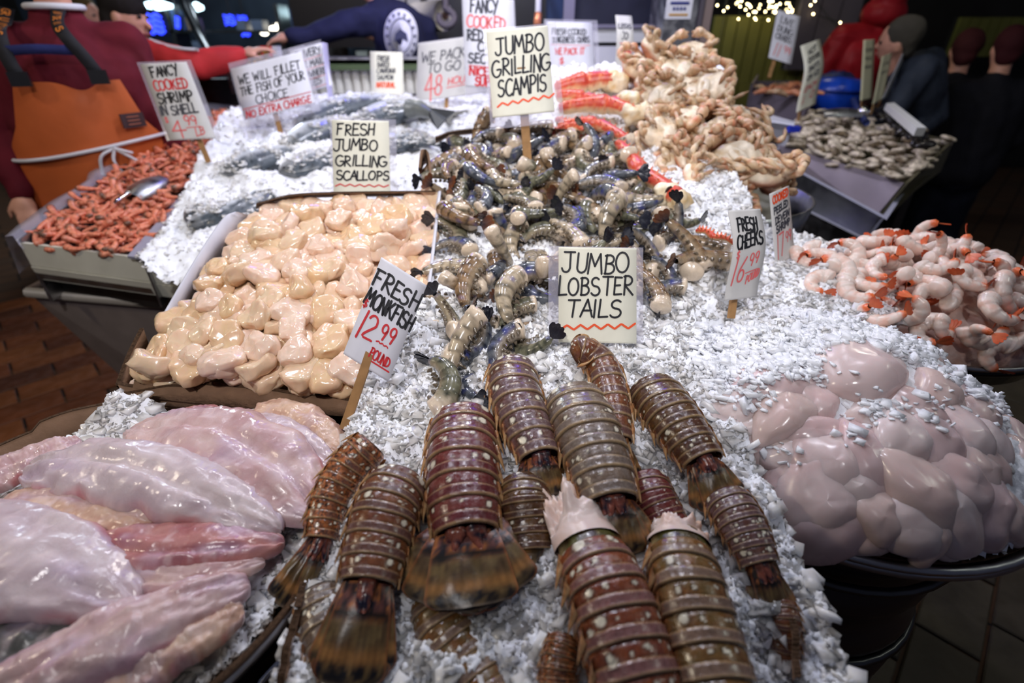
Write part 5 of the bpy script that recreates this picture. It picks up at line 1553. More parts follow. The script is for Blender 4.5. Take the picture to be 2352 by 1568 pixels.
def crab_proto(k):
    """Dungeness crab lying on its back, legs folded"""
    rg_ = np.random.default_rng(700 + k)
    parts = []
    V = superell(.084, .062, .036, .8, .8, 16, 28)
    V[..., 1] += -.16 * V[..., 0] ** 2 / .078 * 2
    V[..., 2] += .006 * np.cos(V[..., 0] * 110) * (np.abs(V[..., 1]) < .04) + .004 * fbm(V * 60 + k, 2)
    c = mix(PALE, TAN, np.clip(.4 + .8 * fbm(V * 40 + k, 3), 0, 1))
    c = mix(c, np.array(lin(176, 96, 56)), sstep(-.005, -.02, V[..., 2]) * .9)
    parts.append(('body', V.reshape(-1, 3), quads(16, 28, False, True), c.reshape(-1, 3)))
    V = superell(.022, .036, .008, .8, .8, 8, 16) + np.array([0, -.012, .033])
    parts.append(('apron', V.reshape(-1, 3), quads(8, 16, False, True), np.broadcast_to(PALE * .9, (128, 3))))
    for s in (-1, 1):
        for j in range(4):
            y0 = .022 - j * .020
            b0 = np.array([s * .062, y0, .006])
            j1 = b0 + np.array([s * (.036 - .004 * j), .012 - .022 * j + rg_.normal(0, .006), .020 + rg_.normal(0, .006)])
            j2 = j1 + np.array([-s * (.012 + rg_.uniform(0, .016)), -.026 - .004 * j, .012 + rg_.normal(0, .008)])
            j3 = j2 + np.array([-s * (.022 + rg_.uniform(0, .02)), -.024 + rg_.normal(0, .012), .004 + rg_.normal(0, .012)])
            V, F, c = taperleg([b0, (b0 + j1) / 2 + (0, 0, .006), j1, (j1 + j2) / 2 + (s * .004, 0, .002), j2, (j2 + j3) / 2, j3], [.008, .0135, .0065, .0115, .0055, .0075, .0008], k * 10 + j, True, 9)
            parts.append(('leg', V, F, c))
        b0 = np.array([s * .055, .034, .004])
        j1 = b0 + np.array([s * .026, .022, .016]); j2 = j1 + np.array([-s * .030, .018, .014])
        V, F, c = taperleg([b0, j1, j2], [.011, .013, .010], k + 3)
        V2, F2, c2 = taperleg([j2, j2 + (-s * .018, .002, .006), j2 + (-s * .044, -.012, .004)], [.012, .019, .0035], k + 5, True)
        V3, F3, c3 = taperleg([j2 + (-s * .022, .006, .008), j2 + (-s * .046, .000, .012)], [.008, .0025], k + 6, True)
        n1, n2 = len(V), len(V) + len(V2)
        parts.append(('claw', np.vstack([V, V2, V3]), list(F) + [tuple(i + n1 for i in f) for f in F2] + [tuple(i + n2 for i in f) for f in F3], mix(np.vstack([c, c2, c3]), CORAL, np.full(n2 + len(V3), .12))))
    return [(nm, new_mesh(nm, V, F, M_CRAB, c)) for nm, V, F, c in parts]
CP_ = []
for _k in range(8):
    _t = (1.0, .72, 1.08, .85)[_k % 4]
    TAN, PALE = TAN0 * _t, PALE0 * _t ** .7
    CORAL = CORAL0 if _k % 3 else np.array(lin(214, 96, 58))
    CP_.append(crab_proto(_k))
TAN, PALE, CORAL = TAN0, PALE0, CORAL0
CRN = np.array([0, -.395, .919])
rg = random.Random(44)
CRPOLY = [onp(1500, 330, CRAB), onp(1600, 480, CRAB), onp(1640, 480, CRAB), onp(1770, 420, CRAB), onp(1760, 340, CRAB), onp(1690, 260, CRAB), onp(1640, 215, CRAB), onp(1600, 165, CRAB), onp(1520, 160, CRAB), onp(1460, 175, CRAB), onp(1470, 220, CRAB), onp(1510, 270, CRAB)]
in_cr = poly_in(CRPOLY)
def crab(x, y, dz, tl):
    z = pz(CRAB, y) + dz
    qx, qy, _ = pix((x, y, z))
    c, r = zone(qx, qy, ((1490, 'far left'), (1560, 'left'), (1620, 'middle'), (1690, 'right'), (9999, 'far right')), ((200, 'crest of heap'), (250, 'upper part'), (310, 'mid height'), (370, 'lower part'), (9999, 'foot of heap')))
    e = thing('crab', ('tilted' if tl > .5 else 'upturned') + ' tan cooked crab with folded legs, ' + c + ', ' + r, 'crab', (0, 0, 0), 'cooked crabs heaped on ice')
    e.matrix_basis = lay((x, y, z), CRN, rg.uniform(0, 6.28), tl, rg.uniform(0, 6.28), rg.uniform(.8, 1.0))
    for nm, me in CP_[rg.randrange(8)]:
        add(nm, me, e)
for dm, dz in ((.085, -.015), (.095, .03)):
    for (x, y) in poisson(in_cr, (.2, 1.1, 1.2, 2.2), dm, rg, 6000):
        crab(x, y, dz + rg.uniform(-.015, .02), rg.uniform(.1, .9))
# steel tub rim under the crabs' right foot
e = thing('crab_tub', 'dim steel tub under the foot of the crab heap', 'tub', (.62, 1.55, .85))
V = []
for (r, z) in ((.30, .80), (.33, 1.0), (.345, 1.07), (.352, 1.07), (.335, .99), (.31, .80)):
    V += [(.62 + r * math.cos(a), 1.68 + r * .9 * math.sin(a), z) for a in np.linspace(0, 2 * np.pi, 40, endpoint=False)]
part(e, 'wall', np.array(V), quads(6, 40, False, True), M_STEEL)
MB().tube([(.62, 1.68, 0.0), (.62, 1.68, .4), (.62, 1.68, .8)], .2, 20).part(e, 'foot', M_DARKMETAL, True)

# king crab legs
M_KING = pbr('king_crab_shell', attr=True, rough=.32, spec=.5, var=.15, vscale=40, bump=.35, bscale=90, bdist=.004)
def king(label, pts, t0, rs, seed, meat_end=None):
    """pts in sighted pixels with distance"""
    P_ = np.array([at(px, py, t - .07) for (px, py, t) in pts])
    e = thing('king_crab_leg', label, 'crab leg', P_[0], 'king crab legs on ice')
    n = len(P_) - 1
    for k in range(n):
        a, b = P_[k], P_[k + 1]
        C = catmull([a, (a + b) / 2 + (0, 0, .006), b], 26)
        r = np.interp(np.linspace(0, 1, 26), [0, .12, .5, .9, 1], [rs[k] * .75, rs[k], (rs[k] + rs[k + 1]) / 2 * .9, rs[k + 1] * 1.15, rs[k + 1] * .9])
        V, F = tube(C, r, 16)
        T, N, B = frames(C, (0, -.3, 1))
        up = ((V - np.repeat(C, 16, 0)) * np.repeat(N, 16, 0)).sum(1) / np.repeat(r, 16)
        nz = fbm(V * 60 + seed, 3)
        c = mix(np.array(lin(236, 206, 160)), np.array(lin(206, 76, 52)), sstep(-.25, .25, up + .3 * nz))
        c = mix(c, np.array(lin(196, 44, 74)), np.clip(nz, 0, 1) * .5 * sstep(0, .5, up))
        c = mix(c, np.array(lin(240, 170, 110)), np.clip(fbm(V * 140 + 5, 2) - .1, 0, 1) * .7)
        part(e, 'leg_segment', V, F, M_KING, c)
        for s in range(9):
            i = 3 + 2 * s
            sgn = 1 if s % 2 else -1
            d = N[i] * .8 + B[i] * .6 * sgn
            MB().tube([C[i] + d * r[i] * .8, C[i] + d * (r[i] + .007)], [.0035, .0006], 6).part(e, 'spine', M_KING_T, True)
    if meat_end is not None:
        ce = P_[0 if meat_end == 0 else -1]
        V = superell(rs[0] * 1.7, rs[0] * 1.5, rs[0] * 1.35, .8, .8, 14, 22)
        V = V * (1 + .35 * fbm(V * 45 + seed, 3)[..., None]) + ce
        c = mix(np.array(lin(240, 226, 196)), np.array(lin(216, 184, 130)), np.clip(.35 + fbm(V * 50, 3), 0, 1))
        part(e, 'shoulder_meat', V, quads(14, 22, False, True), M_CRAB, c.reshape(-1, 3))
    return e
M_KING_T = pbr('king_crab_spine', lin(226, 120, 80), .4)
king('lowest king crab leg reaching to the ice, bright red', [(1420, 330, 1.50), (1475, 400, 1.36), (1560, 460, 1.26)], 0, [.016, .022, .022], 1, 1)
king('king crab leg with white joint, second from below', [(1285, 290, 1.66), (1370, 285, 1.62), (1452, 332, 1.52)], 0, [.016, .02, .014], 2)
king('long red king crab leg crossing behind the scampi sign', [(1285, 250, 1.74), (1400, 240, 1.70), (1455, 265, 1.64)], 0, [.022, .028, .022], 3, 1)
king('thin pink king crab leg under the sign\'s right edge', [(1280, 275, 1.68), (1330, 310, 1.62), (1385, 330, 1.58)], 0, [.014, .016, .01], 4)
king('thick king crab leg with pale joint at the top of its pile', [(1275, 205, 1.86), (1345, 190, 1.86), (1420, 185, 1.84)], 0, [.024, .034, .026], 5, 1)
king('red king crab leg just under the topmost', [(1280, 222, 1.80), (1340, 228, 1.78), (1410, 250, 1.74)], 0, [.022, .024, .018], 6)
king('short king crab leg end half hidden by the sign', [(1270, 310, 1.62), (1310, 292, 1.6), (1342, 300, 1.57)], 0, [.014, .014, .010], 7)
for k, (px, py, t, s) in enumerate(((1368, 345, 1.50, .040), (1440, 232, 1.66, .036), (1480, 262, 1.64, .036), (1395, 190, 1.85, .03), (1530, 445, 1.26, .03), (1490, 300, 1.6, .03))):
    V = superell(s, s * .8, s * .75, .75, .75, 22, 34)
    V = V * (1 + .4 * fbm(V * 36 + 9 * k, 3)[..., None]) + at(px, py, t - .05)
    c = mix(np.array(lin(240, 228, 200)), np.array(lin(222, 192, 140)), np.clip(.3 + fbm(V * 50, 3), 0, 1))
    o = add('crab_shoulder', new_mesh('crab_shoulder', V.reshape(-1, 3), quads(22, 34, False, True), M_CRAB, c.reshape(-1, 3)))
    tag(o, ('largest cream crab shoulder chunk beside the scampi', 'white crab shoulder chunk at the end of the long red leg', 'white crab shoulder chunk left of the crabs', 'cream crab shoulder chunk at the top of the leg pile', 'knobbly cream crab shoulder chunk nearest the ice', 'pale crab shoulder chunk below the two white ones')[k], 'crab meat', 'crab shoulder chunks')
# short orange leg tips poking out of the ice right of the scampi
o = king('thin orange king crab leg half buried in ice right of the scampi', [(1600, 530, 1.18), (1640, 545, 1.15), (1690, 562, 1.12)], 0, [.006, .007, .004], 9)

# ---------------------------------------------------------------- salmon in ice
M_FISH = pbr('salmon_skin', attr=True, rough=.36, spec=.55, metal=.0, var=.15, vscale=60, rvar=.1, coat=.2)
ICE_ON = []
def salmon(label, path, w, dz, seed, head=True):
    P_ = np.array([onp(px, py, FISH, dz) for (px, py) in path])
    nu, nv = 54, 28
    C = catmull(P_, nu)
    T, N, B = frames(C, (0, -.3, 1))
    u = np.linspace(0, 1, nu)
    r = w / 2 * np.interp(u, [0, .05, .14, .4, .75, .9, 1], [.12, .42, .72, 1, .62, .32, .26])
    a = np.linspace(0, 2 * np.pi, nv, endpoint=False)
    V = C[:, None] + r[:, None, None] * (1.25 * np.cos(a)[None, :, None] * B[:, None] + .62 * np.sin(a)[None, :, None] * N[:, None])
    U, A = np.meshgrid(u, a, indexing='ij')
    back = np.cos(A)
    nz = fbm(V * 45 + seed, 3)
    c = mix(np.array(lin(196, 200, 206)), np.array(lin(72, 80, 88)), sstep(-.1, .55, back + .25 * nz))
    c = mix(c, np.array(lin(24, 28, 32)), np.clip(fbm(V * 120 + seed, 2) * 1.6 - .35, 0, 1) * sstep(0, .4, back))
    c = mix(c, np.array(lin(120, 120, 118)), (U < .16) * .5)
    e = thing('salmon', label, 'fish', C[nu // 2], 'whole salmon bedded in ice')
    part(e, 'body', V, quads(nu, nv, False, True), M_FISH, c.reshape(-1, 3))
    for _i in range(260):
        j = min(nu - 1, int(nu * random.random())); sg_ = random.uniform(-1, 1)
        pp = C[j] + B[j] * r[j] * 1.2 * sg_ + N[j] * r[j] * .62 * math.sqrt(max(0, 1 - sg_ * sg_))
        if float(vnoise(pp * 16 + seed)) > -.05: ICE_ON.append(pp + N[j] * .002)
    # tail, dorsal fin, eye
    E = C[-1]
    tl = [E - B[-1] * r[-1], E + T[-1] * w * .5 - B[-1] * w * .55, E + T[-1] * w * .32, E + T[-1] * w * .5 + B[-1] * w * .55, E + B[-1] * r[-1]]
    MB().slab(tl, .004, N[-1]).part(e, 'tail_fin', M_BLACKFIN)
    i = 24
    MB().slab([C[i] + B[i] * r[i] * 1.15, C[i + 8] + B[i + 8] * r[i + 8] * 1.2, C[i + 9] + B[i] * (r[i] * 1.2 + w * .22), C[i + 2] + B[i] * (r[i] * 1.2 + w * .26)], .003, N[i]).part(e, 'dorsal_fin', M_BLACKFIN)
    p = C[4] + N[4] * r[4] * .55 + B[4] * r[4] * .35
    V = superell(.007, .007, .004, 1, 1, 8, 12) + p
    part(e, 'eye', V, quads(8, 12, False, True), M_BLACK)
    MB().slab([C[7] + N[7] * r[7] * .64 + B[7] * r[7] * .7, C[9] + N[9] * r[9] * .66, C[7] + N[7] * r[7] * .64 - B[7] * r[7] * .7, C[8] + N[8] * r[8] * .60], .002, N[8]).part(e, 'gill_cover', M_FISH_G)
    return e
M_BLACKFIN = pbr('dark_fin', lin(44, 48, 54), .4)
M_FISH_G = pbr('gill_plate', lin(150, 150, 150), .3)
salmon('dark backed salmon nearest the cooked shrimp divider', [(505, 395), (560, 380), (640, 355), (700, 345)], .13, -.016, 1)
salmon('salmon with visible head between the fillet sign and scallop sign', [(640, 395), (700, 380), (760, 360), (830, 345)], .12, -.012, 2)
salmon('salmon half covered by ice in front of the scallop box', [(430, 480), (500, 500), (570, 480), (640, 430)], .12, -.02, 3)
salmon('salmon with dark spotted tail near the white card side', [(430, 520), (470, 500), (530, 480), (590, 440)], .07, .0, 4)
salmon('salmon below the fillet sign\'s stick', [(650, 345), (700, 315), (760, 290), (830, 275)], .13, -.016, 5)
salmon('salmon at the back of the ice left of the pack sign', [(680, 290), (760, 255), (860, 235), (960, 232)], .13, -.02, 6)
salmon('salmon with raised dark tail in front of the pack sign', [(820, 285), (880, 262), (960, 250), (1020, 262)], .14, .01, 7)
salmon('salmon behind the scallop sign, partly iced', [(850, 350), (900, 330), (960, 320), (1010, 330)], .11, .0, 8)
_s = shards(np.array(ICE_ON), .007, .022, M_ICE, 'crushed_ice')
tag(_s, 'crushed ice strewn over the backs of the salmon', 'ice', kind='stuff')
# tail fin sticking up
e = thing('salmon_tail', 'dark salmon tail fin standing up at the ice crest', 'fish tail', at(1010, 285, 1.85))
MB().slab([at(985, 248, 1.86), at(1045, 256, 1.84), at(1028, 272, 1.85), at(1006, 298, 1.82), at(992, 280, 1.85)], .010).part(e, 'fin', M_BLACKFIN)
MB().tube([at(940, 250, 1.9), at(965, 250, 1.88), at(992, 262, 1.86)], [.035, .03, .018], 12).part(e, 'stalk', pbr('salmon_grey', lin(104, 108, 106), .35), True)

# ---------------------------------------------------------------- right hand bins
def pan(name, label, corners, depth, mat, th=.008, flange=.02, cat='bin'):
    C = np.array(corners, float)
    e = thing(name, label, cat, C.mean(0) - zd * depth)
    inn = C.mean(0) + (C - C.mean(0)) * .82 - zd * depth
    k = len(C)
    for i in range(k):
        j = (i + 1) % k
        MB().slab([C[i], C[j], inn[j], inn[i]], th).part(e, 'wall', mat)
        o1, o2 = C[i] + (C[i] - C.mean(0)) * .06, C[j] + (C[j] - C.mean(0)) * .06
        MB().slab([C[i], o1, o2, C[j]], .006).part(e, 'flange', M_FLANGE)
    MB().slab(inn, th).part(e, 'bottom', mat)
    return e
M_FLANGE = pbr('bright_flange', lin(196, 196, 212), .4, .5, metal=.2)
# oyster box with paper lining, two steel pans stepping down in front
zo = 1.08
O1, O2, O3, O4 = onz(1795, 335, zo), onz(2078, 420, zo - .05), onz(2185, 322, zo + .02), onz(1860, 255, zo + .08)
ob = thing('oyster_box', 'paper lined box of oysters on the right stall', 'box', (O1[0], O1[1], .8))
M_LINER = pbr('grey_waxed_paper', lin(150, 138, 146), .6, .3, var=.12, vscale=8)
M_OLDWOOD = pbr('old_olive_board', lin(92, 86, 64), .6, .3, var=.2)
dn = np.array([0, 0, .14])
MB().slab([O1, O2, O2 - dn + (-.06, 0, 0), O1 - dn + (.02, 0, 0)], .01).part(ob, 'paper_front', M_LINER)
MB().slab([O2, O3, O3 - dn, O2 - dn + (-.06, 0, 0)], .01).part(ob, 'right_side', M_OLDWOOD)
MB().slab([O3, O4, O4 - dn, O3 - dn], .01).part(ob, 'rear_side', M_OLDWOOD)
MB().slab([O4, O1, O1 - dn + (.02, 0, 0), O4 - dn], .01).part(ob, 'left_side', M_LINER)
MB().slab([O1 - zd * .1, O2 - zd * .1, O3 - zd * .1, O4 - zd * .1], .02).part(ob, 'bottom', M_OLDWOOD)
p1 = [onz(1765, 352, 1.075), onz(2030, 494, .965), onz(2068, 440, .955), onz(1830, 325, 1.06)]
pan('steel_pan', 'upper steel pan stepping in front of the oyster box', p1, .16, M_STEEL)
p2 = [onz(1745, 425, 1.0), onz(1985, 545, .89), onz(2012, 512, .88), onz(1775, 385, .98)]
pan('steel_pan', 'lower steel pan nearest the peeled shrimp', p2, .16, M_STEEL)
rs_ = thing('right_stand', 'dark stand under the steel pans and oyster box', 'stand', (1.6, 2.4, 0))
for p_ in (O1 + (.08, .06, 0), O2 + (-.1, .08, 0), O3 + (-.15, -.05, 0), O4 + (.05, -.06, 0), p1[0] + (.1, .02, 0), p1[1] + (-.05, .06, 0)):
    hgt_ = p_[2] - .19
    MB().box((p_[0], p_[1], hgt_ / 2), (.04, .04, hgt_)).part(rs_, 'leg', M_DARKMETAL)
# oysters
M_OYS = pbr('oyster_shell', attr=True, rough=.45, spec=.4, var=.3, vscale=50, bump=.5, bscale=70, bdist=.006)
OY = []
for k in range(5):
    V = superell(.042, .026, .012, .9, .9, 10, 18)
    V[..., 1] *= 1 - .3 * V[..., 0] / .042
    V = V * (1 + .25 * fbm(V * 60 + 4 * k, 3)[..., None])
    c = mix(np.array(lin(222, 208, 184)), np.array(lin(112, 94, 70)), np.clip(.25 + 1.1 * fbm(V * 70 + k, 3), 0, 1))
    OY.append(new_mesh('oyster', V.reshape(-1, 3), quads(10, 18, False, True), M_OYS, c.reshape(-1, 3)))
rg = random.Random(12)
in_oy = poly_in([O1, O2, O3, O4])
def oyz(x, y):
    A_ = np.array([[p[0], p[1], 1] for p in (O1, O2, O3, O4)]); zc = np.linalg.lstsq(A_, np.array([O1[2], O2[2], O3[2], O4[2]]), rcond=None)[0]
    return float(zc @ np.array([x, y, 1]))
for dm, dz in ((.058, -.01), (.07, .014)):
    for (x, y) in poisson(in_oy, (1.0, 2.6, 1.5, 3.6), dm, rg, 6000, 110):
        z = oyz(x, y) + dz
        qx, qy, _ = pix((x, y, z))
        c, r = zone(qx, qy, ((1880, 'left end'), (1940, 'left'), (2000, 'middle'), (2070, 'right'), (9999, 'right end')), ((285, 'far row'), (315, 'second row'), (350, 'third row'), (9999, 'near row by paper')))
        o = add('oyster', OY[rg.randrange(5)], None, lay((x, y, z), (0, 0, 1), rg.uniform(0, 6.28), rg.uniform(0, .7), rg.uniform(0, 6.28), rg.uniform(.85, 1.15)))
        tag(o, 'rough grey shell oyster, ' + c + ', ' + r + ' of the box', 'oyster', 'oysters in the paper lined box')
# pile of dark mussels and a white fish block between
MU = []
for k in range(3):
    V = superell(.034, .016, .011, 1, .8, 8, 14); V[..., 1] *= 1 + .5 * V[..., 0] / .034
    MU.append(new_mesh('mussel', V.reshape(-1, 3), quads(8, 14, False, True), pbr('mussel_shell_%d' % k, lin(28 + 6 * k, 28 + 4 * k, 34), .25, .5)))
for k in range(70):
    px, py = rg.uniform(1985, 2130), 0
    py = 232 + (px - 1985) * .62 + rg.uniform(-12, 16)
    p = onz(px, py, zo + .055 + rg.uniform(0, .02))
    o = add('mussel', MU[k % 3], None, lay(p, (0, 0, 1), rg.uniform(0, 6.28), rg.uniform(0, 1), rg.uniform(0, 6.28), 1.15))
    tag(o, 'black mussel, ' + ('upper' if py < 260 else 'middle' if py < 295 else 'lower') + ' part of the dark band across the oyster box', 'mussel', 'mussels across the oyster box')
o = thing('foam_strip', 'long white foam strip lying across the mussels', 'strip', onz(2080, 280, zo + .1))
MB().slab([onz(2030, 252, zo + .12), onz(2048, 250, zo + .12), onz(2120, 312, zo + .1), onz(2098, 312, zo + .1)], .03).part(o, 'slab', pbr('white_foam', lin(214, 214, 208), .6))
# blue net bag, blue bowl, white tray, steel scoop
M_BLUEN = pbr('blue_net', lin(24, 40, 96), .5, .4)
e = thing('net_bag', 'dark blue net bag of shellfish behind the oysters', 'bag', onz(1925, 250, 1.16))
cb = onz(1925, 240, 1.17)
V = superell(.13, .10, .10, .9, .9, 16, 24); V = V * (1 + .12 * fbm(V * 14, 2)[..., None]); V[..., 2] += .04 * (V[..., 2] > 0)
part(e, 'bag', V + cb + (0, .1, .03), quads(16, 24, False, True), pbr('blue_net_cloth', lin(20, 28, 60), .5, .4, color2=lin(44, 62, 120), vscale=60, bump=.6, bscale=40))
for k in range(12):
    a = k * math.pi / 6
    MB().tube([cb + (.135 * math.cos(a) * s, .1 + .105 * math.sin(a) * s, .03 + z) for s, z in ((.98, -.04), (1.04, .03), (.75, .10), (.25, .145))], .003, 5).part(e, 'cord', M_BLUEN, True)
MB().tube([onz(1960, 230, 1.22), onz(1975, 265, 1.18), onz(1990, 282, 1.16)], .016, 8).part(e, 'strap', M_BLUEN, True)
e = thing('blue_bowl', 'bright blue bowl rim behind the net bag', 'bowl', onz(1920, 195, 1.26))
cb = at(1920, 205, 3.0)
V = [(cb[0] + r * math.cos(a), cb[1] + r * math.sin(a), cb[2] + z) for r, z in ((.14, -.1), (.17, .0), (.13, .055), (.0, .07)) for a in np.linspace(0, 2 * np.pi, 28, endpoint=False)]
part(e, 'shell', np.array(V), quads(4, 28, False, True), pbr('blue_plastic', lin(20, 70, 190), .3, .5))
MB().tube([(cb[0] + .172 * math.cos(a), cb[1] + .172 * math.sin(a), cb[2]) for a in np.linspace(0, 2 * np.pi, 29)], .008, 6, False).part(e, 'rim', pbr('blue_rim', lin(16, 50, 150), .3), True)
e = thing('oyster_scoop', 'shiny steel scoop resting among the oysters', 'scoop', onz(1935, 268, 1.18))
cb = onz(1930, 266, 1.18)
U, A_ = np.meshgrid(np.linspace(0, 1, 16), np.linspace(0, np.pi, 14), indexing='ij')
wv = .05 * np.sin(np.pi * (U * .6 + .2)) ** .6
part(e, 'bowl', cb + np.stack([(U - .5) * .2, wv * np.cos(A_), wv * .7 * np.sin(A_)], -1), quads(16, 14), M_STEEL)
V = superell(.03, .03, .024, 1, 1, 10, 16) + cb + (.10, -.01, .02)
part(e, 'knob', V, quads(10, 16, False, True), pbr('scoop_knob', (.7, .7, .7), .12, metal=1.0))
e = thing('white_tray', 'white plastic tray below the crab crate', 'tray', onz(1775, 330, 1.05))
M_WPL = pbr('white_plastic', lin(214, 214, 222), .4, .4)
w1, w2, w3, w4 = onz(1712, 268, 1.20), onz(1825, 285, 1.18), onz(1800, 345, 1.06), onz(1745, 345, 1.04)
MB().slab([w1, w2, w3, w4], .012).part(e, 'face', M_WPL)
MB().slab([w1 + zd * .01, w2 + zd * .01, w2 + (0, .25, .01), w1 + (0, .25, .01)], .012).part(e, 'rim', M_WPL)
MB().box(w2 + (.0, .0, -.02), (.05, .03, .025)).part(e, 'blue_clip', pbr('blue_clip', lin(40, 60, 200), .4))
ws = thing('tray_support', 'dark support behind the white tray and crate', 'stand', (1.45, 3.0, 0))
MB().box((1.45, 3.15, .55), (.6, .5, 1.1)).part(ws, 'block', M_DARKMETAL)
# small crate of red crab
k1, k2, k3, k4 = onz(1726, 212, 1.24), onz(1862, 222, 1.24), onz(1862, 186, 1.26), onz(1740, 186, 1.26)
e = thing('crab_crate', 'violet grey crate of orange crab pieces', 'crate', (k1[0], k1[1], 1.1))
M_CRATE = pbr('violet_grey_crate', lin(118, 108, 122), .5, .35)
MB().slab([k1, k2, k2 - zd * .13, k1 - zd * .13], .012).part(e, 'front', M_CRATE)
MB().slab([k1 + zd * .04, k1 - zd * .13, k4 - zd * .13, k4 + zd * .04], .012).part(e, 'left_side', M_CRATE)
MB().slab([k2, k3, k3 - zd * .13, k2 - zd * .13], .012).part(e, 'right_side', M_CRATE)
MB().slab([k4, k4 - zd * .13, k3 - zd * .13, k3], .012).part(e, 'rear', M_CRATE)
MB().slab([k1 - zd * .03, k2 - zd * .03, k3 - zd * .05, k4 - zd * .05], .02).part(e, 'bottom', M_CRATE)
rg = random.Random(6)
for k in range(22):
    px, py = rg.uniform(1740, 1866), rg.uniform(196, 216)
    p = onz(px, py, 1.225 + rg.uniform(0, .03))
    a = rg.uniform(0, 6.28)
    d = np.array([math.cos(a), math.sin(a), rg.uniform(-.2, .3)]) * rg.uniform(.04, .07)
    V, F, c = taperleg([p - d, p + (0, 0, .01), p + d], [.012, .017, .008], k)
    c = mix(c, np.array(lin(224, 106, 60)), np.full(len(V), .6 if k % 3 else .1))
    o = add('crab_piece', new_mesh('crab_piece', V, F, M_CRAB, c))
    tag(o, ('orange' if k % 3 else 'pale') + ' crab piece in the violet grey crate, ' + ('left' if px < 1780 else 'middle' if px < 1825 else 'right') + ' side', 'crab piece', 'crab pieces in the crate')
# ================================================================ hand lettered signs
def arc(cx, cy, rx, ry, a0, a1, n=9):
    return [(cx + rx * math.cos(math.radians(a)), cy + ry * math.sin(math.radians(a))) for a in np.linspace(a0, a1, n)]
GL = {
    'A': [[(0, 0), (.38, 1), (.74, 0)], [(.12, .36), (.66, .36)]],
    'B': [[(.08, 0), (.10, 1)], [(.0, .96)] + arc(.28, .77, .30, .22, 90, -90) + [(.12, .54)], arc(.28, .28, .38, .27, 90, -90) + [(.04, .02)]],
    'C': [arc(.42, .5, .42, .5, 50, 310, 13)],
    'D': [[(.10, 0), (.10, 1)], [(0, .97)] + arc(.18, .49, .56, .48, 85, -90, 11) + [(.02, .0)]],
    'E': [[(.6, .98), (.08, 1), (.06, 0), (.64, .03)], [(.08, .52), (.5, .54)]],
    'F': [[(.08, 0), (.10, 1)], [(.0, .98), (.64, 1.02)], [(.08, .52), (.5, .55)]],
    'G': [arc(.44, .5, .44, .5, 55, 330, 13) + [(.84, .45), (.5, .44)]],
    'H': [[(.06, 0), (.08, 1)], [(.62, 0), (.62, 1.02)], [(.06, .5), (.62, .53)]],
    'I': [[(.12, 0), (.14, 1)]],
    'J': [[(.1, 1), (.78, 1)], [(.5, 1), (.5, .25)] + arc(.24, .22, .26, .24, 0, -170, 7)],
    'K': [[(.06, 0), (.08, 1)], [(.6, 1), (.1, .45)], [(.22, .56), (.66, 0)]],
    'L': [[(.08, 1), (.06, 0), (.6, .03)]],
    'M': [[(.02, 0), (.14, 1), (.44, .38), (.76, 1), (.9, 0)]],
    'N': [[(.04, 0), (.08, 1), (.62, .0), (.66, 1.02)]],
    'O': [arc(.42, .5, .40, .5, 95, 455, 17)],
    'P': [[(.08, 0), (.10, 1)], [(.0, .96)] + arc(.26, .74, .36, .26, 90, -90) + [(.1, .47)]],
    'R': [[(.08, 0), (.10, 1)], [(.0, .96)] + arc(.26, .75, .34, .24, 90, -90) + [(.12, .5), (.7, 0)]],
    'S': [arc(.36, .75, .30, .24, 40, 250, 9) + arc(.34, .25, .34, .26, 80, -150, 10)],
    'T': [[(0, 1), (.74, 1)], [(.38, 1), (.34, 0)]],
    'U': [[(.06, 1), (.06, .3)] + arc(.36, .28, .30, .28, 180, 360, 8) + [(.68, 1)]],
    'V': [[(0, 1), (.34, 0), (.7, 1)]],
    'W': [[(0, 1), (.2, 0), (.46, .7), (.7, 0), (.96, 1)]],
    'X': [[(0, 0), (.66, 1)], [(.02, 1), (.66, 0)]],
    'Y': [[(0, 1), (.34, .5)], [(.68, 1.05), (.2, -.15)]],
    '0': [arc(.34, .5, .32, .5, 95, 455, 15)],
    '1': [[(.2, 1.05), (.1, -.1)]],
    '2': [arc(.34, .72, .30, .28, 160, -30, 9) + [(.06, .04), (.74, .02)]],
    '4': [[(.58, -.25), (.5, 1.05), (.0, .3), (.9, .33)]],
    '6': [[(.6, 1.05), (.2, .6)] + arc(.38, .26, .28, .26, 150, 510, 12)],
    '7': [[(.0, 1), (.66, 1), (.26, -.1)]],
    '8': [arc(.34, .74, .24, .25, 270, 630, 12) + arc(.34, .24, .30, .26, 90, 450, 12)],
    '9': [arc(.32, .70, .27, .30, 0, 360, 11) + [(.58, .55), (.44, -.05)]],
    '$': [arc(.36, .72, .26, .22, 40, 250, 8) + arc(.34, .28, .28, .22, 80, -150, 9), [(.36, 1.1), (.34, -.1)]],
    '.': [[(.08, 0), (.12, .04)]], '-': [[(.05, .45), (.6, .5)]], '~': [[(0, .3), (.18, .5), (.34, .3), (.52, .5), (.7, .3), (.88, .5), (1.05, .32)]],
    "'": [[(.1, 1), (.06, .75)]],
}
ADV = {'I': .34, 'M': 1.02, 'W': 1.08, 'J': .88, 'O': .92, 'G': .96, '1': .36, '.': .25, "'": .25, ' ': .5, 'L': .72, 'E': .76, 'T': .82, '~': 1.2}

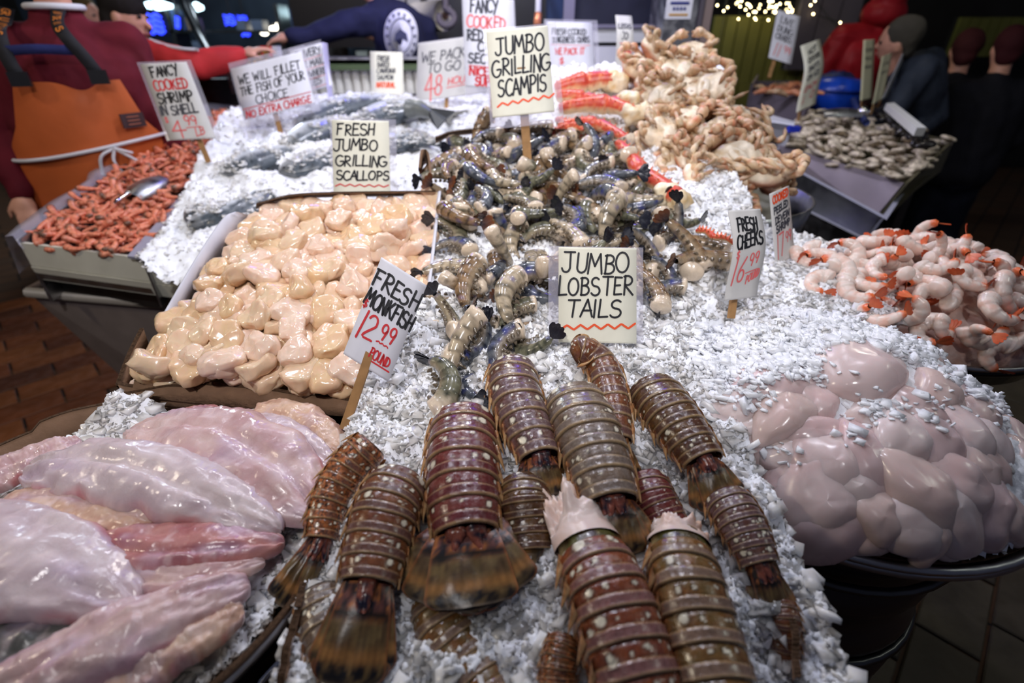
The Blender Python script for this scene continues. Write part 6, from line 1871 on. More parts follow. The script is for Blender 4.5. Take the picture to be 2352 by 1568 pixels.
def ribbon(pts, w, V, F):
    p = np.array(pts, float)
    t = np.gradient(p, axis=0) if len(p) > 2 else np.repeat((p[1] - p[0])[None], 2, 0)
    t /= np.linalg.norm(t, axis=1)[:, None] + 1e-9
    nrm = np.stack([-t[:, 1], t[:, 0]], 1)
    p = np.vstack([p[0] - t[0] * w * .45, p, p[-1] + t[-1] * w * .45])
    nrm = np.vstack([nrm[0] * .55, nrm, nrm[-1] * .55])
    k0 = len(V)
    for a, b in zip(p, nrm):
        V.append(a + b * w / 2); V.append(a - b * w / 2)
    for i in range(len(p) - 1):
        F.append((k0 + 2 * i, k0 + 2 * i + 1, k0 + 2 * i + 3, k0 + 2 * i + 2))

def text_w(s): return sum(ADV.get(c, .82) for c in s)

def lettering(lines, Wd, Ht, rg):
    """lines: (text, x, y, width, height, ink, slope, stroke) in fractions of the sheet; returns {ink: (V,F)}"""
    out = []
    for (s, x, y, w, h, ink, slope, stroke) in lines:
        V, F = [], []
        if s == 'WAVE':
            xs = np.linspace(0, 1, 60)
            pts = [((x + w * u) * Wd, (y + slope * u + h * (abs((u * 5.5) % 1 - .5) ** 1.0 * -2 + .5)) * Ht) for u in xs]
            ribbon(pts, stroke * Ht, V, F)
        elif s == 'RULE':
            ribbon([((x + w * u) * Wd, (y + slope * u) * Ht) for u in np.linspace(0, 1, 6)], stroke * Ht, V, F)
        else:
            sx = w * Wd / text_w(s)
            cx = 0.0
            for ch in s:
                jx, jy, js = rg.uniform(-.05, .05), rg.uniform(-.05, .05), rg.uniform(.94, 1.06)
                sh = rg.uniform(.05, .16)
                for st in GL.get(ch, []):
                    pts = []
                    for (a, b) in st:
                        px_, py_ = cx + a * js + sh * b + jx, b * js + jy
                        X = x * Wd + px_ * sx
                        pts.append((X, y * Ht + py_ * h * Ht + slope * (px_ * sx / (w * Wd)) * Ht))
                    if len(pts) > 2 and len(st) > 5:
                        pts = [tuple(p) for p in catmull(np.array(pts), len(pts) * 2)]
                    if len(st) <= 5 and len(st) > 2:
                        for a_, b_ in zip(pts[:-1], pts[1:]): ribbon([a_, b_], stroke * Ht, V, F)
                    else:
                        ribbon(pts, stroke * Ht, V, F)
                cx += ADV.get(ch, .82)
        out.append((s, ink, np.array(V), F))
    return out

def sign(label, TL, TR, BL, t, lines, paper=None, sleeve=(0, 0, 0, 0), stick=None, bend=0.0, seed=0, dt=(0, 0, 0), stick_back=.02, clip=None):
    """sheet whose three corners are sighted; t is its distance, dt tips corners nearer or farther"""
    a, b, c = at(*TL, t + dt[0]), at(*TR, t + dt[1]), at(*BL, t + dt[2])
    X, Y = b - a, a - c
    Wd, Ht = np.linalg.norm(X), np.linalg.norm(Y)
    X, Y = X / Wd, Y / Ht
    Nn = np.cross(X, Y); Nn /= np.linalg.norm(Nn)
    e = thing('price_sign', label, 'sign', c + X * Wd / 2, 'hand lettered signs')
    def put(u, v, o):
        u = np.asarray(u, float); v = np.asarray(v, float)
        z = o + bend * Ht * np.sin(np.pi * v / Ht) - bend * .6 * Ht * np.sin(2 * np.pi * v / Ht + 1)
        return c + u[..., None] * X + v[..., None] * Y + np.asarray(z)[..., None] * Nn
    nx, ny = 5, 44
    U, Vv = np.meshgrid(np.linspace(0, Wd, nx), np.linspace(0, Ht, ny), indexing='ij')
    front, back = put(U, Vv, 0.0), put(U, Vv, -.0012)
    nn = nx * ny
    f1 = quads(nx, ny)
    rim = [0, nx * ny - ny, nx * ny - 1, ny - 1]
    ring = list(range(0, ny)) + [i * ny + ny - 1 for i in range(1, nx)] + [(nx - 1) * ny + j for j in range(ny - 2, -1, -1)] + [i * ny for i in range(nx - 2, 0, -1)]
    side = np.array([[ring[i], ring[(i + 1) % len(ring)], ring[(i + 1) % len(ring)] + nn, ring[i] + nn] for i in range(len(ring))])
    part(e, 'sheet', np.concatenate([front.reshape(-1, 3), back.reshape(-1, 3)]), np.concatenate([f1, f1[:, ::-1] + nn, side]), paper or M_PAPER)
    rg_ = random.Random(seed)
    for (s, ink, V, F) in lettering(lines, Wd, Ht, rg_):
        if len(V):
            part(e, 'lettering' if s not in ('WAVE', 'RULE') else 'underline', put(V[:, 0], V[:, 1], .0008), F, ink, None, False)
    l, r, b_, t_ = sleeve
    if any(sleeve):
        U, Vv = np.meshgrid(np.linspace(-l * Wd, Wd * (1 + r), nx), np.linspace(-b_ * Ht, Ht * (1 + t_), ny), indexing='ij')
        part(e, 'clear_sleeve', put(U, Vv, -.0024), f1, M_SLEEVE)
    if stick:
        u0, lo, wd, drop = stick[:4]
        lean = stick[4] if len(stick) > 4 else 0.0
        p0 = c + X * Wd * u0 + Y * Ht * .55 - Nn * .005
        p1 = c + X * (Wd * u0 + lean) - Y * Ht * lo - Nn * stick_back + np.array([0, 0, -drop])
        d = p1 - p0; ln = np.linalg.norm(d); d /= ln
        Bv = X - (X @ d) * d; Bv /= np.linalg.norm(Bv)
        MB().box((p0 + p1) / 2, (wd, wd * .5, ln), np.stack([Bv, np.cross(d, Bv), d], 1)).part(e, 'stick', M_WOOD)
    return e

K, R_, O_, G_, PK = M_INK, M_RED, M_ORANGE, M_INKG, M_PINKINK
sign('cream sign reading JUMBO LOBSTER TAILS standing in the ice', (1283, 567), (1462, 570), (1283, 786), .86,
     [('JUMBO', .05, .735, .86, .20, K, .0, .021), ('LOBSTER', .0, .495, .96, .19, K, .012, .021), ('TAILS', .1, .265, .72, .18, K, .01, .021), ('WAVE', .02, .155, .96, .05, O_, .03, .022)],
     sleeve=(.13, .09, .0, .012), seed=1, stick=(.5, .15, .012, .02))
sign('cream sign reading JUMBO GRILLING SCAMPIS on a wooden stick', (1116, 72), (1258, 58), (1132, 270), 1.31,
     [('JUMBO', .12, .70, .80, .20, K, .02, .024), ('GRILLING', .05, .465, .95, .19, K, .02, .024), ('SCAMPIS', .11, .225, .80, .19, K, .03, .024), ('WAVE', .09, .135, .92, .04, O_, .05, .022)],
     sleeve=(.05, .14, .13, .03), seed=2, stick=(.52, .75, .022, .03))
sign('cream sign reading FRESH JUMBO GRILLING SCALLOPS behind the scallops', (762, 275), (893, 278), (766, 444), 1.36,
     [('FRESH', .08, .80, .68, .15, K, .0, .024), ('JUMBO', .02, .585, .78, .15, K, .01, .024), ('GRILLING', .04, .375, .93, .14, K, .0, .024), ('SCALLOPS', .06, .185, .93, .12, K, .01, .024), ('WAVE', .04, .115, .93, .03, R_, .0, .018)],
     sleeve=(.04, .12, .0, .03), seed=3, stick=(.5, .3, .014, .03))
sign('tilted white sign reading FRESH MONKFISH 12.99 POUND on a long stick', (876, 590), (980, 655), (788, 812), .74,
     [('FRESH', .02, .735, 1.0, .16, K, -.01, .024), ('MONKFISH', .0, .535, 1.06, .15, K, -.01, .024), ('$', .0, .50, .10, .07, R_, 0, .014), ('12', .08, .24, .36, .24, R_, 0, .022), ('99', .50, .33, .34, .15, R_, 0, .020), ('~', .5, .26, .3, .06, R_, 0, .014), ('POUND', .46, .11, .44, .09, R_, .0, .016), ('RULE', .56, .085, .38, 0, R_, .0, .016)],
     M_PAPER_COOL, seed=4, stick=(.42, .62, .013, .0, .01), stick_back=.0)
sign('curled grey white sign reading FRESH CHEEKS 16.99 beside the ice ridge', (1676, 482), (1750, 478), (1668, 690), .955,
     [('FRESH', .18, .74, .64, .15, K, .02, .024), ('CHEEKS', .12, .545, .80, .15, K, .05, .024), ('$', .12, .45, .12, .08, PK, 0, .014), ('16', .12, .18, .36, .25, PK, .02, .020), ('99', .54, .36, .30, .12, PK, .04, .016), ('RULE', .5, .28, .34, 0, PK, .04, .012), ('POUND', .56, .16, .36, .09, PK, .08, .014)],
     M_PAPER_GREY, bend=.05, seed=5, dt=(0, .02, 0), stick=(.42, .16, .014, .01))
sign('narrow sign reading COOKED PEELED SHRIMP behind the peeled shrimp', (1768, 445), (1812, 426), (1782, 612), 1.13,
     [('COOKED', .1, .84, .8, .10, O_, .03, .03), ('PEELED', .12, .69, .74, .09, G_, .04, .026), ('DEVEIN', .14, .555, .76, .09, G_, .04, .026), ('SHRIMP', .16, .43, .74, .09, G_, .04, .026), ('17', .12, .10, .42, .28, PK, .03, .024), ('99', .58, .24, .34, .14, PK, .03, .02)],
     M_PAPER_GREY, seed=6, dt=(0, .05, 0))
sign('sign reading FANCY COOKED SHRIMP IN SHELL 4.99 over the shrimp tub', (322, 147), (428, 142), (390, 322), 1.75,
     [('FANCY', .14, .82, .62, .13, K, .02, .022), ('COOKED', .10, .645, .74, .13, R_, .02, .020), ('SHRIMP', .08, .475, .78, .13, K, .02, .022), ('IN SHELL', .02, .32, .84, .12, G_, .02, .022), ('$', .06, .23, .09, .07, PK, 0, .014), ('4', .13, .07, .28, .18, PK, 0, .020), ('99', .46, .19, .30, .11, PK, 0, .018), ('RULE', .46, .15, .3, 0, PK, .01, .012), ('LB', .6, .03, .24, .10, PK, .04, .014)],
     M_PAPER_GREY, sleeve=(.07, .10, .0, .03), seed=7, stick=(.6, .2, .016, .02))
sign('white sign reading WE WILL FILLET THE FISH OF YOUR CHOICE', (530, 158), (692, 118), (562, 276), 1.95,
     [('WE WILL FILLET', .06, .66, .88, .17, K, .02, .022), ('THE FISH OF YOUR', .04, .45, .92, .16, K, .02, .022), ('CHOICE', .22, .235, .46, .16, G_, .0, .022), ('RULE', .02, .20, .96, 0, R_, .02, .016), ('NO EXTRA CHARGE', .04, .02, .92, .13, R_, .01, .024)],
     M_PAPER_COOL, sleeve=(.02, .06, .16, .12), seed=8, stick=(.42, .5, .018, .03))
sign('sign with black lettering and red rules behind the fillet sign', (664, 118), (738, 98), (690, 216), 2.15,
     [('DELIVERY', .02, .76, .92, .17, G_, .02, .024), ('RULE', .02, .70, .9, 0, PK, .03, .012), ('AIR MAIL', .14, .53, .80, .15, G_, .02, .022), ('RULE', .08, .48, .86, 0, PK, .03, .012), ('ANYWHERE', .10, .30, .84, .14, G_, .02, .022), ('RULE', .10, .26, .84, 0, PK, .02, .012), ('FEES', .14, .10, .6, .14, G_, .02, .022), ('RULE', .1, .04, .8, 0, PK, .03, .012)],
     M_PAPER_COOL, seed=9, sleeve=(0, 0, 0, .08))
e = sign('blank lavender backed placard edge right of the delivery sign', (740, 97), (752, 100), (756, 244), 2.1, [], pbr('lavender_card', lin(188, 184, 220), .6), seed=10, dt=(0, .12, 0), stick=(.9, .12, .016, .02))
sign('small sign with five short lines and red NATURAL on the ice', (850, 118), (925, 120), (852, 216), 2.35,
     [('FRESH', .22, .78, .36, .12, G_, 0, .024), ('BAKED', .22, .64, .36, .11, G_, 0, .022), ('CANADIAN', .20, .49, .56, .11, G_, .02, .022), ('SALMON', .20, .34, .50, .11, G_, .01, .022), ('NATURAL', .18, .16, .58, .12, O_, .0, .026)],
     M_PAPER, seed=11, stick=(.42, .3, .016, .03))
sign('white sign reading WE PACK TO GO FOR 48 HOURS', (960, 100), (1122, 78), (956, 234), 2.2,
     [('WE PACK FISH', .06, .66, 1.0, .17, G_, .0, .022), ('TO GO FOR', .14, .46, .84, .16, G_, .0, .022), ('48', .12, .06, .26, .36, PK, .0, .028), ('HOURS', .44, .22, .40, .11, PK, .02, .022), ('RULE', .43, .17, .42, 0, PK, .03, .016)],
     M_PAPER_GREY, sleeve=(0, 0, .0, .02), seed=12, stick=(.42, .25, .016, .02))
sign('tall white sign reading FANCY COOKED RED KING CRAB SECTIONS', (1062, -8), (1180, 0), (1070, 198), 1.9,
     [('FANCY', .14, .83, .56, .14, G_, .02, .022), ('COOKED', .06, .66, .76, .13, PK, .0, .020), ('RED KING', .06, .52, .80, .12, G_, .0, .022), ('CRAB', .26, .40, .5, .11, G_, .0, .022), ('SECTIONS', .07, .27, .9, .11, G_, .0, .022), ('RULE', .08, .235, .8, 0, PK, -.01, .012), ('NICE', .08, .13, .40, .09, R_, .0, .022), ('SUPER', .18, .02, .5, .09, R_, .0, .022)],
     M_PAPER_COOL, seed=13, sleeve=(.02, .02, .12, 0), stick=(.5, .3, .016, .02))
sign('white sign reading FRESH COOKED DUNGENESS CRABS with red lines', (1256, 50), (1360, 52), (1262, 162), 2.15,
     [('FRESH COOKED', .10, .74, .76, .12, G_, .0, .022), ('DUNGENESS CRABS', .10, .57, .82, .12, G_, .02, .022), ('RULE', .06, .53, .86, 0, PK, .0, .012), ('WE PACK IT', .14, .33, .66, .13, PK, .02, .028), ('$ 5', .22, .14, .34, .13, PK, .0, .028)],
     M_PAPER_COOL, sleeve=(.06, .12, .06, .06), seed=14, stick=(.5, .3, .016, .02))
sign('thin curled sign standing tallest behind the crab heap', (1414, 32), (1452, 34), (1414, 160), 2.05,
     [('LEGS', .1, .70, .8, .10, G_, .0, .022), ('10', .3, .5, .4, .12, G_, .0, .022), ('RULE', .2, .43, .6, 0, PK, .02, .014), ('POUND', .1, .24, .8, .09, R_, .03, .026)],
     M_PAPER_GREY, seed=15, bend=.06, stick=(.4, .6, .016, .1))
sign('white sign reading WE PACK TO GO right behind the crabs', (1450, 110), (1518, 112), (1448, 196), 2.12,
     [('WE PACK FOR', .08, .72, .8, .13, G_, .0, .022), ('TRAVEL', .14, .50, .6, .13, G_, .02, .022), ('RULE', .06, .38, .84, 0, PK, .04, .016)],
     M_PAPER_COOL, seed=16, stick=(.5, .9, .016, .1))
sign('leaning white sign on a stick above the small crab crate', (1786, 22), (1838, 38), (1765, 132), 2.7,
     [('LIVE', .2, .76, .6, .13, G_, -.02, .02), ('DUNG', .14, .58, .7, .13, G_, -.02, .02), ('CRABS', .12, .42, .7, .12, G_, -.02, .02), ('11', .16, .10, .3, .24, PK, -.02, .018), ('99', .56, .2, .34, .14, PK, -.02, .018)],
     M_PAPER_COOL, seed=17, stick=(.4, .35, .018, .0, -.02))
sign('yellowish narrow sign curving over the crab crate', (1842, 104), (1886, 88), (1832, 258), 2.55,
     [('HOT', .3, .80, .46, .08, K, .05, .02), ('OYSTER', .2, .68, .64, .07, K, .05, .02), ('SHOTS', .22, .54, .56, .07, G_, .05, .02), ('ON ICE', .2, .42, .6, .07, G_, .05, .02), ('EACH', .2, .26, .6, .07, PK, .05, .018), ('1.50', .2, .10, .6, .09, PK, .05, .018)],
     M_PAPER, seed=18, bend=.04, dt=(0, .08, 0), stick=(.3, .12, .016, .02))
M_PAPER_YEL = pbr('sign_paper_yellow', lin(214, 210, 176), 0.7, 0.25)
sign('narrow yellow sign, left of three over the oysters', (1984, 92), (2010, 90), (1976, 232), 2.75, [('OYSTERS', .2, .8, .6, .05, G_, 0, .01), ('PACIFIC', .2, .66, .6, .05, G_, 0, .01), ('MEDIUM', .2, .52, .6, .05, G_, 0, .01)], M_PAPER_YEL, seed=19, dt=(0, .1, 0), stick=(.5, .15, .014, .03))
sign('narrow dim yellow sign, middle of three over the oysters', (2026, 130), (2050, 120), (2004, 240), 2.85, [('CLAMS', .2, .78, .6, .06, G_, 0, .01), ('MANILA', .2, .6, .6, .05, G_, 0, .01)], M_PAPER_YEL, seed=20, dt=(0, .1, 0), stick=(.5, .15, .014, .03))
sign('white folded sign, rightmost of three over the oysters', (2072, 124), (2082, 122), (2026, 228), 2.9, [], M_PAPER_COOL, seed=21, dt=(0, .12, 0), stick=(.5, .1, .014, .03))
# ================================================================ people
def capsule(p0, p1, r0, r1, n=12, m=5):
    p0, p1 = np.asarray(p0, float), np.asarray(p1, float)
    d = p1 - p0
    L = np.linalg.norm(d)
    d = d / L if L > 1e-6 else np.array([0, 0, 1.0])
    up = np.array([0, 0, 1.0]) if abs(d[2]) < .9 else np.array([1.0, 0, 0])
    a = np.cross(d, up); a /= np.linalg.norm(a)
    b = np.cross(d, a)
    rings = [(p0 - d * r0 * math.cos(t), r0 * math.sin(t)) for t in np.linspace(.12, math.pi / 2, m)] + [(p1 + d * r1 * math.sin(t), r1 * math.cos(t)) for t in np.linspace(0, math.pi / 2 - .12, m)]
    ph = np.linspace(0, 2 * np.pi, n, endpoint=False)
    V = np.array([c + r * (math.cos(q_) * a + math.sin(q_) * b) for c, r in rings for q_ in ph])
    k = len(rings)
    F = [tuple(f) for f in quads(k, n, False, True)] + [tuple(range(n))[::-1], tuple((k - 1) * n + i for i in range(n))]
    return V, F

def ell(c, r, n=14, R=None):
    V = superell(r[0], r[1], r[2], 1, 1, 10, n).reshape(-1, 3)
    if R is not None: V = V @ np.asarray(R).T
    return V + np.asarray(c), [tuple(f) for f in quads(10, n, False, True)]

TMP = bpy.data.scenes.new('remesh_workshop')
def skinned(name, shapes, mat, voxel, parent, smooth=6, noise=0.0):
    m = MB()
    for V, F in shapes: m.raw(V, F)
    base = np.array(parent.location)
    me = new_mesh(name, np.array(m.V) - base, m.F, mat)
    o = bpy.data.objects.new('tmp', me)
    TMP.collection.objects.link(o)
    md = o.modifiers.new('r', 'REMESH'); md.mode = 'VOXEL'; md.voxel_size = voxel; md.use_smooth_shade = True
    ms = o.modifiers.new('s', 'SMOOTH'); ms.iterations = smooth; ms.factor = .5
    TMP.view_layers[0].update()
    dg = TMP.view_layers[0].depsgraph
    me2 = bpy.data.meshes.new_from_object(o.evaluated_get(dg))
    me2.name = name
    bpy.data.objects.remove(o)
    if noise:
        v = np.empty(len(me2.vertices) * 3, np.float32); me2.vertices.foreach_get('co', v)
        v = v.reshape(-1, 3)
        v = v + noise * np.stack([fbm(v * 9 + k_, 2) for k_ in (0, 7, 13)], -1)
        me2.vertices.foreach_set('co', v.astype(np.float32).ravel())
    me2.materials.clear(); me2.materials.append(mat)
    me2.polygons.foreach_set('use_smooth', np.ones(len(me2.polygons), bool))
    return add(name, me2, parent)

def cloth(name, c, rough=.85, var=.2):
    return pbr(name, lin(*c), rough, .2, var=var, vscale=10, bump=.35, bscale=25, bdist=.01)
M_SKIN = pbr('skin', lin(206, 152, 128), .5, .4, var=.1, vscale=20)
M_HAIRD = cloth('dark_hair', (40, 34, 30))
M_HAIRG = cloth('grey_hair', (70, 66, 58))
M_SHOE = cloth('dark_shoe', (30, 26, 26))
M_EYE = pbr('eye_dark', lin(30, 22, 20), .3)
M_LIP = pbr('lip', lin(150, 80, 76), .5)

def hand_shapes(w, d, palm_n, s=1.0, curl=.6, sgn=1):
    """palm and five fingers starting at wrist w along d; palm_n points out of the palm"""
    d = np.asarray(d, float); d /= np.linalg.norm(d)
    n = np.asarray(palm_n, float); n = n - (n @ d) * d; n /= np.linalg.norm(n)
    sd = np.cross(d, n) * sgn
    S = [capsule(w, w + d * .035 * s, .026 * s, .030 * s), capsule(w + d * .03 * s + sd * .018 * s, w + d * .08 * s + sd * .026 * s, .018 * s, .014 * s), capsule(w + d * .03 * s - sd * .018 * s, w + d * .08 * s - sd * .026 * s, .018 * s, .014 * s), capsule(w + d * .03 * s, w + d * .085 * s, .018 * s, .015 * s)]
    for k, (off, ln) in enumerate(((.031, .066), (.011, .076), (-.010, .070), (-.030, .054))):
        a = w + (d * .085 + sd * off) * s
        b = a + (d * math.cos(curl * .5) + n * math.sin(curl * .5)) * ln * .5 * s
        c = b + (d * math.cos(curl * 1.3) + n * math.sin(curl * 1.3)) * ln * .32 * s
        e = c + (d * math.cos(curl * 2.0) + n * math.sin(curl * 2.0)) * ln * .26 * s
        S += [capsule(a, b, .0098 * s, .0092 * s, 8, 3), capsule(b, c, .0092 * s, .0085 * s, 8, 3), capsule(c, e, .0085 * s, .0075 * s, 8, 3)]
    a = w + (d * .02 + sd * .03) * s
    b = a + (d * .6 + sd * .6 + n * .35) * .042 * s
    c = b + (d * .8 + sd * .15 + n * .5) * .034 * s
    S += [capsule(a, b, .0125 * s, .0108 * s, 8, 3), capsule(b, c, .0105 * s, .0085 * s, 8, 3)]
    return S

def person(label, joints, face, jacket, trousers, voxel=.014, hair=None, hands=True, fine=False, cap=None, bulk=1.0, sleeve_mats=None, hand_dirs=None, palm=(0, 0, -1)):
    """joints: world points - hip, chest, neck, head, shL, elL, wrL, shR, elR, wrR, knL, anL, knR, anR"""
    J = {k: np.asarray(v, float) for k, v in joints.items()}
    base = np.array([J['hip'][0], J['hip'][1], min(J['anL'][2], J['anR'][2]) - .08])
    e = thing('person', label, 'person', base)
    face = np.asarray(face, float); face /= np.linalg.norm(face)
    up = J['head'] - J['neck']; up /= np.linalg.norm(up)
    right = np.cross(face, up); right /= np.linalg.norm(right)
    f2 = np.cross(up, right)
    R = np.stack([right, f2, up], 1)
    H = J['head']
    body = [ell(H, (.075, .095, .115), 16, R), ell(H - up * .06 + f2 * .03, (.055, .06, .055), 12, R), capsule(J['neck'] - up * .04, H - up * .06, .058, .055),
            capsule(H + f2 * .09 - up * .005, H + f2 * .112 - up * .028, .010, .014, 8, 3),
            ell(H + right * .077 - up * .01, (.012, .022, .032), 8, R), ell(H - right * .077 - up * .01, (.012, .022, .032), 8, R),
            capsule(J['hip'], J['chest'], .12 * bulk, .13 * bulk), capsule(J['chest'], J['neck'], .12 * bulk, .06)]
    for s in 'LR':
        body += [capsule(J['chest'], J['sh' + s], .09, .06), capsule(J['sh' + s], J['el' + s], .045, .036), capsule(J['el' + s], J['wr' + s], .037, .027),
                 capsule(J['hip'], J['kn' + s], .08, .052), capsule(J['kn' + s], J['an' + s], .05, .036), capsule(J['an' + s], J['an' + s] + face * [1, 1, 0] * .1 - np.array([0, 0, .04]), .036, .03)]
        if hands:
            d = J['wr' + s] - J['el' + s] if not hand_dirs or s not in hand_dirs else np.asarray(hand_dirs[s], float)
            body += hand_shapes(J['wr' + s], d, palm, 1.0, .55, 1 if s == 'L' else -1)
    skinned('body', body, M_SKIN, voxel * (.66 if fine else .95), e, 3)
    for s in (-1, 1):
        V, F = ell(H + f2 * .088 + right * s * .03 + up * .012, (.013, .008, .009), 8, R)
        part(e, 'eye', V, F, M_EYE)
    V, F = ell(H + f2 * .092 - up * .062, (.024, .008, .007), 10, R)
    part(e, 'mouth', V, F, M_LIP)
    jk = [capsule(J['hip'] + (J['chest'] - J['hip']) * .02, J['chest'], .165 * bulk, .175 * bulk), capsule(J['chest'], J['neck'] - (J['neck'] - J['chest']) * .2, .165 * bulk, .085)]
    hipside = np.cross(J['chest'] - J['hip'], face); hipside /= np.linalg.norm(hipside)
    for o_ in (-.07, .07):
        jk.append(capsule(J['hip'] + hipside * o_ * bulk, J['chest'] + hipside * o_ * 1.3 * bulk, .14 * bulk, .14 * bulk))
    for s in 'LR':
        jk += [capsule(J['chest'] + (J['neck'] - J['chest']) * .4, J['sh' + s], .11, .082), capsule(J['sh' + s], J['el' + s], .080, .062), capsule(J['el' + s], J['wr' + s] + (J['el' + s] - J['wr' + s]) * .1, .062, .048)]
    skinned('jacket', jk, jacket, voxel, e, 5, .012)
    tr = []
    for s in 'LR':
        off = (J['kn' + s] - J['hip']) * [1, 1, 0] * .5
        tr += [capsule(J['hip'] + off, J['kn' + s], .125 * bulk, .085), capsule(J['kn' + s], J['an' + s] + (0, 0, .03), .085, .07)]
    tr.append(capsule(J['hip'] - (0, 0, .03), J['hip'] + (0, 0, .05), .15 * bulk, .15 * bulk))
    skinned('trousers', tr, trousers, voxel, e, 5, .008)
    for s in 'LR':
        f_ = face * [1, 1, 0]; f_ /= np.linalg.norm(f_)
        skinned('shoe', [capsule(J['an' + s] - (0, 0, .035), J['an' + s] + f_ * .14 - (0, 0, .045), .048, .04), capsule(J['an' + s] + (0, 0, .03), J['an' + s] - (0, 0, .03), .05, .05)], M_SHOE, .014, e)
    if hair is not None:
        skinned('hair', [ell(H + up * .03 - f2 * .022, (.085, .098, .10), 16, R), ell(H - f2 * .05 - up * .04, (.07, .05, .07), 12, R)], hair, .012, e, 3, .008)
    if cap is not None:
        skinned('cap', [ell(H + up * .05 - f2 * .012, (.092, .112, .09), 16, R), capsule(H + up * .045 + f2 * .06, H + up * .05 + f2 * .1, .03, .02), ell(H - f2 * .05 - up * .03, (.09, .075, .11), 12, R)], cap, .012, e, 3, .005)
    return e

def up_from(hip, yaw, hs=1.0):
    pass

# ---- A: vendor in maroon sweatshirt with orange bib
fA = np.array([.45, -.89, 0]); sA = np.array([.89, .45, 0])
hipA = np.array([-1.74, 2.22, .96])
M_MAROON = cloth('maroon_fleece', (92, 22, 34))
M_BIB = pbr('orange_oilskin', lin(186, 92, 44), .5, .4, var=.12, vscale=5, bump=.2, bscale=8, bdist=.02)
chA = np.array([-1.70, 2.21, 1.36]); nkA = np.array([-1.68, 2.21, 1.60])
pA = person('vendor in maroon sweatshirt and orange bib overalls behind the shrimp tub',
    dict(hip=hipA, chest=chA, neck=nkA, head=nkA + (.03, -.03, .17), shL=chA + sA * .20 + (0, 0, .12), elL=chA + sA * .27 + (0, -.06, -.16), wrL=chA + sA * .30 + fA * .10 + (0, 0, -.38),
         shR=chA - sA * .20 + (0, 0, .12), elR=chA - sA * .30 + (0, 0, -.16), wrR=chA - sA * .30 + fA * .12 + (0, 0, -.38), knL=hipA + sA * .1 + (0, 0, -.44), anL=hipA + sA * .11 + (0, 0, -.87), knR=hipA - sA * .1 + (0, 0, -.44), anR=hipA - sA * .11 + (0, 0, -.87)),
    fA, M_MAROON, cloth('orange_trouser', (196, 92, 40), .5), .012, hair=M_HAIRD, bulk=1.18)
# the bib wraps the front of the torso
z = np.linspace(0, 1, 22); th_ = np.linspace(-1, 1, 30)
ZZ, TT = np.meshgrid(z, th_, indexing='ij')
zz_ = 1.375 - ZZ * .62
halfa = np.interp(ZZ, [0, .25, .45, 1], [.66, .85, 1.35, 1.6])
cx = hipA[0] + (chA[0] - hipA[0]) * (zz_ - hipA[2]) / .4
cy = hipA[1] + (chA[1] - hipA[1]) * (zz_ - hipA[2]) / .4
rw = np.interp(zz_, [.75, .96, 1.15, 1.375], [.285, .285, .285, .262]); rd = np.interp(zz_, [.75, .96, 1.15, 1.375], [.245, .245, .245, .228])
an_ = TT * halfa
fold = 1 + .012 * np.sin(TT * 9 + 3 * ZZ) + .012 * fbm(np.stack([TT * 2, ZZ * 2, 0 * TT], -1), 2)
top_dip = .03 * np.exp(-((TT - .25) / .3) ** 2) * (ZZ < .05)
V = np.stack([cx, cy, zz_ - top_dip], -1) + sA * (rw * np.sin(an_) * fold)[..., None] + fA * (rd * np.cos(an_) * fold)[..., None]
part(pA, 'bib', V, quads(22, 30), M_BIB, label='orange oilskin bib')
def on_bib(t, zq, o=.006):
    k = (zq - hipA[2]) / .4
    c = np.array([hipA[0] + (chA[0] - hipA[0]) * k, hipA[1] + (chA[1] - hipA[1]) * k, zq])
    return c + sA * (.285 + o) * math.sin(t) + fA * (.245 + o) * math.cos(t)
M_STRAP = cloth('black_strap', (34, 34, 38), .7)
M_STRING = pbr('white_string', lin(204, 204, 210), .7)
def strap(pts, w, name, mat, nrm):
    C = catmull(pts, 24)
    T = np.gradient(C, axis=0); T /= np.linalg.norm(T, axis=1)[:, None]
    sdv = np.cross(T, nrm); sdv /= np.linalg.norm(sdv, axis=1)[:, None]
    V = np.stack([C - sdv * w / 2, C + sdv * w / 2, C + sdv * w / 2 - np.asarray(nrm) * .006, C - sdv * w / 2 - np.asarray(nrm) * .006], 1)
    return part(pA, name, V, quads(24, 4, False, True), mat, None, False), C, sdv
stL = [on_bib(.40, 1.37, .008), on_bib(.30, 1.44, .012) , on_bib(.14, 1.53, -.02), np.array(nkA) + fA * .11 + sA * .02 + (0, 0, -.02), nkA + sA * .03 + (0, 0, .03)]
stR = [on_bib(-.40, 1.37, .008), on_bib(-.46, 1.44, .012), on_bib(-.56, 1.52, -.02), np.array(nkA) + fA * .08 - sA * .15 + (0, 0, -.05), nkA - sA * .14 + (0, 0, .0)]
letter_m = pbr('strap_print', lin(206, 120, 40), .6)
for pts in (stL, stR):
    o, C, sdv = strap(pts, .042, 'strap', M_STRAP, fA)
    Vt, Ft = [], []
    T = np.gradient(C, axis=0); T /= np.linalg.norm(T, axis=1)[:, None]
    word = 'GRUNDENS'
    for k, ch in enumerate(word):
        i = 22 - int(k * 1.75)
        for stp in GL[ch]:
            V2, F2 = [], []
            ribbon([(a * .024 - .009, b * .022 - .011) for a, b in stp], .0045, V2, F2)
            k0 = len(Vt)
            for v in V2: Vt.append(C[i] + T[i] * (-v[0]) + sdv[i] * v[1] + fA * .004)
            Ft += [tuple(j + k0 for j in f) for f in F2]
    part(o, 'strap_lettering', np.array(Vt), Ft, letter_m, None, False)
    MB().box(C[1] + fA * .008, (.055, .02, .045), np.stack([sA, -fA, [0, 0, 1]], 1)).part(o, 'buckle', M_BLACK)
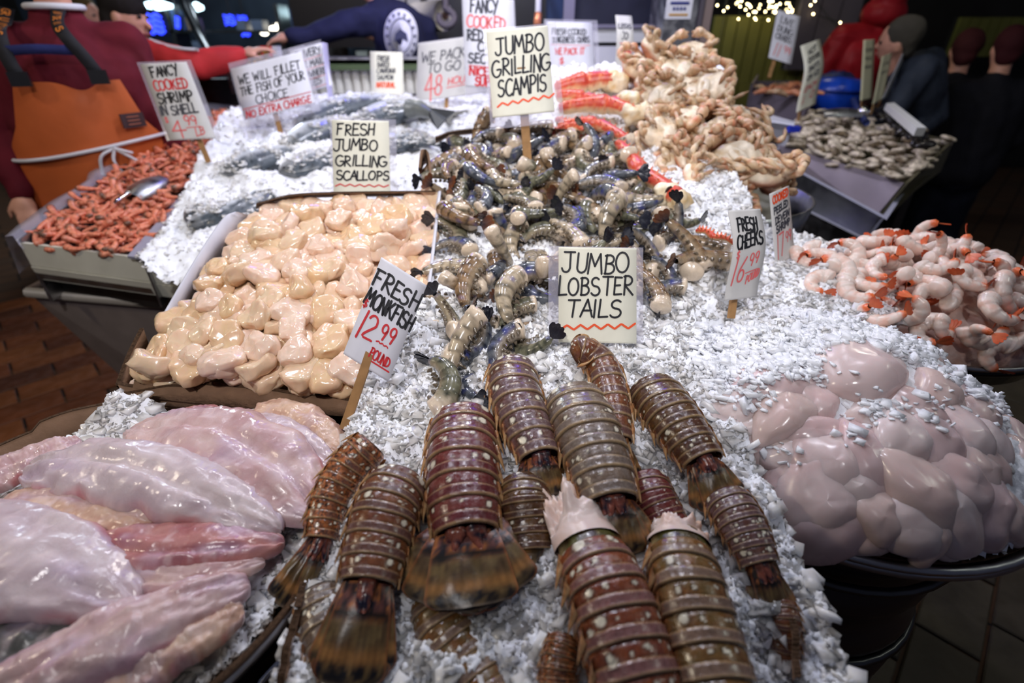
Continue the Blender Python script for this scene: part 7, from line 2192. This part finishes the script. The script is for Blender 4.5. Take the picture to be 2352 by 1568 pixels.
strap([on_bib(.24, 1.47, .0), on_bib(-.15, 1.475, .004), on_bib(-.50, 1.47, .0)], .03, 'cross_strap', cloth('blue_strap', (34, 40, 84)), fA)
MB().tube([on_bib(t, 1.14 + .012 * math.sin(t * 2) + .02 * t, .012) for t in np.linspace(-1.45, 1.45, 30)], .007, 8).part(pA, 'waist_string', M_STRING, True)
kb = on_bib(.30, 1.145, .022)
for k, (a, b, c) in enumerate(((-.07, -.04, -.09), (.05, -.02, -.02), (-.02, -.08, -.13), (.055, -.05, -.075))):
    MB().tube(catmull([kb, kb + sA * a * .7 + (0, 0, b * .6) + fA * .012, kb + sA * (a if k < 2 else a + .03) + (0, 0, c)], 10), .006, 6).part(pA, 'bow_end', M_STRING, True)
pc = on_bib(.62, 1.235, .006)
dv_t = sA * math.cos(.62) - fA * math.sin(.62)
nn_ = sA * math.sin(.62) + fA * math.cos(.62)
patch_o = MB().box(pc, (.085, .006, .05), np.stack([dv_t, -nn_, [0, 0, 1]], 1)).part(pA, 'black_patch', pbr('patch', lin(58, 36, 40), .6))
for k in range(3):
    MB().box(pc + nn_ * .004 + (0, 0, .013 - .013 * k), (.045, .003, .004), np.stack([dv_t, -nn_, [0, 0, 1]], 1)).part(patch_o, 'patch_line', pbr('patch_line', lin(150, 90, 70), .6))
# collar of a white tee at the neck
MB().tube([nkA + sA * .085 * math.cos(a) + fA * .085 * math.sin(a) + (0, 0, .005) for a in np.linspace(0, 2 * np.pi, 24)], .011, 8, False).part(pA, 'white_collar', M_STRING, True)

# ---- B: red jacket and dark cap, reaching right
def yw(px, py, Y):
    d = ray(px, py); return CAM + d * (Y / d[1])
hB = yw(290, 38, 3.0)
nkB = hB + (-.03, 0, -.19); chB = nkB + (-.06, .0, -.22); hpB = chB + (-.02, .0, -.42)
M_REDJ = cloth('red_jacket', (176, 44, 46), .7)
pB = person('vendor in red jacket and dark cap reaching out an arm', dict(hip=hpB, chest=chB, neck=nkB, head=hB, shL=yw(215, 135, 3.18), elL=yw(190, 210, 3.2), wrL=yw(240, 250, 3.0),
    shR=yw(352, 128, 2.85), elR=yw(455, 150, 2.82), wrR=yw(560, 128, 2.95), knL=hpB + (-.1, 0, -.40), anL=hpB + (-.1, 0, -.80), knR=hpB + (.1, 0, -.40), anR=hpB + (.1, 0, -.80)),
    (1, -.05, 0), M_REDJ, cloth('dark_trouser', (30, 30, 36)), .013, cap=cloth('black_cap', (30, 26, 24)), hand_dirs={'R': (.8, .3, .3)}, fine=True)
MB().tube(catmull([yw(345, 92, 2.84), yw(380, 105, 2.80), yw(420, 112, 2.78), yw(455, 114, 2.79)], 16), .008, 6).part(pB, 'white_piping', M_STRING, True)
V = np.array([[chB[0] + .21 * math.sin(t), chB[1] - .205 * math.cos(t), z_] for z_ in np.linspace(chB[2] + .08, hpB[2] - .3, 10) for t in np.linspace(-.5, 1.3, 16)])
part(pB, 'black_apron', V, quads(10, 16), cloth('black_apron', (38, 34, 38)))

# ---- C: navy sweatshirt, arm stretched left over the counter
hC = yw(846, -52, 3.62)
nkC = yw(868, 5, 3.62); chC = yw(915, 78, 3.66); hpC = chC + (.05, .05, -.40)
M_NAVYJ = cloth('navy_sweatshirt', (32, 34, 62), .85)
pC = person('vendor in navy sweatshirt with a round white emblem, arm stretched left', dict(hip=hpC, chest=chC, neck=nkC, head=hC, shR=yw(815, 52, 3.56), elR=yw(725, 78, 3.5), wrR=yw(660, 84, 3.42),
    shL=yw(975, 70, 3.72), elL=yw(1000, 130, 3.75), wrL=yw(985, 190, 3.7), knL=hpC + (.1, 0, -.42), anL=hpC + (.1, 0, -.82), knR=hpC + (-.1, 0, -.42), anR=hpC + (-.1, 0, -.82)),
    (-1, -.35, -.1), M_NAVYJ, cloth('dark_jeans', (30, 32, 44)), .013, hair=M_HAIRD, hand_dirs={'R': (-.95, 0, -.25)}, fine=True)
ec = yw(921, 82, 3.445)
def emb(r0, r1, y, name, mat, n=32, sx=.82):
    V = []
    for (r, yy) in ((r0, y), (r1, y), (r1, y + .004), (r0, y + .004)):
        V += [(ec[0] + sx * r * math.cos(a) + .012 * math.sin(a), ec[1] + yy, ec[2] + r * math.sin(a) * 1.08) for a in np.linspace(0, 2 * np.pi, n, endpoint=False)]
    part(pC, name, np.array(V), quads(4, n, True, True), mat)
M_EMB = pbr('emblem_white', lin(206, 206, 220), .8)
M_EMBN = pbr('emblem_navy', lin(60, 62, 92), .8)
emb(.0005, .122, 0, 'emblem', M_EMB)
emb(.078, .083, -.003, 'emblem_ring', M_EMBN)
for k in range(16):
    a = k * 2 * math.pi / 16
    p = ec + (.82 * .10 * math.cos(a), -.003, .108 * math.sin(a))
    MB().box(p, (.010, .004, .016), rotm((0, 1, 0), -a + math.pi / 2)).part(pC, 'emblem_letter', M_EMBN)
MB().slab([ec + (-.045, -.003, -.03), ec + (.0, -.003, -.012), ec + (.04, -.003, -.03), ec + (.035, -.003, .01), ec + (0, -.003, .035), ec + (-.03, -.003, .012)], .003, (0, -1, 0)).part(pC, 'emblem_figure', M_EMBN)

# goods between the hands: golden basket and a red carton, white wrap
e = thing('basket', 'golden wire basket below the meeting hands', 'basket', yw(575, 135, 3.0))
cb = yw(577, 132, 3.05)
M_GOLD = pbr('golden_wire', lin(214, 166, 70), .35, .5, metal=.4)
for k in range(14):
    a = k * math.pi / 7
    MB().tube([cb + (.05 * math.cos(a), .05 * math.sin(a), -.05), cb + (.10 * math.cos(a), .07 * math.sin(a), .03 + .02 * math.sin(3 * a))], .006, 6).part(e, 'wire', M_GOLD, True)
for r, z_ in ((.05, -.05), (.078, -.01), (.10, .03)):
    MB().tube([cb + (r * math.cos(a), r * .8 * math.sin(a), z_) for a in np.linspace(0, 2 * np.pi, 21)], .007, 6, False).part(e, 'hoop', M_GOLD, True)
e = thing('carton', 'small red and white carton under the reaching hand', 'carton', yw(615, 130, 3.2))
cb = yw(618, 118, 3.2)
MB().box(cb, (.07, .05, .05)).part(e, 'body', pbr('red_carton', lin(230, 70, 56), .5))
MB().box(cb + (.045, 0, .0), (.03, .052, .05)).part(e, 'white_panel', M_WHITEPL)
e = thing('supply_ledge', 'grey ledge carrying basket and carton', 'ledge', yw(600, 150, 3.05))
MB().box(yw(560, 158, 3.15), (.9, .35, .05)).part(e, 'slab', M_STEEL)
MB().box(yw(560, 158, 3.25) - (0, 0, .65), (.8, .1, 1.2)).part(e, 'post', M_DARKMETAL)

# ---- far heads
def walker(label, px, py, Y, h, face, jc, tc, hair, lean=0.0, voxel=.02):
    top = yw(px, py, Y)
    z0 = top[2] - h
    s = h / 1.72
    f = np.asarray(face, float); f /= np.linalg.norm(f); sd = np.array([f[1], -f[0], 0])
    hip = np.array([top[0], top[1], z0 + .93 * s]) - f * lean
    ch_ = hip + (0, 0, .38 * s) + f * lean * .7
    return person(label, dict(hip=hip, chest=ch_, neck=ch_ + (0, 0, .21 * s) + f * lean * .2, head=ch_ + (0, 0, .37 * s) + f * (lean * .3 + .02),
        shL=ch_ - sd * .18 + (0, 0, .12), elL=ch_ - sd * .24 + (0, 0, -.16), wrL=ch_ - sd * .2 + f * .14 + (0, 0, -.36), shR=ch_ + sd * .18 + (0, 0, .12), elR=ch_ + sd * .24 + (0, 0, -.16), wrR=ch_ + sd * .2 + f * .14 + (0, 0, -.36),
        knL=hip - sd * .09 + f * .08 + (0, 0, -.43 * s), anL=hip - sd * .1 + f * .12 + (0, 0, -.85 * s), knR=hip + sd * .09 + f * .02 + (0, 0, -.43 * s), anR=hip + sd * .1 - f * .16 + (0, 0, -.85 * s)),
        f, jc, tc, voxel, hair=hair, hands=True)
walker('far dark haired shopper seen above the navy sleeve', 735, 28, 6.5, 1.72, (-.3, -1, 0), cloth('grey_coat', (60, 56, 56)), cloth('far_trouser', (30, 30, 34)), M_HAIRD)
walker('far figure in a brown hat behind the red jacket', 192, 22, 4.6, 1.70, (1, -.2, 0), cloth('olive_coat', (62, 54, 40)), cloth('far_trouser2', (30, 30, 34)), cloth('brown_hat', (84, 68, 40)))
# ---- right hand shoppers
M_SLATE = cloth('slate_jacket', (52, 58, 70), .6)
hd = yw(2062, 92, 3.45)
chF = yw(2098, 195, 3.5); hpF = chF + (.16, .18, -.38)
person('grey haired shopper in slate jacket bending over the oysters', dict(hip=hpF, chest=chF, neck=hd + (.05, .05, -.16), head=hd, shL=chF + (-.10, -.16, .10), elL=chF + (-.24, -.26, -.12), wrL=chF + (-.42, -.22, -.20),
    shR=chF + (.14, .12, .12), elR=chF + (.16, -.08, -.18), wrR=chF + (-.06, -.24, -.26), knL=hpF + (-.05, -.1, -.42), anL=hpF + (.0, -.02, -.82), knR=hpF + (.14, .05, -.42), anR=hpF + (.2, .14, -.82)),
    (-.75, .5, -.35), M_SLATE, cloth('black_trousers2', (26, 26, 32)), .014, hair=M_HAIRG)
hg = yw(2060, -40, 3.95)
pG = person('shopper in red hooded jacket behind the bending one', dict(hip=hg + (-.02, .05, -.85), chest=hg + (-.06, .03, -.42), neck=hg + (-.03, .03, -.19), head=hg, shL=hg + (-.26, .0, -.30), elL=hg + (-.34, -.02, -.58), wrL=hg + (-.28, -.1, -.78),
    shR=hg + (.18, .05, -.28), elR=hg + (.26, .05, -.55), wrR=hg + (.2, -.05, -.78), knL=hg + (-.12, .02, -1.25), anL=hg + (-.12, .05, -1.62), knR=hg + (.08, .02, -1.25), anR=hg + (.08, .05, -1.62)),
    (-.3, .95, 0), cloth('bright_red_parka', (150, 26, 34), .5), cloth('black_trousers3', (24, 24, 28)), .014, hair=M_HAIRD)
skinned('hood', [ell(hg + (-.02, .0, -.17), (.14, .13, .10)), ell(hg + (-.02, -.03, -.06), (.10, .10, .11))], cloth('red_hood', (140, 24, 32), .5), .014, pG, 4, .01)
MB().tube(catmull([hg + (-.02, -.15, -.2), hg + (.05, -.19, -.3), hg + (.1, -.19, -.42)], 10), .025, 8).part(pG, 'backpack_strap', M_STRAP, True)
M_BLK = cloth('near_black_coat', (24, 24, 30)); M_BLKJ = cloth('near_black_jeans', (20, 22, 34))
walker('walker in black coat with faint red print, left of the two walkers', 2225, 100, 3.95, 1.66, (.35, 1, 0), M_BLK, M_BLKJ, cloth('maroon_cap', (60, 24, 26)), .05)
walker('walker at the far right edge in dark clothes', 2325, 95, 3.7, 1.70, (.3, 1, 0), M_BLK, M_BLKJ, cloth('dark_red_cap', (58, 20, 24)), .05)

bpy.data.scenes.remove(TMP)
